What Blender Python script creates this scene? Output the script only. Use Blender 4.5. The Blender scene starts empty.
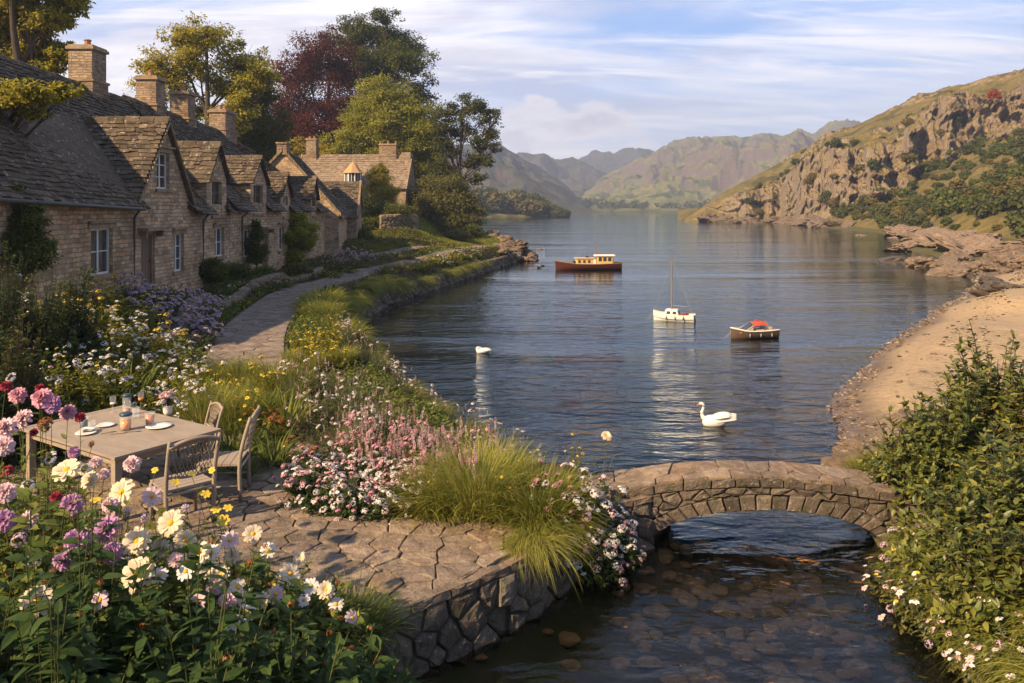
import bpy, math, random
import numpy as np
from math import radians as R, sin, cos, pi, sqrt
from mathutils import Vector, Matrix

random.seed(11)
rng = np.random.default_rng(11)
S = bpy.context.scene
COL = S.collection

# ------------------------------------------------------------------ camera
CAM_Z, F, CX, HY = 4.5, 796.0, 512.0, 207.0
cam = bpy.data.cameras.new('camera'); cam.sensor_width = 36; cam.lens = 28.0
cam.shift_y = -(341.5 - HY) / 1024.0
cam.clip_start = 0.1; cam.clip_end = 20000
cob = bpy.data.objects.new('camera', cam); COL.objects.link(cob)
cob.location = (0, 0, CAM_Z); cob.rotation_euler = (R(90), 0, 0)
S.camera = cob
S.render.resolution_x, S.render.resolution_y = 1024, 683

# ------------------------------------------------------------------ light
SUN_EL, SUN_AZ = 34.5, 229.0      # azimuth clockwise from +Y : sun on the left, rather behind the camera
az = R(SUN_AZ)
sdir = Vector((sin(az) * cos(R(SUN_EL)), cos(az) * cos(R(SUN_EL)), sin(R(SUN_EL))))
sun = bpy.data.lights.new('sun', 'SUN'); sun.energy = 5.0; sun.angle = R(0.6); sun.color = (1.0, 0.74, 0.45)
so = bpy.data.objects.new('sun', sun); COL.objects.link(so)
so.rotation_euler = sdir.to_track_quat('Z', 'Y').to_euler()

S.view_settings.view_transform = 'Standard'; S.view_settings.look = 'None'
S.view_settings.exposure = 0.96; S.view_settings.gamma = 1.0

def build_world():
    w = bpy.data.worlds.new('World'); S.world = w; w.use_nodes = True
    n, l = w.node_tree.nodes, w.node_tree.links
    bg = n['Background']
    sky = n.new('ShaderNodeTexSky'); sky.sky_type = 'NISHITA'; sky.sun_disc = False
    sky.sun_elevation = R(SUN_EL); sky.sun_rotation = az; sky.air_density = 1.0; sky.dust_density = 1.2; sky.ozone_density = 1.6
    tc = n.new('ShaderNodeTexCoord'); sp = n.new('ShaderNodeSeparateXYZ')
    l.new(tc.outputs['Generated'], sp.inputs[0])
    def mth(op, a, b=None, clamp=False):
        m = n.new('ShaderNodeMath'); m.operation = op; m.use_clamp = clamp
        for i, v in enumerate((a, b)):
            if v is None: continue
            if isinstance(v, (int, float)): m.inputs[i].default_value = v
            else: l.new(v, m.inputs[i])
        return m.outputs[0]
    zz = mth('ADD', mth('MAXIMUM', sp.outputs[2], 0.0), 0.16)
    u = mth('DIVIDE', sp.outputs[0], zz); v = mth('DIVIDE', sp.outputs[1], zz)
    def cloud(su, sv, off, scale, detail, lo, hi, dist=0.0, rough=0.55):
        cb = n.new('ShaderNodeCombineXYZ')
        l.new(mth('ADD', mth('MULTIPLY', u, su), off), cb.inputs[0])
        l.new(mth('ADD', mth('MULTIPLY', v, sv), off * .7), cb.inputs[1])
        t = n.new('ShaderNodeTexNoise'); t.inputs['Scale'].default_value = scale
        t.inputs['Detail'].default_value = detail; t.inputs['Distortion'].default_value = dist
        t.inputs['Roughness'].default_value = rough
        l.new(cb.outputs[0], t.inputs['Vector'])
        mr = n.new('ShaderNodeMapRange'); mr.interpolation_type = 'SMOOTHSTEP'
        mr.inputs['From Min'].default_value = lo; mr.inputs['From Max'].default_value = hi
        l.new(t.outputs['Fac'], mr.inputs['Value']); return mr.outputs[0]
    def mix(f, a, b):
        m = n.new('ShaderNodeMix'); m.data_type = 'RGBA'
        if isinstance(f, float): m.inputs[0].default_value = f
        else: l.new(f, m.inputs[0])
        for i, c in ((6, a), (7, b)):
            if isinstance(c, tuple): m.inputs[i].default_value = c
            else: l.new(c, m.inputs[i])
        return m.outputs[2]
    white = (9.6, 8.8, 8.5, 1); mauve = (4.4, 4.3, 5.3, 1)
    soft = cloud(.55, 1.3, 3.1, 1.3, 8, .37, .61, .5, .6)
    wisp = cloud(.40, 1.7, 9.4, 2.6, 9, .48, .68, .8, .62)
    shade = cloud(.6, 1.2, 17.7, 1.6, 7, .46, .64, .4, .6)
    # left side of the sky is paler and cloudier than the right
    side = n.new('ShaderNodeMapRange'); side.inputs['From Min'].default_value = .45; side.inputs['From Max'].default_value = -.35
    l.new(sp.outputs[0], side.inputs['Value'])
    base = mix(.55, sky.outputs[0], (1.6, 3.4, 7.8, 1))
    hz = n.new('ShaderNodeMapRange'); hz.inputs['From Min'].default_value = .20; hz.inputs['From Max'].default_value = 0.0
    hz.inputs['To Max'].default_value = .75
    l.new(sp.outputs[2], hz.inputs['Value'])
    base = mix(hz.outputs[0], base, (7.6, 7.5, 8.1, 1))
    c1 = mix(mth('MULTIPLY', soft, mth('ADD', mth('MULTIPLY', side.outputs[0], .5), .42), True), base, white)
    c2 = mix(mth('MULTIPLY', shade, mth('ADD', mth('MULTIPLY', side.outputs[0], .38), .38), True), c1, mauve)
    c3 = mix(mth('MULTIPLY', wisp, .62), c2, white)
    # one low bank of cumulus over the left end of the loch
    px = mth('DIVIDE', sp.outputs[0], sp.outputs[1]); pz = mth('DIVIDE', sp.outputs[2], sp.outputs[1])
    cb = n.new('ShaderNodeCombineXYZ'); l.new(px, cb.inputs[0]); l.new(mth('MULTIPLY', pz, 1.9), cb.inputs[1])
    t = n.new('ShaderNodeTexNoise'); t.inputs['Scale'].default_value = 11; t.inputs['Detail'].default_value = 7; t.inputs['Roughness'].default_value = .55
    l.new(cb.outputs[0], t.inputs['Vector'])
    def bump(val, c, wdt):
        d = mth('DIVIDE', mth('SUBTRACT', val, c), wdt); return mth('MULTIPLY', d, d)
    d2 = mth('ADD', bump(px, .05, .14), bump(pz, .100, .042))
    env = mth('SUBTRACT', 1.0, d2)
    dens = mth('ADD', mth('MULTIPLY', env, .50), mth('MULTIPLY', mth('SUBTRACT', t.outputs['Fac'], .5), 2.4))
    mr = n.new('ShaderNodeMapRange'); mr.interpolation_type = 'SMOOTHSTEP'; mr.inputs['From Min'].default_value = .10; mr.inputs['From Max'].default_value = .42
    l.new(dens, mr.inputs['Value'])
    front = mth('GREATER_THAN', sp.outputs[1], 0.0)
    lit = n.new('ShaderNodeMapRange'); lit.inputs['From Min'].default_value = .12; lit.inputs['From Max'].default_value = .8
    l.new(dens, lit.inputs['Value'])
    cum = mix(lit.outputs[0], (9.4, 8.5, 8.2, 1), (3.9, 3.8, 4.9, 1))
    c4 = mix(mth('MULTIPLY', mth('MULTIPLY', mr.outputs[0], front), .95), c3, cum)
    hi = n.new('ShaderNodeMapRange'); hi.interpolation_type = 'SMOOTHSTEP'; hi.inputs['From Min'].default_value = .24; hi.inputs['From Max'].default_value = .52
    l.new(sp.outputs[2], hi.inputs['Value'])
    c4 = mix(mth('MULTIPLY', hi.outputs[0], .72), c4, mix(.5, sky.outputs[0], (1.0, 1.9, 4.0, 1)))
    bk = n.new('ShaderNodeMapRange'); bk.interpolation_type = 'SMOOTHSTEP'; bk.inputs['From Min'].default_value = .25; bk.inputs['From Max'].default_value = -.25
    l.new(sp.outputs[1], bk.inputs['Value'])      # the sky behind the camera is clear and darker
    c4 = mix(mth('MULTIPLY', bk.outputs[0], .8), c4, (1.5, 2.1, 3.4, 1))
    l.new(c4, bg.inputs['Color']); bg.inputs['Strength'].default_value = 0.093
build_world()

cy = S.cycles
cy.use_denoising = True
try: cy.denoiser = 'OPENIMAGEDENOISE'
except Exception: pass
cy.max_bounces = 6; cy.diffuse_bounces = 2; cy.glossy_bounces = 3; cy.transmission_bounces = 3
cy.transparent_max_bounces = 8; cy.volume_bounces = 0; cy.caustics_reflective = False; cy.caustics_refractive = False
cy.use_adaptive_sampling = True; cy.adaptive_threshold = 0.02; cy.sample_clamp_indirect = 5.0
cy.volume_step_rate = 4.0; cy.volume_max_steps = 32

# ------------------------------------------------------------------ helpers
def at(px, py, z=None, Y=None):
    """photo pixel -> world point, on height z or at distance Y"""
    if Y is None: Y = (CAM_Z - z) * F / (py - HY)
    return np.array([(px - CX) / F * Y, Y, CAM_Z - (py - HY) / F * Y])

_perm = np.random.default_rng(5).permutation(256); _perm = np.concatenate([_perm, _perm, _perm])
_grad = np.random.default_rng(6).normal(size=(256, 3)); _grad /= np.linalg.norm(_grad, axis=1)[:, None]
def noise3(P):
    P = np.asarray(P, float); i = np.floor(P).astype(int); f = P - i; u = f * f * f * (f * (f * 6 - 15) + 10)
    i &= 255; out = 0
    for dx in (0, 1):
        wx = u[..., 0] if dx else 1 - u[..., 0]
        for dy in (0, 1):
            wy = u[..., 1] if dy else 1 - u[..., 1]
            for dz in (0, 1):
                wz = u[..., 2] if dz else 1 - u[..., 2]
                h = _perm[_perm[_perm[(i[..., 0] + dx) & 255] + ((i[..., 1] + dy) & 255)] + ((i[..., 2] + dz) & 255)]
                g = _grad[h]
                out = out + wx * wy * wz * (g[..., 0] * (f[..., 0] - dx) + g[..., 1] * (f[..., 1] - dy) + g[..., 2] * (f[..., 2] - dz))
    return out
def fbm(P, octv=5, lac=2.0, gain=0.5, ridged=False):
    P = np.asarray(P, float); a = 1.0; s = 0; tot = 0
    for k in range(octv):
        v = noise3(P + 13.7 * k)
        if ridged: v = 1 - 2 * np.abs(v) - .35
        s = s + a * v; tot += a; a *= gain; P = P * lac
    return s / tot
def sstep(a, b, x):
    t = np.clip((x - a) / (b - a), 0, 1); return t * t * (3 - 2 * t)

class MB:
    """collects numpy geometry for ONE mesh object"""
    def __init__(s): s.v = []; s.q = []; s.t = []; s.n = 0; s.qm = []; s.tm = []
    def add(s, V, Q=None, T=None, m=0):
        V = np.asarray(V, float).reshape(-1, 3); s.v.append(V)
        if Q is not None and len(Q): Q = np.asarray(Q, int).reshape(-1, 4) + s.n; s.q.append(Q); s.qm.append(np.full(len(Q), m))
        if T is not None and len(T): T = np.asarray(T, int).reshape(-1, 3) + s.n; s.t.append(T); s.tm.append(np.full(len(T), m))
        s.n += len(V)
    def box(s, x0, x1, y0, y1, z0, z1, m=0, M=None):
        V = np.array([[x, y, z] for z in (z0, z1) for y in (y0, y1) for x in (x0, x1)], float)
        if M is not None: V = V @ np.array(M.to_3x3()).T + np.array(M.translation)
        s.add(V, [[0, 2, 3, 1], [4, 5, 7, 6], [0, 1, 5, 4], [1, 3, 7, 5], [3, 2, 6, 7], [2, 0, 4, 6]], m=m)
    def tube(s, pts, rad, k=6, m=0, cap=True):
        pts = np.asarray(pts, float); n = len(pts); rad = np.broadcast_to(np.asarray(rad, float), (n,))
        d = np.gradient(pts, axis=0); d /= np.linalg.norm(d, axis=1)[:, None] + 1e-9
        ref = np.array([0, 0, 1.0]) if abs(d[0][2]) < .8 else np.array([1.0, 0, 0])
        a = np.cross(d, ref); a /= np.linalg.norm(a, axis=1)[:, None] + 1e-9; b = np.cross(d, a)
        th = np.arange(k) / k * 2 * pi
        V = pts[:, None] + rad[:, None, None] * (a[:, None] * np.cos(th)[None, :, None] + b[:, None] * np.sin(th)[None, :, None])
        I = np.arange(n * k).reshape(n, k); J = np.roll(I, -1, 1)
        Q = np.stack([I[:-1], J[:-1], J[1:], I[1:]], -1).reshape(-1, 4)
        V = V.reshape(-1, 3); T = []
        if cap:
            V = np.vstack([V, pts[0], pts[-1]]); c0, c1 = n * k, n * k + 1
            for i in range(k):
                j = (i + 1) % k; T += [[c0, j, i], [c1, (n - 1) * k + i, (n - 1) * k + j]]
        s.add(V, Q, T, m)
    def lathe(s, prof, c=(0, 0, 0), k=16, m=0, sx=1, sy=1):
        prof = np.asarray(prof, float); n = len(prof); th = np.arange(k) / k * 2 * pi
        V = np.stack([prof[:, 0][:, None] * np.cos(th) * sx, prof[:, 0][:, None] * np.sin(th) * sy, np.broadcast_to(prof[:, 1][:, None], (n, k))], -1) + np.array(c)
        I = np.arange(n * k).reshape(n, k); J = np.roll(I, -1, 1)
        s.add(V, np.stack([I[:-1], J[:-1], J[1:], I[1:]], -1).reshape(-1, 4), m=m)
    def grid(s, V, m=0, closed=False):
        V = np.asarray(V, float); a, b = V.shape[:2]; I = np.arange(a * b).reshape(a, b)
        if closed: J = np.roll(I, -1, 1); Q = np.stack([I[:-1], J[:-1], J[1:], I[1:]], -1)
        else: Q = np.stack([I[:-1, :-1], I[:-1, 1:], I[1:, 1:], I[1:, :-1]], -1)
        s.add(V, Q.reshape(-1, 4), m=m)
    def mesh(s, name, mats, smooth=False, uv=False):
        V = np.vstack(s.v) if s.v else np.zeros((0, 3))
        Q = np.vstack(s.q) if s.q else np.zeros((0, 4), int); T = np.vstack(s.t) if s.t else np.zeros((0, 3), int)
        me = bpy.data.meshes.new(name)
        me.vertices.add(len(V)); me.vertices.foreach_set('co', V.ravel().astype(np.float32))
        nl = len(Q) * 4 + len(T) * 3; me.loops.add(nl)
        li = np.concatenate([Q.ravel(), T.ravel()]).astype(np.int32); me.loops.foreach_set('vertex_index', li)
        npoly = len(Q) + len(T); me.polygons.add(npoly)
        ls = np.concatenate([np.arange(len(Q)) * 4, len(Q) * 4 + np.arange(len(T)) * 3]).astype(np.int32)
        me.polygons.foreach_set('loop_start', ls)
        mi = np.concatenate([np.concatenate(s.qm) if s.qm else [], np.concatenate(s.tm) if s.tm else []]).astype(np.int32)
        if mi.max(initial=0) > 0: me.polygons.foreach_set('material_index', mi)
        me.polygons.foreach_set('use_smooth', np.full(npoly, smooth))
        for mt in (mats if isinstance(mats, (list, tuple)) else [mats]): me.materials.append(mt)
        me.update(calc_edges=True)
        if uv:
            nrm = np.zeros(npoly * 3, np.float32); me.polygons.foreach_get('normal', nrm); nrm = nrm.reshape(-1, 3)
            pl = np.concatenate([np.repeat(np.arange(len(Q)), 4), len(Q) + np.repeat(np.arange(len(T)), 3)])
            N = nrm[pl]; Pn = V[li]; hl = np.hypot(N[:, 0], N[:, 1]); flat = hl < .5
            t = np.stack([-N[:, 1], N[:, 0]], 1) / (hl[:, None] + 1e-9)
            u = np.where(flat, Pn[:, 0], Pn[:, 0] * t[:, 0] + Pn[:, 1] * t[:, 1]); v = np.where(flat, Pn[:, 1], Pn[:, 2])
            me.uv_layers.new(name='UVMap').data.foreach_set('uv', np.stack([u, v], 1).ravel().astype(np.float32))
        me.validate()
        return me
    def build(s, name, mats, parent=None, smooth=False, uv=False, loc=None):
        o = bpy.data.objects.new(name, s.mesh(name, mats, smooth, uv)); COL.objects.link(o)
        if parent is not None: o.parent = parent
        if loc is not None: o.location = loc
        return o

def tag(o, label=None, cat=None, group=None, kind=None):
    if label: o['label'] = label
    if cat: o['category'] = cat
    if group: o['group'] = group
    if kind: o['kind'] = kind
    return o
def thing(name, label, cat, loc=(0, 0, 0), rz=0.0, group=None):
    o = bpy.data.objects.new(name, None); COL.objects.link(o); o.location = loc; o.rotation_euler = (0, 0, rz)
    o.empty_display_size = .1
    return tag(o, label, cat, group)
def put(name, me, parent=None, loc=(0, 0, 0), rot=(0, 0, 0), sc=1.0):
    o = bpy.data.objects.new(name, me); COL.objects.link(o); o.parent = parent
    o.location = loc; o.rotation_euler = rot; o.scale = (sc, sc, sc) if not isinstance(sc, (tuple, list)) else sc
    return o
KIDS = {}
def copy_tree(o, parent=None):
    c = o.copy(); COL.objects.link(c)
    if parent is not None: c.parent = parent
    for ch in list(o.children): copy_tree(ch, c)
    return c

# ------------------------------------------------------------------ materials
class NT:
    def __init__(s, name):
        s.m = bpy.data.materials.new(name); s.m.use_nodes = True; s.t = s.m.node_tree; s.n = s.t.nodes; s.l = s.t.links
        s.p = s.n['Principled BSDF']; s.out = s.n['Material Output']
    def new(s, t, **kw):
        n = s.n.new(t)
        for k, v in kw.items(): setattr(n, k, v)
        return n
    def co(s, kind='Object', scale=(1, 1, 1), rot=(0, 0, 0)):
        tc = s.new('ShaderNodeTexCoord'); mp = s.new('ShaderNodeMapping')
        mp.inputs['Scale'].default_value = scale; mp.inputs['Rotation'].default_value = rot
        s.l.new(tc.outputs[kind], mp.inputs[0]); return mp.outputs[0]
    def wco(s, scale=(1, 1, 1)):
        g = s.new('ShaderNodeNewGeometry'); mp = s.new('ShaderNodeMapping'); mp.inputs['Scale'].default_value = scale
        s.l.new(g.outputs['Position'], mp.inputs[0]); return mp.outputs[0]
    def noise(s, vec, scale, detail=4, rough=.55, dist=0, out='Fac'):
        t = s.new('ShaderNodeTexNoise'); t.inputs['Scale'].default_value = scale; t.inputs['Detail'].default_value = detail
        t.inputs['Roughness'].default_value = rough; t.inputs['Distortion'].default_value = dist
        s.l.new(vec, t.inputs['Vector']); return t.outputs[out]
    def vor(s, vec, scale, feature='F1', out='Distance', rand=1.0):
        t = s.new('ShaderNodeTexVoronoi', feature=feature); t.inputs['Scale'].default_value = scale
        t.inputs['Randomness'].default_value = rand; s.l.new(vec, t.inputs['Vector']); return t.outputs[out]
    def ramp(s, fac, stops, interp='LINEAR'):
        r = s.new('ShaderNodeValToRGB'); r.color_ramp.interpolation = interp; e = r.color_ramp.elements
        while len(e) < len(stops): e.new(.5)
        for i, (p, c) in enumerate(stops):
            e[i].position = p; e[i].color = (*c, 1) if len(c) == 3 else c
        s.l.new(fac, r.inputs[0]); return r.outputs[0]
    def mr(s, v, a, b, c=0, d=1, smooth=False):
        m = s.new('ShaderNodeMapRange'); m.inputs[1].default_value = a; m.inputs[2].default_value = b
        m.inputs[3].default_value = c; m.inputs[4].default_value = d
        if smooth: m.interpolation_type = 'SMOOTHSTEP'
        s.l.new(v, m.inputs[0]); return m.outputs[0]
    def mix(s, f, a, b, blend='MIX'):
        m = s.new('ShaderNodeMix', data_type='RGBA', blend_type=blend)
        if isinstance(f, (int, float)): m.inputs[0].default_value = f
        else: s.l.new(f, m.inputs[0])
        for i, c in ((6, a), (7, b)):
            if isinstance(c, tuple): m.inputs[i].default_value = (*c, 1) if len(c) == 3 else c
            else: s.l.new(c, m.inputs[i])
        return m.outputs[2]
    def math(s, op, a, b=0.0, clamp=False):
        m = s.new('ShaderNodeMath', operation=op, use_clamp=clamp)
        for i, v in enumerate((a, b)):
            if isinstance(v, (int, float)): m.inputs[i].default_value = v
            else: s.l.new(v, m.inputs[i])
        return m.outputs[0]
    def bump(s, h, strength=.5, dist=.02, to=None, prev=None):
        b = s.new('ShaderNodeBump'); b.inputs['Strength'].default_value = strength; b.inputs['Distance'].default_value = dist
        s.l.new(h, b.inputs['Height'])
        if prev is not None: s.l.new(prev, b.inputs['Normal'])
        if to is not False: s.l.new(b.outputs[0], (to or s.p.inputs['Normal']))
        return b.outputs[0]
    def col(s, c, rough=.8, spec=.3):
        if isinstance(c, tuple): s.p.inputs['Base Color'].default_value = (*c, 1)
        else: s.l.new(c, s.p.inputs['Base Color'])
        s.p.inputs['Roughness'].default_value = rough; s.p.inputs['Specular IOR Level'].default_value = spec
        return s

def mat_plain(name, c, rough=.6, spec=.3, metal=0, var=.15, scale=6, bump=.2):
    t = NT(name); v = t.noise(t.co(), scale, 5)
    lo = tuple(x * (1 - var) for x in c); hi = tuple(min(1, x * (1 + var)) for x in c)
    t.col(t.mix(v, lo, hi), rough, spec); t.p.inputs['Metallic'].default_value = metal
    if bump: t.bump(t.noise(t.co(), scale * 5, 4), bump, .01)
    return t.m
def mat_leaf(name, c1, c2, c3=None, transl=.35, rough=.6, spec=.10, patch=1.2):
    """leaf colour varies from leaf to leaf and from spray to spray"""
    t = NT(name); g = t.new('ShaderNodeNewGeometry'); r = g.outputs['Random Per Island']
    stops = [(0, c1), (1, c2)] if c3 is None else [(0, c1), (.6, c2), (1, c3)]
    c = t.ramp(r, stops)
    pn = t.mr(t.noise(t.co(), patch, 3), .35, .65)
    c = t.mix(t.math('MULTIPLY', pn, .45), c, tuple(c2 if c3 is None else c3))
    t.col(c, rough, spec)
    tr = t.new('ShaderNodeBsdfTranslucent'); t.l.new(t.mix(.5, c, (.9, .85, .25), 'MULTIPLY') if False else c, tr.inputs[0])
    mx = t.new('ShaderNodeMixShader'); mx.inputs[0].default_value = transl
    t.l.new(t.p.outputs[0], mx.inputs[1]); t.l.new(tr.outputs[0], mx.inputs[2]); t.l.new(mx.outputs[0], t.out.inputs[0])
    return t.m
def mat_stone(name, cols, scale=1.0, moss=.0, bump=.6, rough=.85, lichen=.35):
    """stone; each separate block takes its own tone, with lichen and weather stains"""
    t = NT(name); g = t.new('ShaderNodeNewGeometry'); r = g.outputs['Random Per Island']
    k = len(cols) - 1
    c = t.ramp(r, [(i / k, q) for i, q in enumerate(cols)])
    w = t.wco(); n1 = t.noise(w, 3.0 * scale, 8, .65); n2 = t.noise(w, 14 * scale, 6, .7)
    c = t.mix(t.mr(n1, .35, .7), t.mix(1, c, (.62, .58, .55), 'MULTIPLY'), t.mix(1, c, (1.25, 1.2, 1.12), 'MULTIPLY'))
    c = t.mix(t.mr(n2, .3, .75, 0, .6), t.mix(1, c, (.7, .68, .66), 'MULTIPLY'), c)
    li = t.mr(t.noise(w, 7 * scale, 5, .6), .60, .68, 0, lichen)
    c = t.mix(li, c, (.52, .50, .40))
    if moss:
        mo = t.mr(t.noise(w, 2.2 * scale, 6, .7), .52, .66, 0, moss); c = t.mix(mo, c, (.055, .062, .018))
    t.col(c, rough, .2)
    h = t.math('ADD', t.math('MULTIPLY', t.noise(w, 9 * scale, 8, .7), 1.0), t.math('MULTIPLY', t.vor(w, 22 * scale), .25))
    t.bump(h, bump, .03)
    return t.m
HAZE_D = .00046
# ================================================================== LAND AND WATER
LAKE = np.array([(-.8, -4), (-.9, 4), (-1.0, 5.5), (-1.3, 6.9), (-1.14, 7.57), (.03, 8.68), (.6, 9.5), (1.3, 10.3), (1.8, 10.7),
    (1.75, 11.4), (1.2, 11.8), (.3, 12.6), (-.5, 14), (-1.6, 16), (-2.7, 18.6), (-4.2, 21.5), (-5.3, 25), (-6.15, 29), (-6.3, 32),
    (-5.95, 37.3), (-4.45, 43.2), (-3.4, 49), (-2.0, 56), (-.2, 64), (1.0, 70), (.8, 74), (-3, 80), (-10, 100), (-14, 130), (-22, 180),
    (-42, 260), (-30, 318), (-16, 340), (4, 352), (24, 360), (27, 368), (16, 385), (-20, 430), (-60, 560), (-70, 700), (40, 800),
    (150, 780), (230, 640), (190, 420), (110, 290), (57, 240), (62, 228), (74, 224), (74, 200), (67, 178), (66, 160), (64, 140), (60, 128),
    (56, 114), (50, 98), (42, 84), (39, 74), (37, 68), (35.5, 64), (33, 57), (30.5, 52), (26.8, 46), (24.0, 42), (19.5, 36), (16.2, 31.5),
    (13.4, 27.6), (11.0, 24.2), (9.3, 21.6), (7.9, 19.2), (7.0, 17.4), (6.4, 15.6), (5.9, 14.0), (5.5, 12.6), (5.1, 11.6), (4.85, 10.6),
    (4.8, 9), (4.74, 7.7), (4.6, 6), (4.5, 3), (4.5, -4)], float)
def sd_poly(P, poly):
    """signed distance, positive on land"""
    P = np.asarray(P, float); d = np.full(P.shape[:-1], 1e18); ins = np.zeros(P.shape[:-1], bool)
    for a, b in zip(poly, np.roll(poly, -1, 0)):
        e = b - a; w = P - a; t = np.clip((w @ e) / (e @ e), 0, 1); q = w - t[..., None] * e
        d = np.minimum(d, (q ** 2).sum(-1))
        c = ((a[1] > P[..., 1]) != (b[1] > P[..., 1])); den = (b[1] - a[1]) or 1e-9
        ins ^= c & (P[..., 0] < (b[0] - a[0]) * (P[..., 1] - a[1]) / den + a[0])
    d = np.sqrt(d); return np.where(ins, -d, d)
CTRL = np.array([(-1, 8, .62), (-3, 8, .62), (-3, 11, .62), (-6, 10, .62), (-4.5, 9, .62), (-5, 11.5, .62), (-6.5, 13, .85), (-1.6, 6, .95), (-3, 5.2, 1.15), (-5, 6, 1.15),
    (-8, 8, 1.3), (-9, 11, 1.5), (-8, 13, 1.4), (-1, 9.6, .62), (0, 10, .62), (-1, 11.5, .66), (-3.2, 13.2, .8), (-10, 16, 1.9), (-10, 22, 1.95), (-9, 30, 1.7), (-10, 43, 1.6), (-6.4, 19, 1.2), (-4.2, 15, .9),
    (-2.5, 15, .8), (-7.3, 24, 1.25), (-7.5, 32, 1.25), (-6.2, 43, 1.2), (-4.7, 51, 1.2), (-2.8, 60, 1.15), (-1, 68, .9), (-15, 20, 2.4), (-15, 40, 2.4),
    (-12, 52, 2.2), (-8.2, 55, 1.9), (-10.5, 74, 3.6), (-8.4, 63, 2.7), (-4.8, 62, 1.5), (-22, 76, 4.2), (-4, 74, 1.7), (-6, 92, 2.4), (-16, 102, 5), (-30, 60, 5), (-40, 120, 9),
    (-3, 2, 1.1), (-8, 3, 1.4), (0, -3, 1.2), (-40, 300, 5), (0, 375, 3), (60, 900, 3), (150, 900, 3),
    (6, 6, .6), (5.6, 8, .5), (8, 8, 1.4), (5.8, 10.5, .45), (7, 12, .9), (9, 14, .9), (7, 16, .28), (10, 19, .45), (14, 24, .7), (16, 29, .6), (20, 30, 1.2),
    (24, 38, .8), (30, 44, 1.1), (36, 52, .6), (42, 60, .8), (50, 80, .8), (62, 100, 1), (72, 130, 1), (25, 20, 2.2), (12, 4, 2.0), (60, 50, 3), (80, 200, 1), (100, 240, 1), (110, 200, 2)], float)
def ground_raw(x, y, noise=True):
    x = np.asarray(x, float); y = np.asarray(y, float); P = np.stack([x, y], -1)
    d = sd_poly(P, LAKE)
    sc = 1.0 / (2.0 + .12 * np.abs(y))
    num = 0; den = 0
    for cx, cy_, cz in CTRL:
        w = 1.0 / (((x - cx) ** 2 + (y - cy_) ** 2) * sc ** 2 + .02) ** 2; num = num + w * cz; den = den + w
    H = num / den
    right = x > 3 + .05 * y
    edge = np.where(right, np.clip(.9 + .09 * (y - 12), .5, 7.0), np.where(y < 12, .22, .5 + .01 * y))
    edge = np.where((~right) & (y > 200), 12.0, edge)
    up = sstep(0, 1, d / edge) if False else np.clip(d / edge, 0, 1)
    z = np.where(d > 0, H * (up ** np.where(right, 1.0, .6)), 0)
    far = np.clip((y - 14) / 12, 0, 1)
    stream = (y < 11.3)
    steep = np.where(right & (y > 12), .10, .55)
    dep = -np.minimum(-d * steep + .02, np.where(stream, .33, .33 + 2.2 * np.clip((y - 11.3) / 5, 0, 1)))
    z = np.where(d <= 0, dep, z)
    n = fbm(np.stack([x * .8, y * .8, x * 0], -1), 4) * .10 * np.clip(d / 1.0, 0, 1) * np.where(right, .5, 1)
    flat = sstep(0, 1.2, np.maximum(0, -((x + 3) * .0)))  # placeholder keeps shape
    z = z + np.where((x > 5) & (y > 12.5), fbm(np.stack([x * .45, y * .45, x * 0 + 3], -1), 4) * .11 * np.clip((y - 12.5) / 3, 0, 1), 0)
    ter = (y < 12) & (x < .8) & (y > 7) & (x > -7)
    return z + (np.where(ter, 0, n) if noise else 0)
PZ = {}
TERR = np.array([(-3.1, 5.75), (-1.10, 7.62), (.10, 8.72), (.75, 9.75), (1.2, 10.3), (-2.5, 12.6), (-4.2, 13.2), (-7.3, 13.6), (-8.2, 10.5), (-6.2, 7.6)])
def ground_z(x, y):
    x = np.asarray(x, float); y = np.asarray(y, float); z = ground_raw(x, y)
    if not PZ:
        for k, L_ in (('p', PATH), ('d', DRIVE)):
            P = resample(L_, .5); h = ground_raw(P[:, 0], P[:, 1], False); h = np.convolve(np.pad(h, 6, 'edge'), np.ones(13) / 13, 'valid'); PZ[k] = (P, h)
    for k, (P, h) in PZ.items():
        if y.min() > P[:, 1].max() + 3 or y.max() < P[:, 1].min() - 3: continue
        best = np.full(x.shape, 1e9); zp = np.zeros(x.shape)
        for a, b, ha, hb in zip(P[:-1], P[1:], h[:-1], h[1:]):
            e = b - a; t = np.clip(((x - a[0]) * e[0] + (y - a[1]) * e[1]) / (e @ e), 0, 1); d = np.hypot(x - a[0] - t * e[0], y - a[1] - t * e[1]); m = d < best; best = np.where(m, d, best); zp = np.where(m, ha + (hb - ha) * t, zp)
        w = 1 - sstep(.8, 1.5, best); z = np.where(z > .2, z * (1 - w) + zp * w, z)
    if y.min() < 14: ins = sd_poly(np.stack([x, y], -1), TERR) < .05; z = np.where(ins & (z > .3), np.minimum(z, .565), z)
    return z
def gz(x, y): return float(ground_z(np.array([x]), np.array([y]))[0])

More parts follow.
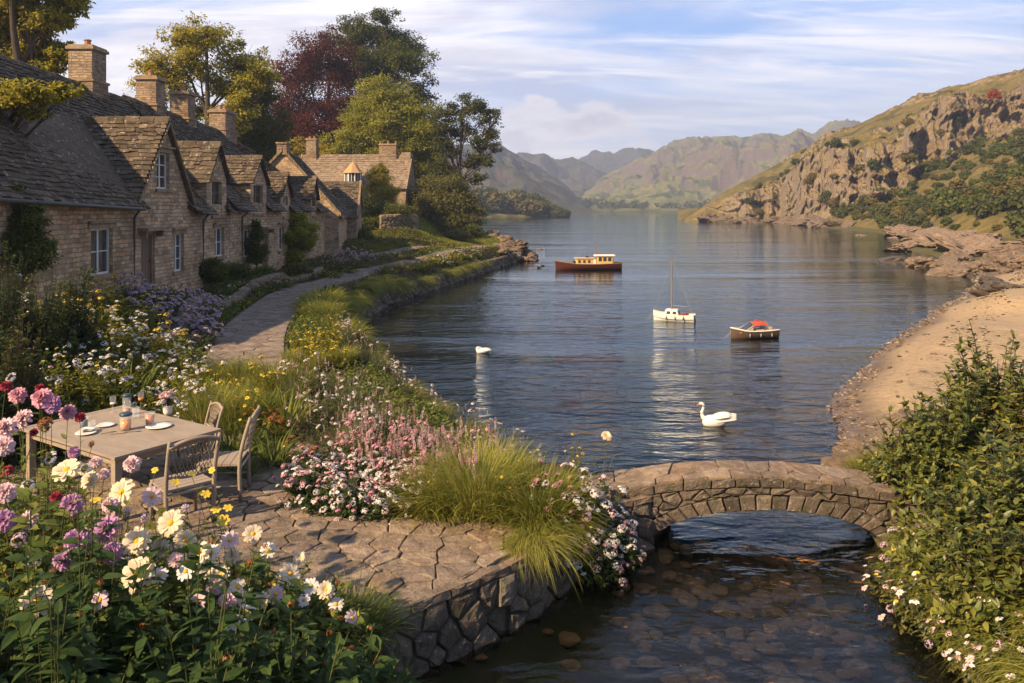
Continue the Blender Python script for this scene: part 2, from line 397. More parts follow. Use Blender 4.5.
PATH = np.array([(-3.3, 11.2), (-4.0, 12.8), (-5.1, 15.2), (-6.35, 19), (-7.25, 23.4), (-7.6, 28.4), (-7.55, 33.2), (-7.0, 39.8), (-6.1, 45.4), (-5.0, 51.7), (-3.3, 59), (-2.2, 64)], float)
DRIVE = np.array([(-9.6, 45), (-8.6, 47.6), (-7.2, 52), (-5.2, 58), (-3.4, 61.5)], float)
def resample(P, step):
    P = np.asarray(P, float)
    for _ in range(2):
        Q = [P[0]]
        for a, b in zip(P[:-1], P[1:]): Q += [a * .75 + b * .25, a * .25 + b * .75]
        Q.append(P[-1]); P = np.array(Q)
    L = np.r_[0, np.cumsum(np.linalg.norm(np.diff(P, axis=0), axis=1))]; s = np.linspace(0, L[-1], max(2, int(L[-1] / step) + 1))
    return np.stack([np.interp(s, L, P[:, i]) for i in range(P.shape[1])], 1)
def line_dist(x, y, P):
    P0 = np.stack([x, y], -1); d = np.full(P0.shape[:-1], 1e9)
    for a, b in zip(P[:-1], P[1:]):
        e = b - a; w = P0 - a; t = np.clip((w @ e) / (e @ e), 0, 1); d = np.minimum(d, np.linalg.norm(w - t[..., None] * e, axis=-1))
    return d

def mat_ground():
    t = NT('soil'); w = t.wco(); a = t.new('ShaderNodeAttribute', attribute_name='lawn'); la = a.outputs['Fac']
    n1 = t.noise(w, 1.3, 6, .65); n2 = t.noise(w, 12, 5, .7)
    soil = t.mix(n2, (.045, .032, .02), (.12, .085, .05)); rock = t.mix(n1, (.09, .07, .05), (.22, .17, .12))
    soil = t.mix(t.mr(t.noise(w, .9, 5), .5, .6), soil, (.05, .055, .02))
    grass = t.mix(n2, (.09, .12, .025), (.20, .22, .045)); grass = t.mix(t.mr(n1, .4, .65), grass, (.19, .16, .05))
    t.col(t.mix(la, soil, grass), .95, .1); t.bump(n2, .8, .05)
    return t.m
def mat_beach():
    t = NT('sand'); w = t.wco(); g = t.new('ShaderNodeSeparateXYZ'); t.l.new(w, g.inputs[0])
    n1 = t.noise(w, .5, 6, .6); n2 = t.noise(w, 25, 6, .75); n3 = t.noise(w, 4, 5, .6)
    dry = t.mix(n2, (.29, .205, .115), (.43, .315, .175)); dry = t.mix(t.mr(n1, .4, .7), dry, (.35, .25, .15))
    wet = t.mix(n2, (.095, .068, .048), (.15, .108, .076))
    h = t.math('ADD', g.outputs[2], t.math('MULTIPLY', t.math('SUBTRACT', n3, .5), .10))
    c = t.mix(t.mr(h, .06, .34, smooth=True), wet, dry)
    # old tide lines: thin wandering bands of darker wrack and shell
    hh = t.math('ADD', g.outputs[2], t.math('MULTIPLY', t.noise(w, .7, 4, .6), .35)); tl = t.math('SINE', t.math('MULTIPLY', hh, 60.0)); tl = t.math('MULTIPLY', t.mr(tl, .72, 1.0), t.mr(t.noise(w, 6, 6, .75), .46, .62)); c = t.mix(t.math('MULTIPLY', tl, .75), c, (.10, .075, .055))
    c = t.mix(t.mr(t.noise(w, 1.6, 6, .7), .50, .66, 0, .5), c, (.27, .19, .13))
    # pebbles and shell grit in the tide lines
    peb = t.math('MULTIPLY', t.mr(t.vor(w, 9), .10, .16, 1, 0), t.mr(t.noise(w, .8, 4), .50, .62))
    c = t.mix(t.math('MULTIPLY', peb, .8), c, (.09, .07, .055))
    a = t.new('ShaderNodeAttribute', attribute_name='lawn')
    soil = t.mix(t.noise(w, 5, 6, .7), (.05, .045, .02), (.17, .14, .06)); c = t.mix(a.outputs['Fac'], c, soil)
    t.col(c, .9, .25)
    t.l.new(t.mr(h, .02, .12, .25, .92), t.p.inputs['Roughness'])
    t.bump(t.math('ADD', t.math('MULTIPLY', n3, 1.0), t.math('ADD', t.math('MULTIPLY', n2, .3), t.math('MULTIPLY', n1, 2.0))), .8, .10)
    return t.m
def mat_bed():
    t = NT('lake_mud_depth_tint'); w = t.wco(); g = t.new('ShaderNodeSeparateXYZ'); t.l.new(w, g.inputs[0])
    n = t.noise(w, 3, 6, .7)
    sh = t.mix(n, (.05, .032, .018), (.14, .09, .05)); dp = (.006, .030, .058)  # deep end coloured blue-black in place of light absorbed by the water
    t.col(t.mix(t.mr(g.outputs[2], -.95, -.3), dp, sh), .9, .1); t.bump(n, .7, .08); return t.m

def build_ground():
    Y = 1.2 * np.exp(np.arange(0, 560) * .0119); Y = np.r_[np.linspace(-6, 1.0, 12), Y]
    A = np.r_[np.linspace(-1.6, -.72, 50)[:-1], np.linspace(-.72, .72, 470), np.linspace(.72, 1.6, 50)[1:]]
    yy = np.repeat(Y[:, None], len(A), 1); xx = A[None, :] * np.maximum(yy, 6.0)
    zz = ground_z(xx, yy); d = sd_poly(np.stack([xx, yy], -1), LAKE)
    right = xx > 3 + .05 * yy
    lawn = np.zeros_like(zz)
    dp = np.minimum(line_dist(xx, yy, PATH), line_dist(xx, yy, DRIVE))
    lawn = np.maximum(lawn, sstep(48, 52, yy) * sstep(1.2, 2.0, d + fbm(np.stack([xx, yy, xx * 0], -1), 3)))
    lawn = np.where(right, np.clip(sstep(2.2, 3.2, zz) + (1 - sstep(11.5, 14.5, yy + fbm(np.stack([xx, yy, xx * 0], -1), 3) * 3)) + sstep(40, 60, yy) * .3, 0, 1), lawn)
    V = np.stack([xx, yy, zz], -1); a, b = zz.shape; I = np.arange(a * b).reshape(a, b)
    Q = np.stack([I[:-1, :-1], I[:-1, 1:], I[1:, 1:], I[1:, :-1]], -1).reshape(-1, 4)
    dq = d.ravel()[Q].mean(1); rq = right.ravel()[Q].all(1); yq = yy.ravel()[Q].mean(1); zone = np.where(dq < -1.2 - 0 * dq, 0, np.where(rq & (yq < 58), 2, 1))
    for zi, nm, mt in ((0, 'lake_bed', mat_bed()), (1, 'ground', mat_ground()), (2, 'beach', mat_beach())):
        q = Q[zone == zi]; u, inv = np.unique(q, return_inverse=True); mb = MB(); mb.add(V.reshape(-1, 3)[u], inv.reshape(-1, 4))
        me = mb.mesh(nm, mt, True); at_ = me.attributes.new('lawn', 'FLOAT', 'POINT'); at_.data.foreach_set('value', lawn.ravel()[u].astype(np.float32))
        o = bpy.data.objects.new(nm, me); COL.objects.link(o); tag(o, kind='structure')
build_ground()

def build_water():
    t = NT('loch_water'); w = t.wco()
    g = t.new('ShaderNodeSeparateXYZ'); t.l.new(w, g.inputs[0])
    # wind ripples run across the view; calmer lanes lie between ruffled ones
    wa = t.wco((.85, 1.7, 1)); n1 = t.noise(wa, 1.5, 3, .5, .4)
    wb = t.wco((.5, 1.0, 1)); n2 = t.noise(wb, .55, 3, .5, .6)
    wc = t.wco((1.3, 2.2, 1)); n3 = t.noise(wc, 5.0, 3, .55, .3)
    wd = t.wco((.10, .4, 1)); n4 = t.noise(wd, .30, 3, .5, .3)
    lanes = t.mr(t.noise(t.wco((.03, .17, 1)), .5, 4, .55), .38, .60, .22, 1.0)
    h = t.math('ADD', t.math('ADD', t.math('MULTIPLY', n1, .115), t.math('MULTIPLY', n2, .15)), t.math('ADD', t.math('MULTIPLY', n3, .016), t.math('MULTIPLY', n4, .22)))
    # streams in the shade of the bank are smaller and calmer
    near = t.mr(g.outputs[1], 9.5, 14.0, .50, 1.0)
    farr = t.mr(g.outputs[1], 13.0, 46.0, .95, .20)      # ripples flatten with distance in the lee of the hills
    h = t.math('MULTIPLY', t.math('MULTIPLY', h, farr), t.math('MULTIPLY', lanes, near))
    b = t.new('ShaderNodeBump'); b.inputs['Strength'].default_value = 1.0; b.inputs['Distance'].default_value = 1.5
    t.l.new(h, b.inputs['Height'])
    fr = t.new('ShaderNodeFresnel'); fr.inputs[0].default_value = 1.333; t.l.new(b.outputs[0], fr.inputs['Normal'])
    gl = t.new('ShaderNodeBsdfGlossy'); gl.inputs['Roughness'].default_value = .03; t.l.new(b.outputs[0], gl.inputs['Normal'])
    gl.inputs['Color'].default_value = (.86, .95, 1, 1)
    tr = t.new('ShaderNodeBsdfTransparent'); tr.inputs[0].default_value = (.96, .90, .76, 1)
    mx = t.new('ShaderNodeMixShader'); t.l.new(fr.outputs[0], mx.inputs[0]); t.l.new(tr.outputs[0], mx.inputs[1]); t.l.new(gl.outputs[0], mx.inputs[2])
    t.l.new(mx.outputs[0], t.out.inputs[0])
    mb = MB(); mb.add([(-900, -8, 0), (1400, -8, 0), (1400, 1500, 0), (-900, 1500, 0)], [[0, 1, 2, 3]])
    tag(mb.build('water', t.m), kind='structure')
    t = NT('sea_foam'); t.col((.75, .74, .72), .6); al = t.noise(t.wco(), 26, 6, .75); a = t.new('ShaderNodeAttribute', attribute_name='dens')
    t.l.new(t.mr(t.math('ADD', al, a.outputs['Fac']), .96, 1.12, 0, .85), t.p.inputs['Alpha'])
    seg = np.array([p for p in LAKE if 13.5 < p[1] < 56 and p[0] > 5])
    P = resample(seg, .25); n = len(P); T = np.gradient(P, axis=0); T /= np.linalg.norm(T, axis=1)[:, None]; N = np.stack([-T[:, 1], T[:, 0]], 1)
    s = np.arange(n)
    sway = fbm(np.stack([P[:, 0] * .35, P[:, 1] * .35, P[:, 0] * 0], 1), 3) * 1.3
    mb = MB(); rows = []; dens = []
    for k, f in enumerate(np.linspace(-1, 1, 9)):
        off = sway * (.5 + P[:, 1] * .015) + f * (.06 + .009 * P[:, 1])
        q = P + N * off[:, None]; gzq = ground_z(q[:, 0], q[:, 1]); rows.append(np.stack([q[:, 0], q[:, 1], np.maximum(gzq + .012, .006)], 1))
        dens.append((1 - abs(f) ** 1.5) * .52 * (sstep(-.15, .25, fbm(np.stack([P[:, 0] * .8, P[:, 1] * .8, P[:, 0] * 0 + 4], 1), 3))) )
    V = np.stack(rows, 1); mb.grid(V); me = mb.mesh('sea_foam', t.m); at_ = me.attributes.new('dens', 'FLOAT', 'POINT'); at_.data.foreach_set('value', np.stack(dens, 1).ravel().astype(np.float32))
    o = put('sea_foam', me); tag(o, 'thin white foam line along the sandy shore', 'foam', kind='stuff')
build_water()

# ---------------------------------------------------------------- hills
def mat_hill(name, rock, g1, g2, dark, sc=1.0, slope=(.62, .80)):
    t = NT(name); w = t.wco(); g = t.new('ShaderNodeNewGeometry'); sp = t.new('ShaderNodeSeparateXYZ'); t.l.new(g.outputs['Normal'], sp.inputs[0])
    n1 = t.noise(w, .03 * sc, 7, .62); n2 = t.noise(w, .13 * sc, 7, .68); n3 = t.noise(w, .7 * sc, 6, .7)
    gr = t.mix(t.mr(n2, .38, .62), g1, g2); gr = t.mix(t.mr(n1, .50, .60, 0, .75), gr, dark); gr = t.mix(t.mr(n3, .55, .72, 0, .7), gr, dark)
    rk = t.mix(n3, tuple(x * .45 for x in rock), tuple(x * 1.45 for x in rock)); rk = t.mix(t.mr(n2, .5, .7, 0, .5), rk, tuple(x * .6 for x in rock)); rk = t.mix(t.mr(t.noise(w, .25 * sc, 6, .7), .48, .62, 0, .7), rk, (rock[0] * .78, rock[0] * .74, rock[0] * .68)); rk = t.mix(t.mr(t.noise(t.wco((1, 1, .35)), .5 * sc, 5, .7), .55, .65, 0, .6), rk, tuple(x * .22 for x in rock))
    sl = t.math('ADD', sp.outputs[2], t.math('MULTIPLY', t.math('SUBTRACT', n3, .5), .35))
    t.col(t.mix(t.mr(sl, slope[0], slope[1]), rk, gr), .95, .1)
    t.bump(t.math('ADD', n3, t.math('MULTIPLY', n2, 2)), .9, .9 / sc)
    return t.m

unit_ = lambda v: v / np.linalg.norm(v, axis=-1, keepdims=True)
def hillside():
    K = [  # px, shore Y, cliff Y, cliff base row, cliff top row, ridge Y, ridge row
        (678, 250, 254, 226, 225, 258, 224),         (690, 246, 250, 219, 215, 255, 214), (705, 239, 243, 219, 208, 252, 205), (725, 236, 241, 220, 200, 262, 191), (745, 226, 233, 221, 196, 275, 181), (780, 226, 231, 221, 190, 290, 163),
        (800, 196, 206, 219, 176, 285, 152), (835, 170, 184, 216, 160, 278, 134), (870, 148, 176, 208, 150, 270, 119), (905, 130, 176, 190, 134, 262, 105),
        (940, 110, 182, 165, 108, 255, 93), (980, 96, 186, 146, 92, 245, 79), (1024, 84, 186, 138, 84, 235, 69), (1100, 74, 180, 120, 74, 225, 52), (1250, 70, 176, 110, 60, 215, 35), (1500, 66, 170, 100, 50, 205, 20)]
    K = np.array(K, float)
    px = np.r_[np.linspace(678, 1060, 640), np.linspace(1060, 1500, 120)[1:]]
    f = lambda i: np.interp(px, K[:, 0], K[:, i])
    Ys, Yc, yb, yt, Yr, yr = (f(i) for i in range(1, 7)); a = (px - CX) / F
    zb = CAM_Z - (yb - HY) / F * Yc; cw = 2.0 + (Yr - Yc) * .035; zt = CAM_Z - (yt - HY) / F * (Yc + cw); zr = CAM_Z - (yr - HY) / F * Yr
    # small-scale wander of the crag line, both across and up the slope
    wn = fbm(np.stack([a * 30, a * 0, a * 0 + 2], 1), 4); w2 = fbm(np.stack([a * 9, a * 0 + 8, a * 0], 1), 4)
    Ycw = Yc + wn * 26 * sstep(700, 760, px); cw = cw * 1.7 + 2; zt = zt + (zr - zt) * np.clip(w2 * 1.1, -.2, .75); zb = zb * (1 + .5 * np.clip(wn, -.6, .6))
    T = np.r_[np.linspace(0, 1, 80), 1 + np.linspace(0, 1, 120)[1:], 2 + np.linspace(0, 1, 110)[1:], 3 + np.linspace(0, 1, 30)[1:]]
    V = []
    for tt in T:
        if tt <= 1: s = tt; Yv = Ys - 3 + (Ycw - Ys + 3) * s; z = -1.2 + (zb + 1.2) * s ** .8
        elif tt <= 2: s = tt - 1; Yv = Ycw + cw * s; z = zb + (zt - zb) * s
        elif tt <= 3: s = tt - 2; Y0 = Ycw + cw; Yv = Y0 + (np.maximum(Yr, Y0 + 6) - Y0) * s; z = zt + (zr - zt) * s ** .9
        else: s = tt - 3; Yv = Yr + 90 * s; z = zr + (4 - zr) * s * s - .05 * s
        V.append(np.stack([a * Yv, Yv, z], 1))
    P = np.array(V); V = P.copy(); tt = T[:, None]
    rot = np.array([[.87, 0, .5], [0, 1, 0], [-.5, 0, .87]]); Pw = P + 5 * np.stack([fbm(P * .05 + k, 3) for k in (11, 22, 33)], -1)
    crag = sstep(-.05, .22, fbm(Pw * .028 + 40, 4) + .30 * np.exp(-((tt - 1.5) / .55) ** 2) - .04)      # where bare rock breaks out
    cliffw = sstep(.8, 1.05, tt) * (1 - sstep(1.95, 2.25, tt)); alln = sstep(0, .2, tt) * (1 - .7 * sstep(2.9, 3, tt))
    def steps(x, k, sh): q = x * k; f = q - np.floor(q); return (np.floor(q) + sstep(.5 - sh, .5 + sh, f)) / k
    n1 = steps(fbm((Pw @ rot) * np.array([.055, .055, .09]), 4), 6, .18); n2 = steps(fbm((Pw @ rot) * np.array([.15, .15, .22]) + 7, 4), 5, .2)
    rg = fbm(Pw * .085, 6, ridged=True); fi = fbm(P * .45, 5, ridged=True); edge = sstep(682, 712, px)[None, :]
    ph = P[..., 2] / 5.5 + fbm(Pw * .035 + 5, 3) * 3.5 + P[..., 0] * .02; saw = ph - np.floor(ph); ledge = (1 - saw) ** 1.5
    rock = n1 * 14 + n2 * 4 + rg * 5.0 + fi * 1.0 + ledge * 2.6
    u = unit_(np.stack([a * 0 - .25, a * 0 - 1, a * 0 + .25], 1))[None]
    V = V + u * (rock * np.maximum(cliffw * .9, crag * .55 * sstep(.6, 1, tt)) * (.2 + .8 * edge) * np.clip((zr - 2) / 13, .22, 1.15) * (1 - sstep(2.8, 3.0, tt)))[..., None]
    V[..., 2] += (fbm(P * .045 + 50, 5) * 3.0 + crag * (fbm(P * .12 + 70, 5, ridged=True) * 2.6 + n2 * 2) + fi * .45) * alln * np.clip((px - 684) / 90, 0, 1) * np.clip(tt, 0, .8)
    mb = MB(); mb.grid(V)
    m = mat_hill('hillside_turf', (.29, .212, .138), (.115, .10, .032), (.23, .165, .055), (.055, .052, .02), 3.0, (.50, .72))
    o = mb.build('hills', m, smooth=True); tag(o, kind='structure')
    return px, V, T
HILL = hillside()

def mountain(pts, Y, foot, depth, name, mat, seed, amp, base_row=213, x0=-900, x1=1800, step=4.0, front=1.0):
    pts = np.array(pts, float); k = Y / 1000.0
    px = np.arange(pts[0, 0], pts[-1, 0], 1.1 if Y < 3000 else 2); a = (px - CX) / F
    yr = np.interp(px, pts[:, 0], pts[:, 1]); yr = yr + fbm(np.stack([px * .035, px * 0 + seed, px * 0], 1), 5) * 5.5 * np.clip((211 - yr) / 25, 0, 1)
    zr = CAM_Z + (HY - yr) / F * Y
    s = np.linspace(0, 1, 130)[:, None]
    Yf = np.interp(px, foot[:, 0], foot[:, 1]) if isinstance(foot, np.ndarray) else foot + 0 * px
    Yv = Yf + (Y - Yf) * s; z = -1 + (zr + 1) * (s ** 1.15)
    X = a[None] * Yv
    P = np.stack([X, Yv, z * 1.5], -1) / (95 * k) + seed
    rg = fbm(P, 7, 2.1, .52, ridged=True); bg = fbm(P * .45 + 3, 4)
    env = np.sin(np.clip(s, 0, 1) * pi) ** .7
    z = z + (rg * .62 + bg * .9) * amp * k * env * np.clip((zr + 5) / (60 * k), .15, 1.3)
    back = np.stack([X[-1] + 0 * X[:30], Y + np.linspace(0, depth, 31)[1:, None] + 0 * X[:30], zr[None] * (1 - np.linspace(0, 1, 31)[1:, None] ** 2)], -1)
    V = np.concatenate([np.stack([X, Yv, z], -1), back], 0)
    mb = MB(); mb.grid(V); o = mb.build(name, mat, smooth=True); tag(o, kind='structure')
mA = mat_hill('mountain_heather_shade_tint', (.10, .070, .080), (.065, .075, .050), (.11, .10, .065), (.028, .042, .034), .8, (.70, .88))  # heather darkened and blued, mountain shade and haze put into the colour
mB_ = mat_hill('mountain_grass', (.17, .125, .11), (.12, .135, .055), (.26, .225, .09), (.045, .065, .035), 1.1, (.70, .88))
ft = np.array([(-900, 640), (400, 640), (500, 600), (600, 720), (1800, 720)], float)
mountain([(-300, 205), (200, 200), (330, 185), (400, 165), (440, 151), (480, 149), (498, 150), (515, 157), (540, 171), (560, 184), (578, 199), (597, 212), (600, 214)], 1050, 560, 500, 'mountain', mA, 3.3, 62)
mountain([(380, 150), (480, 186), (505, 190), (530, 199), (548, 208), (556, 213)], 720, 420, 150, 'mountain', mA, 8.1, 34)
mountain([(480, 168), (520, 160), (545, 159), (562, 164), (580, 168), (600, 176), (622, 186), (650, 205), (660, 212)], 1750, 1000, 500, 'mountain', mA, 5.7, 60)
mountain([(540, 178), (575, 168), (600, 160), (622, 154), (640, 153), (655, 158), (672, 158), (700, 150), (760, 150)], 2150, 1300, 600, 'mountain', mA, 11.2, 50)
mountain([(560, 213), (580, 196), (600, 182), (615, 175), (635, 165), (650, 159), (668, 152), (690, 144), (712, 139), (735, 137), (748, 142), (765, 145), (785, 141), (812, 139), (850, 134), (900, 138), (1000, 130), (1300, 120), (1500, 130)],
         1450, 815, 500, 'mountain', mB_, 21.4, 78)

t = NT('air'); t.n.remove(t.p); vol = t.new('ShaderNodeVolumePrincipled'); vol.inputs['Color'].default_value = (.66, .78, 1.0, 1)
vol.inputs['Density'].default_value = HAZE_D; vol.inputs['Anisotropy'].default_value = .2
t.l.new(vol.outputs[0], t.out.inputs['Volume']); t.m.cycles.homogeneous_volume = True if hasattr(t.m, 'cycles') else None
mb = MB(); mb.box(-2500, 3600, -30, 2800, -9, 300); tag(mb.build('haze', t.m), 'pale thin haze lying over the loch and the far mountains', 'haze', kind='stuff')
# ================================================================== COTTAGES
def mat_masonry(name, base, sc=1.0):
    """coursed rubble limestone laid along the wall (UV in metres)"""
    t = NT(name); tc = t.new('ShaderNodeTexCoord'); w = t.wco()
    nz = t.noise(tc.outputs['UV'], 3.2, 5, .6, out='Color')
    ad = t.new('ShaderNodeVectorMath', operation='MULTIPLY_ADD'); t.l.new(nz, ad.inputs[0]); ad.inputs[1].default_value = (.20, .12, 0); t.l.new(tc.outputs['UV'], ad.inputs[2])
    b = t.new('ShaderNodeTexBrick'); t.l.new(ad.outputs[0], b.inputs['Vector'])
    b.inputs['Scale'].default_value = 1.0; b.inputs['Brick Width'].default_value = .33 * sc; b.inputs['Row Height'].default_value = .115 * sc
    b.inputs['Mortar Size'].default_value = .012; b.inputs['Mortar Smooth'].default_value = .4; b.inputs['Bias'].default_value = 0
    b.offset = .43; b.squash = .7; b.squash_frequency = 3
    b.inputs['Color1'].default_value = (0, 0, 0, 1); b.inputs['Color2'].default_value = (1, 1, 1, 1); b.inputs['Mortar'].default_value = (.5, .5, .5, 1)
    c = t.ramp(b.outputs['Color'], [(0, tuple(x * .62 for x in base)), (.35, base), (.7, tuple(min(1, x * 1.30) for x in base)), (1, (base[0] * 1.2, base[1] * 1.02, base[2] * .88))])
    c = t.mix(t.math('MULTIPLY', b.outputs['Fac'], .75), c, tuple(x * .55 for x in base))
    n1 = t.noise(w, 1.1, 7, .65); n2 = t.noise(w, 9, 7, .75)
    c = t.mix(t.mr(n1, .42, .66, 0, .75), c, t.mix(1, c, (.52, .46, .42), 'MULTIPLY'))
    c = t.mix(t.mr(n2, .35, .7), t.mix(1, c, (.68, .66, .64), 'MULTIPLY'), t.mix(1, c, (1.2, 1.16, 1.1), 'MULTIPLY'))
    t.col(c, .92, .15)
    h = t.math('ADD', t.math('MULTIPLY', t.math('SUBTRACT', 1, b.outputs['Fac']), .6), t.math('ADD', t.math('MULTIPLY', n2, .7), t.math('MULTIPLY', t.math('MULTIPLY', b.outputs['Color'], .5), 1)))
    t.bump(h, 1.0, .045)
    return t.m
M_WALL = mat_masonry('honey_limestone', (.54, .40, .26))
M_WALL2 = mat_masonry('grey_limestone', (.42, .32, .225), .9)
M_DRESS = mat_stone('dressed_stone', [(.30, .22, .14), (.38, .29, .19), (.33, .25, .17)], 1, 0, .4, lichen=.2)
M_TILE = mat_stone('stone_roof_tile', [(.078, .060, .044), (.122, .095, .070), (.170, .134, .100), (.100, .078, .057), (.21, .168, .126)], 1.2, .35, .5, .9, .55)
M_TILE2 = mat_stone('pale_stone_roof_tile', [(.22, .17, .125), (.30, .235, .175), (.36, .29, .22), (.26, .20, .155)], 1.2, .2, .5, .9, .5)
M_CHIM = mat_masonry('chimney_stone', (.36, .275, .19), .8)
M_WHITE = mat_plain('white_painted_wood', (.62, .60, .56), .45, .4, var=.08)
M_WOODD = mat_plain('weathered_oak', (.17, .115, .075), .7, .2, var=.35, scale=12)
M_LEAD = mat_plain('lead_grey', (.06, .055, .05), .5, .4, var=.2)
M_POT = mat_plain('clay_pot', (.33, .16, .09), .8, .2)
def mat_glass():
    t = NT('window_glass'); t.col((.035, .042, .05), .06, .9); t.bump(t.noise(t.co(), 3, 2), .05, .02); return t.m
M_GLASS = mat_glass()

class Frame:
    """local wall frame: u along the wall, n outward, z up"""
    def __init__(s, o, ang): s.o = np.array(o, float); s.a = ang; s.u = np.array([cos(ang), sin(ang), 0]); s.n = np.array([sin(ang), -cos(ang), 0])
    def p(s, u, n, z): return s.o + s.u * u + s.n * n + np.array([0, 0, z])
def fbox(mb, fr, u0, u1, n0, n1, z0, z1, m=0):
    V = np.array([fr.p(u, n, z) for z in (z0, z1) for n in (n1, n0) for u in (u0, u1)])
    mb.add(V, [[0, 2, 3, 1], [4, 5, 7, 6], [0, 1, 5, 4], [1, 3, 7, 5], [3, 2, 6, 7], [2, 0, 4, 6]], m=m)

def wall_panel(mb, fr, outline_fn, u0, u1, z0, holes, thick=.35, du=.25):
    """wall sheet between u0..u1 from z0 up to outline_fn(u), with rectangular openings and reveals"""
    us = sorted(set([u0, u1] + [h[0] for h in holes] + [h[1] for h in holes] + [k for k in outline_fn.knots if u0 < k < u1]))
    for a, b in zip(us[:-1], us[1:]):
        mid = (a + b) / 2; hs = sorted([h for h in holes if h[0] <= mid <= h[1]], key=lambda h: h[2])
        segs = []; z = z0
        for h in hs: segs.append((z, z, h[2], h[2])); z = h[3]
        segs.append((z, z, outline_fn(a + 1e-6), outline_fn(b - 1e-6)))
        for (za, zb, zc, zd) in segs:
            if max(zc - za, zd - zb) > 1e-3: mb.add([fr.p(a, 0, za), fr.p(b, 0, zb), fr.p(b, 0, zd), fr.p(a, 0, zc)], [[0, 1, 2, 3]])
    for (a, b, c, d) in holes:
        t = -.22
        for q in ([(a, 0, c), (a, t, c), (a, t, d), (a, 0, d)], [(b, 0, c), (b, 0, d), (b, t, d), (b, t, c)], [(a, 0, c), (b, 0, c), (b, t, c), (a, t, c)], [(a, 0, d), (a, t, d), (b, t, d), (b, 0, d)]):
            mb.add([fr.p(*x) for x in q], [[0, 1, 2, 3]])
class Outline:
    def __init__(s, pts): s.P = np.array(pts, float); s.knots = list(s.P[:, 0])
    def __call__(s, u): return float(np.interp(u, s.P[:, 0], s.P[:, 1]))

def add_window(parent, fr, u0, u1, z0, z1, cols=2, rows=2, hood=True, mat=None, sill=True, mull=False):
    mat = mat or M_WHITE; mb = MB(); w = .055; n0, n1 = -.17, -.11
    fbox(mb, fr, u0, u0 + w, n0, n1, z0, z1); fbox(mb, fr, u1 - w, u1, n0, n1, z0, z1)
    fbox(mb, fr, u0 + w, u1 - w, n0, n1, z0, z0 + w); fbox(mb, fr, u0 + w, u1 - w, n0, n1, z1 - w, z1)
    for i in range(1, cols):
        u = u0 + (u1 - u0) * i / cols; q = .03 if (cols == 2 or i % 2 == 0) else .014
        fbox(mb, fr, u - q, u + q, n0 + .004, n1 - .004, z0 + w, z1 - w)
    for j in range(1, rows):
        z = z0 + (z1 - z0) * j / rows; fbox(mb, fr, u0 + w, u1 - w, n0 + .012, n1 - .014, z - .014, z + .014)
    win = mb.build('window', mat, parent)
    g = MB(); g.add([fr.p(u0, -.145, z0), fr.p(u1, -.145, z0), fr.p(u1, -.145, z1), fr.p(u0, -.145, z1)], [[0, 1, 2, 3]]); g.build('pane', M_GLASS, win)
    # pale curtain edges and a dark room behind
    if sill:
        s = MB(); fbox(s, fr, u0 - .10, u1 + .10, -.1, .07, z0 - .10, z0 - .002); s.build('sill', M_DRESS, win)
    if hood:
        s = MB(); fbox(s, fr, u0 - .16, u1 + .16, -.1, .035, z1 + .002, z1 + .17); fbox(s, fr, u0 - .2, u1 + .2, .037, .12, z1 + .14, z1 + .2); s.build('lintel', M_DRESS, win)
    return win
def add_door(parent, fr, u0, u1, z0, z1, hood=True):
    d = MB(); n = 5
    for i in range(n):
        a = u0 + (u1 - u0) * i / n; b = u0 + (u1 - u0) * (i + 1) / n; fbox(d, fr, a + .006, b - .006, -.16, -.12, z0, z1 - .06)
    fbox(d, fr, u0, u1, -.19, -.165, z0, z1)
    o = d.build('door', M_WOODD, parent)
    f = MB(); fbox(f, fr, u0 - .002, u0 + .07, -.115, -.06, z0, z1); fbox(f, fr, u1 - .07, u1 + .002, -.115, -.06, z0, z1); fbox(f, fr, u0 + .07, u1 - .07, -.115, -.06, z1 - .08, z1); f.build('door_frame', M_DRESS, o)
    h = MB(); h.lathe([(0, 0), (.03, 0), (.035, .03), (0, .045)], tuple(fr.p(u1 - .16, -.1, z0 + 1.0)), 8); h.build('handle', M_LEAD, o)
    if hood:
        s = MB(); fbox(s, fr, u0 - .22, u1 + .22, -.05, .32, z1 + .06, z1 + .15); fbox(s, fr, u0 - .14, u0 - .04, .002, .22, z1 - .12, z1 + .058); fbox(s, fr, u1 + .04, u1 + .14, .002, .22, z1 - .12, z1 + .058); s.build('door_hood', M_DRESS, o)
    return o

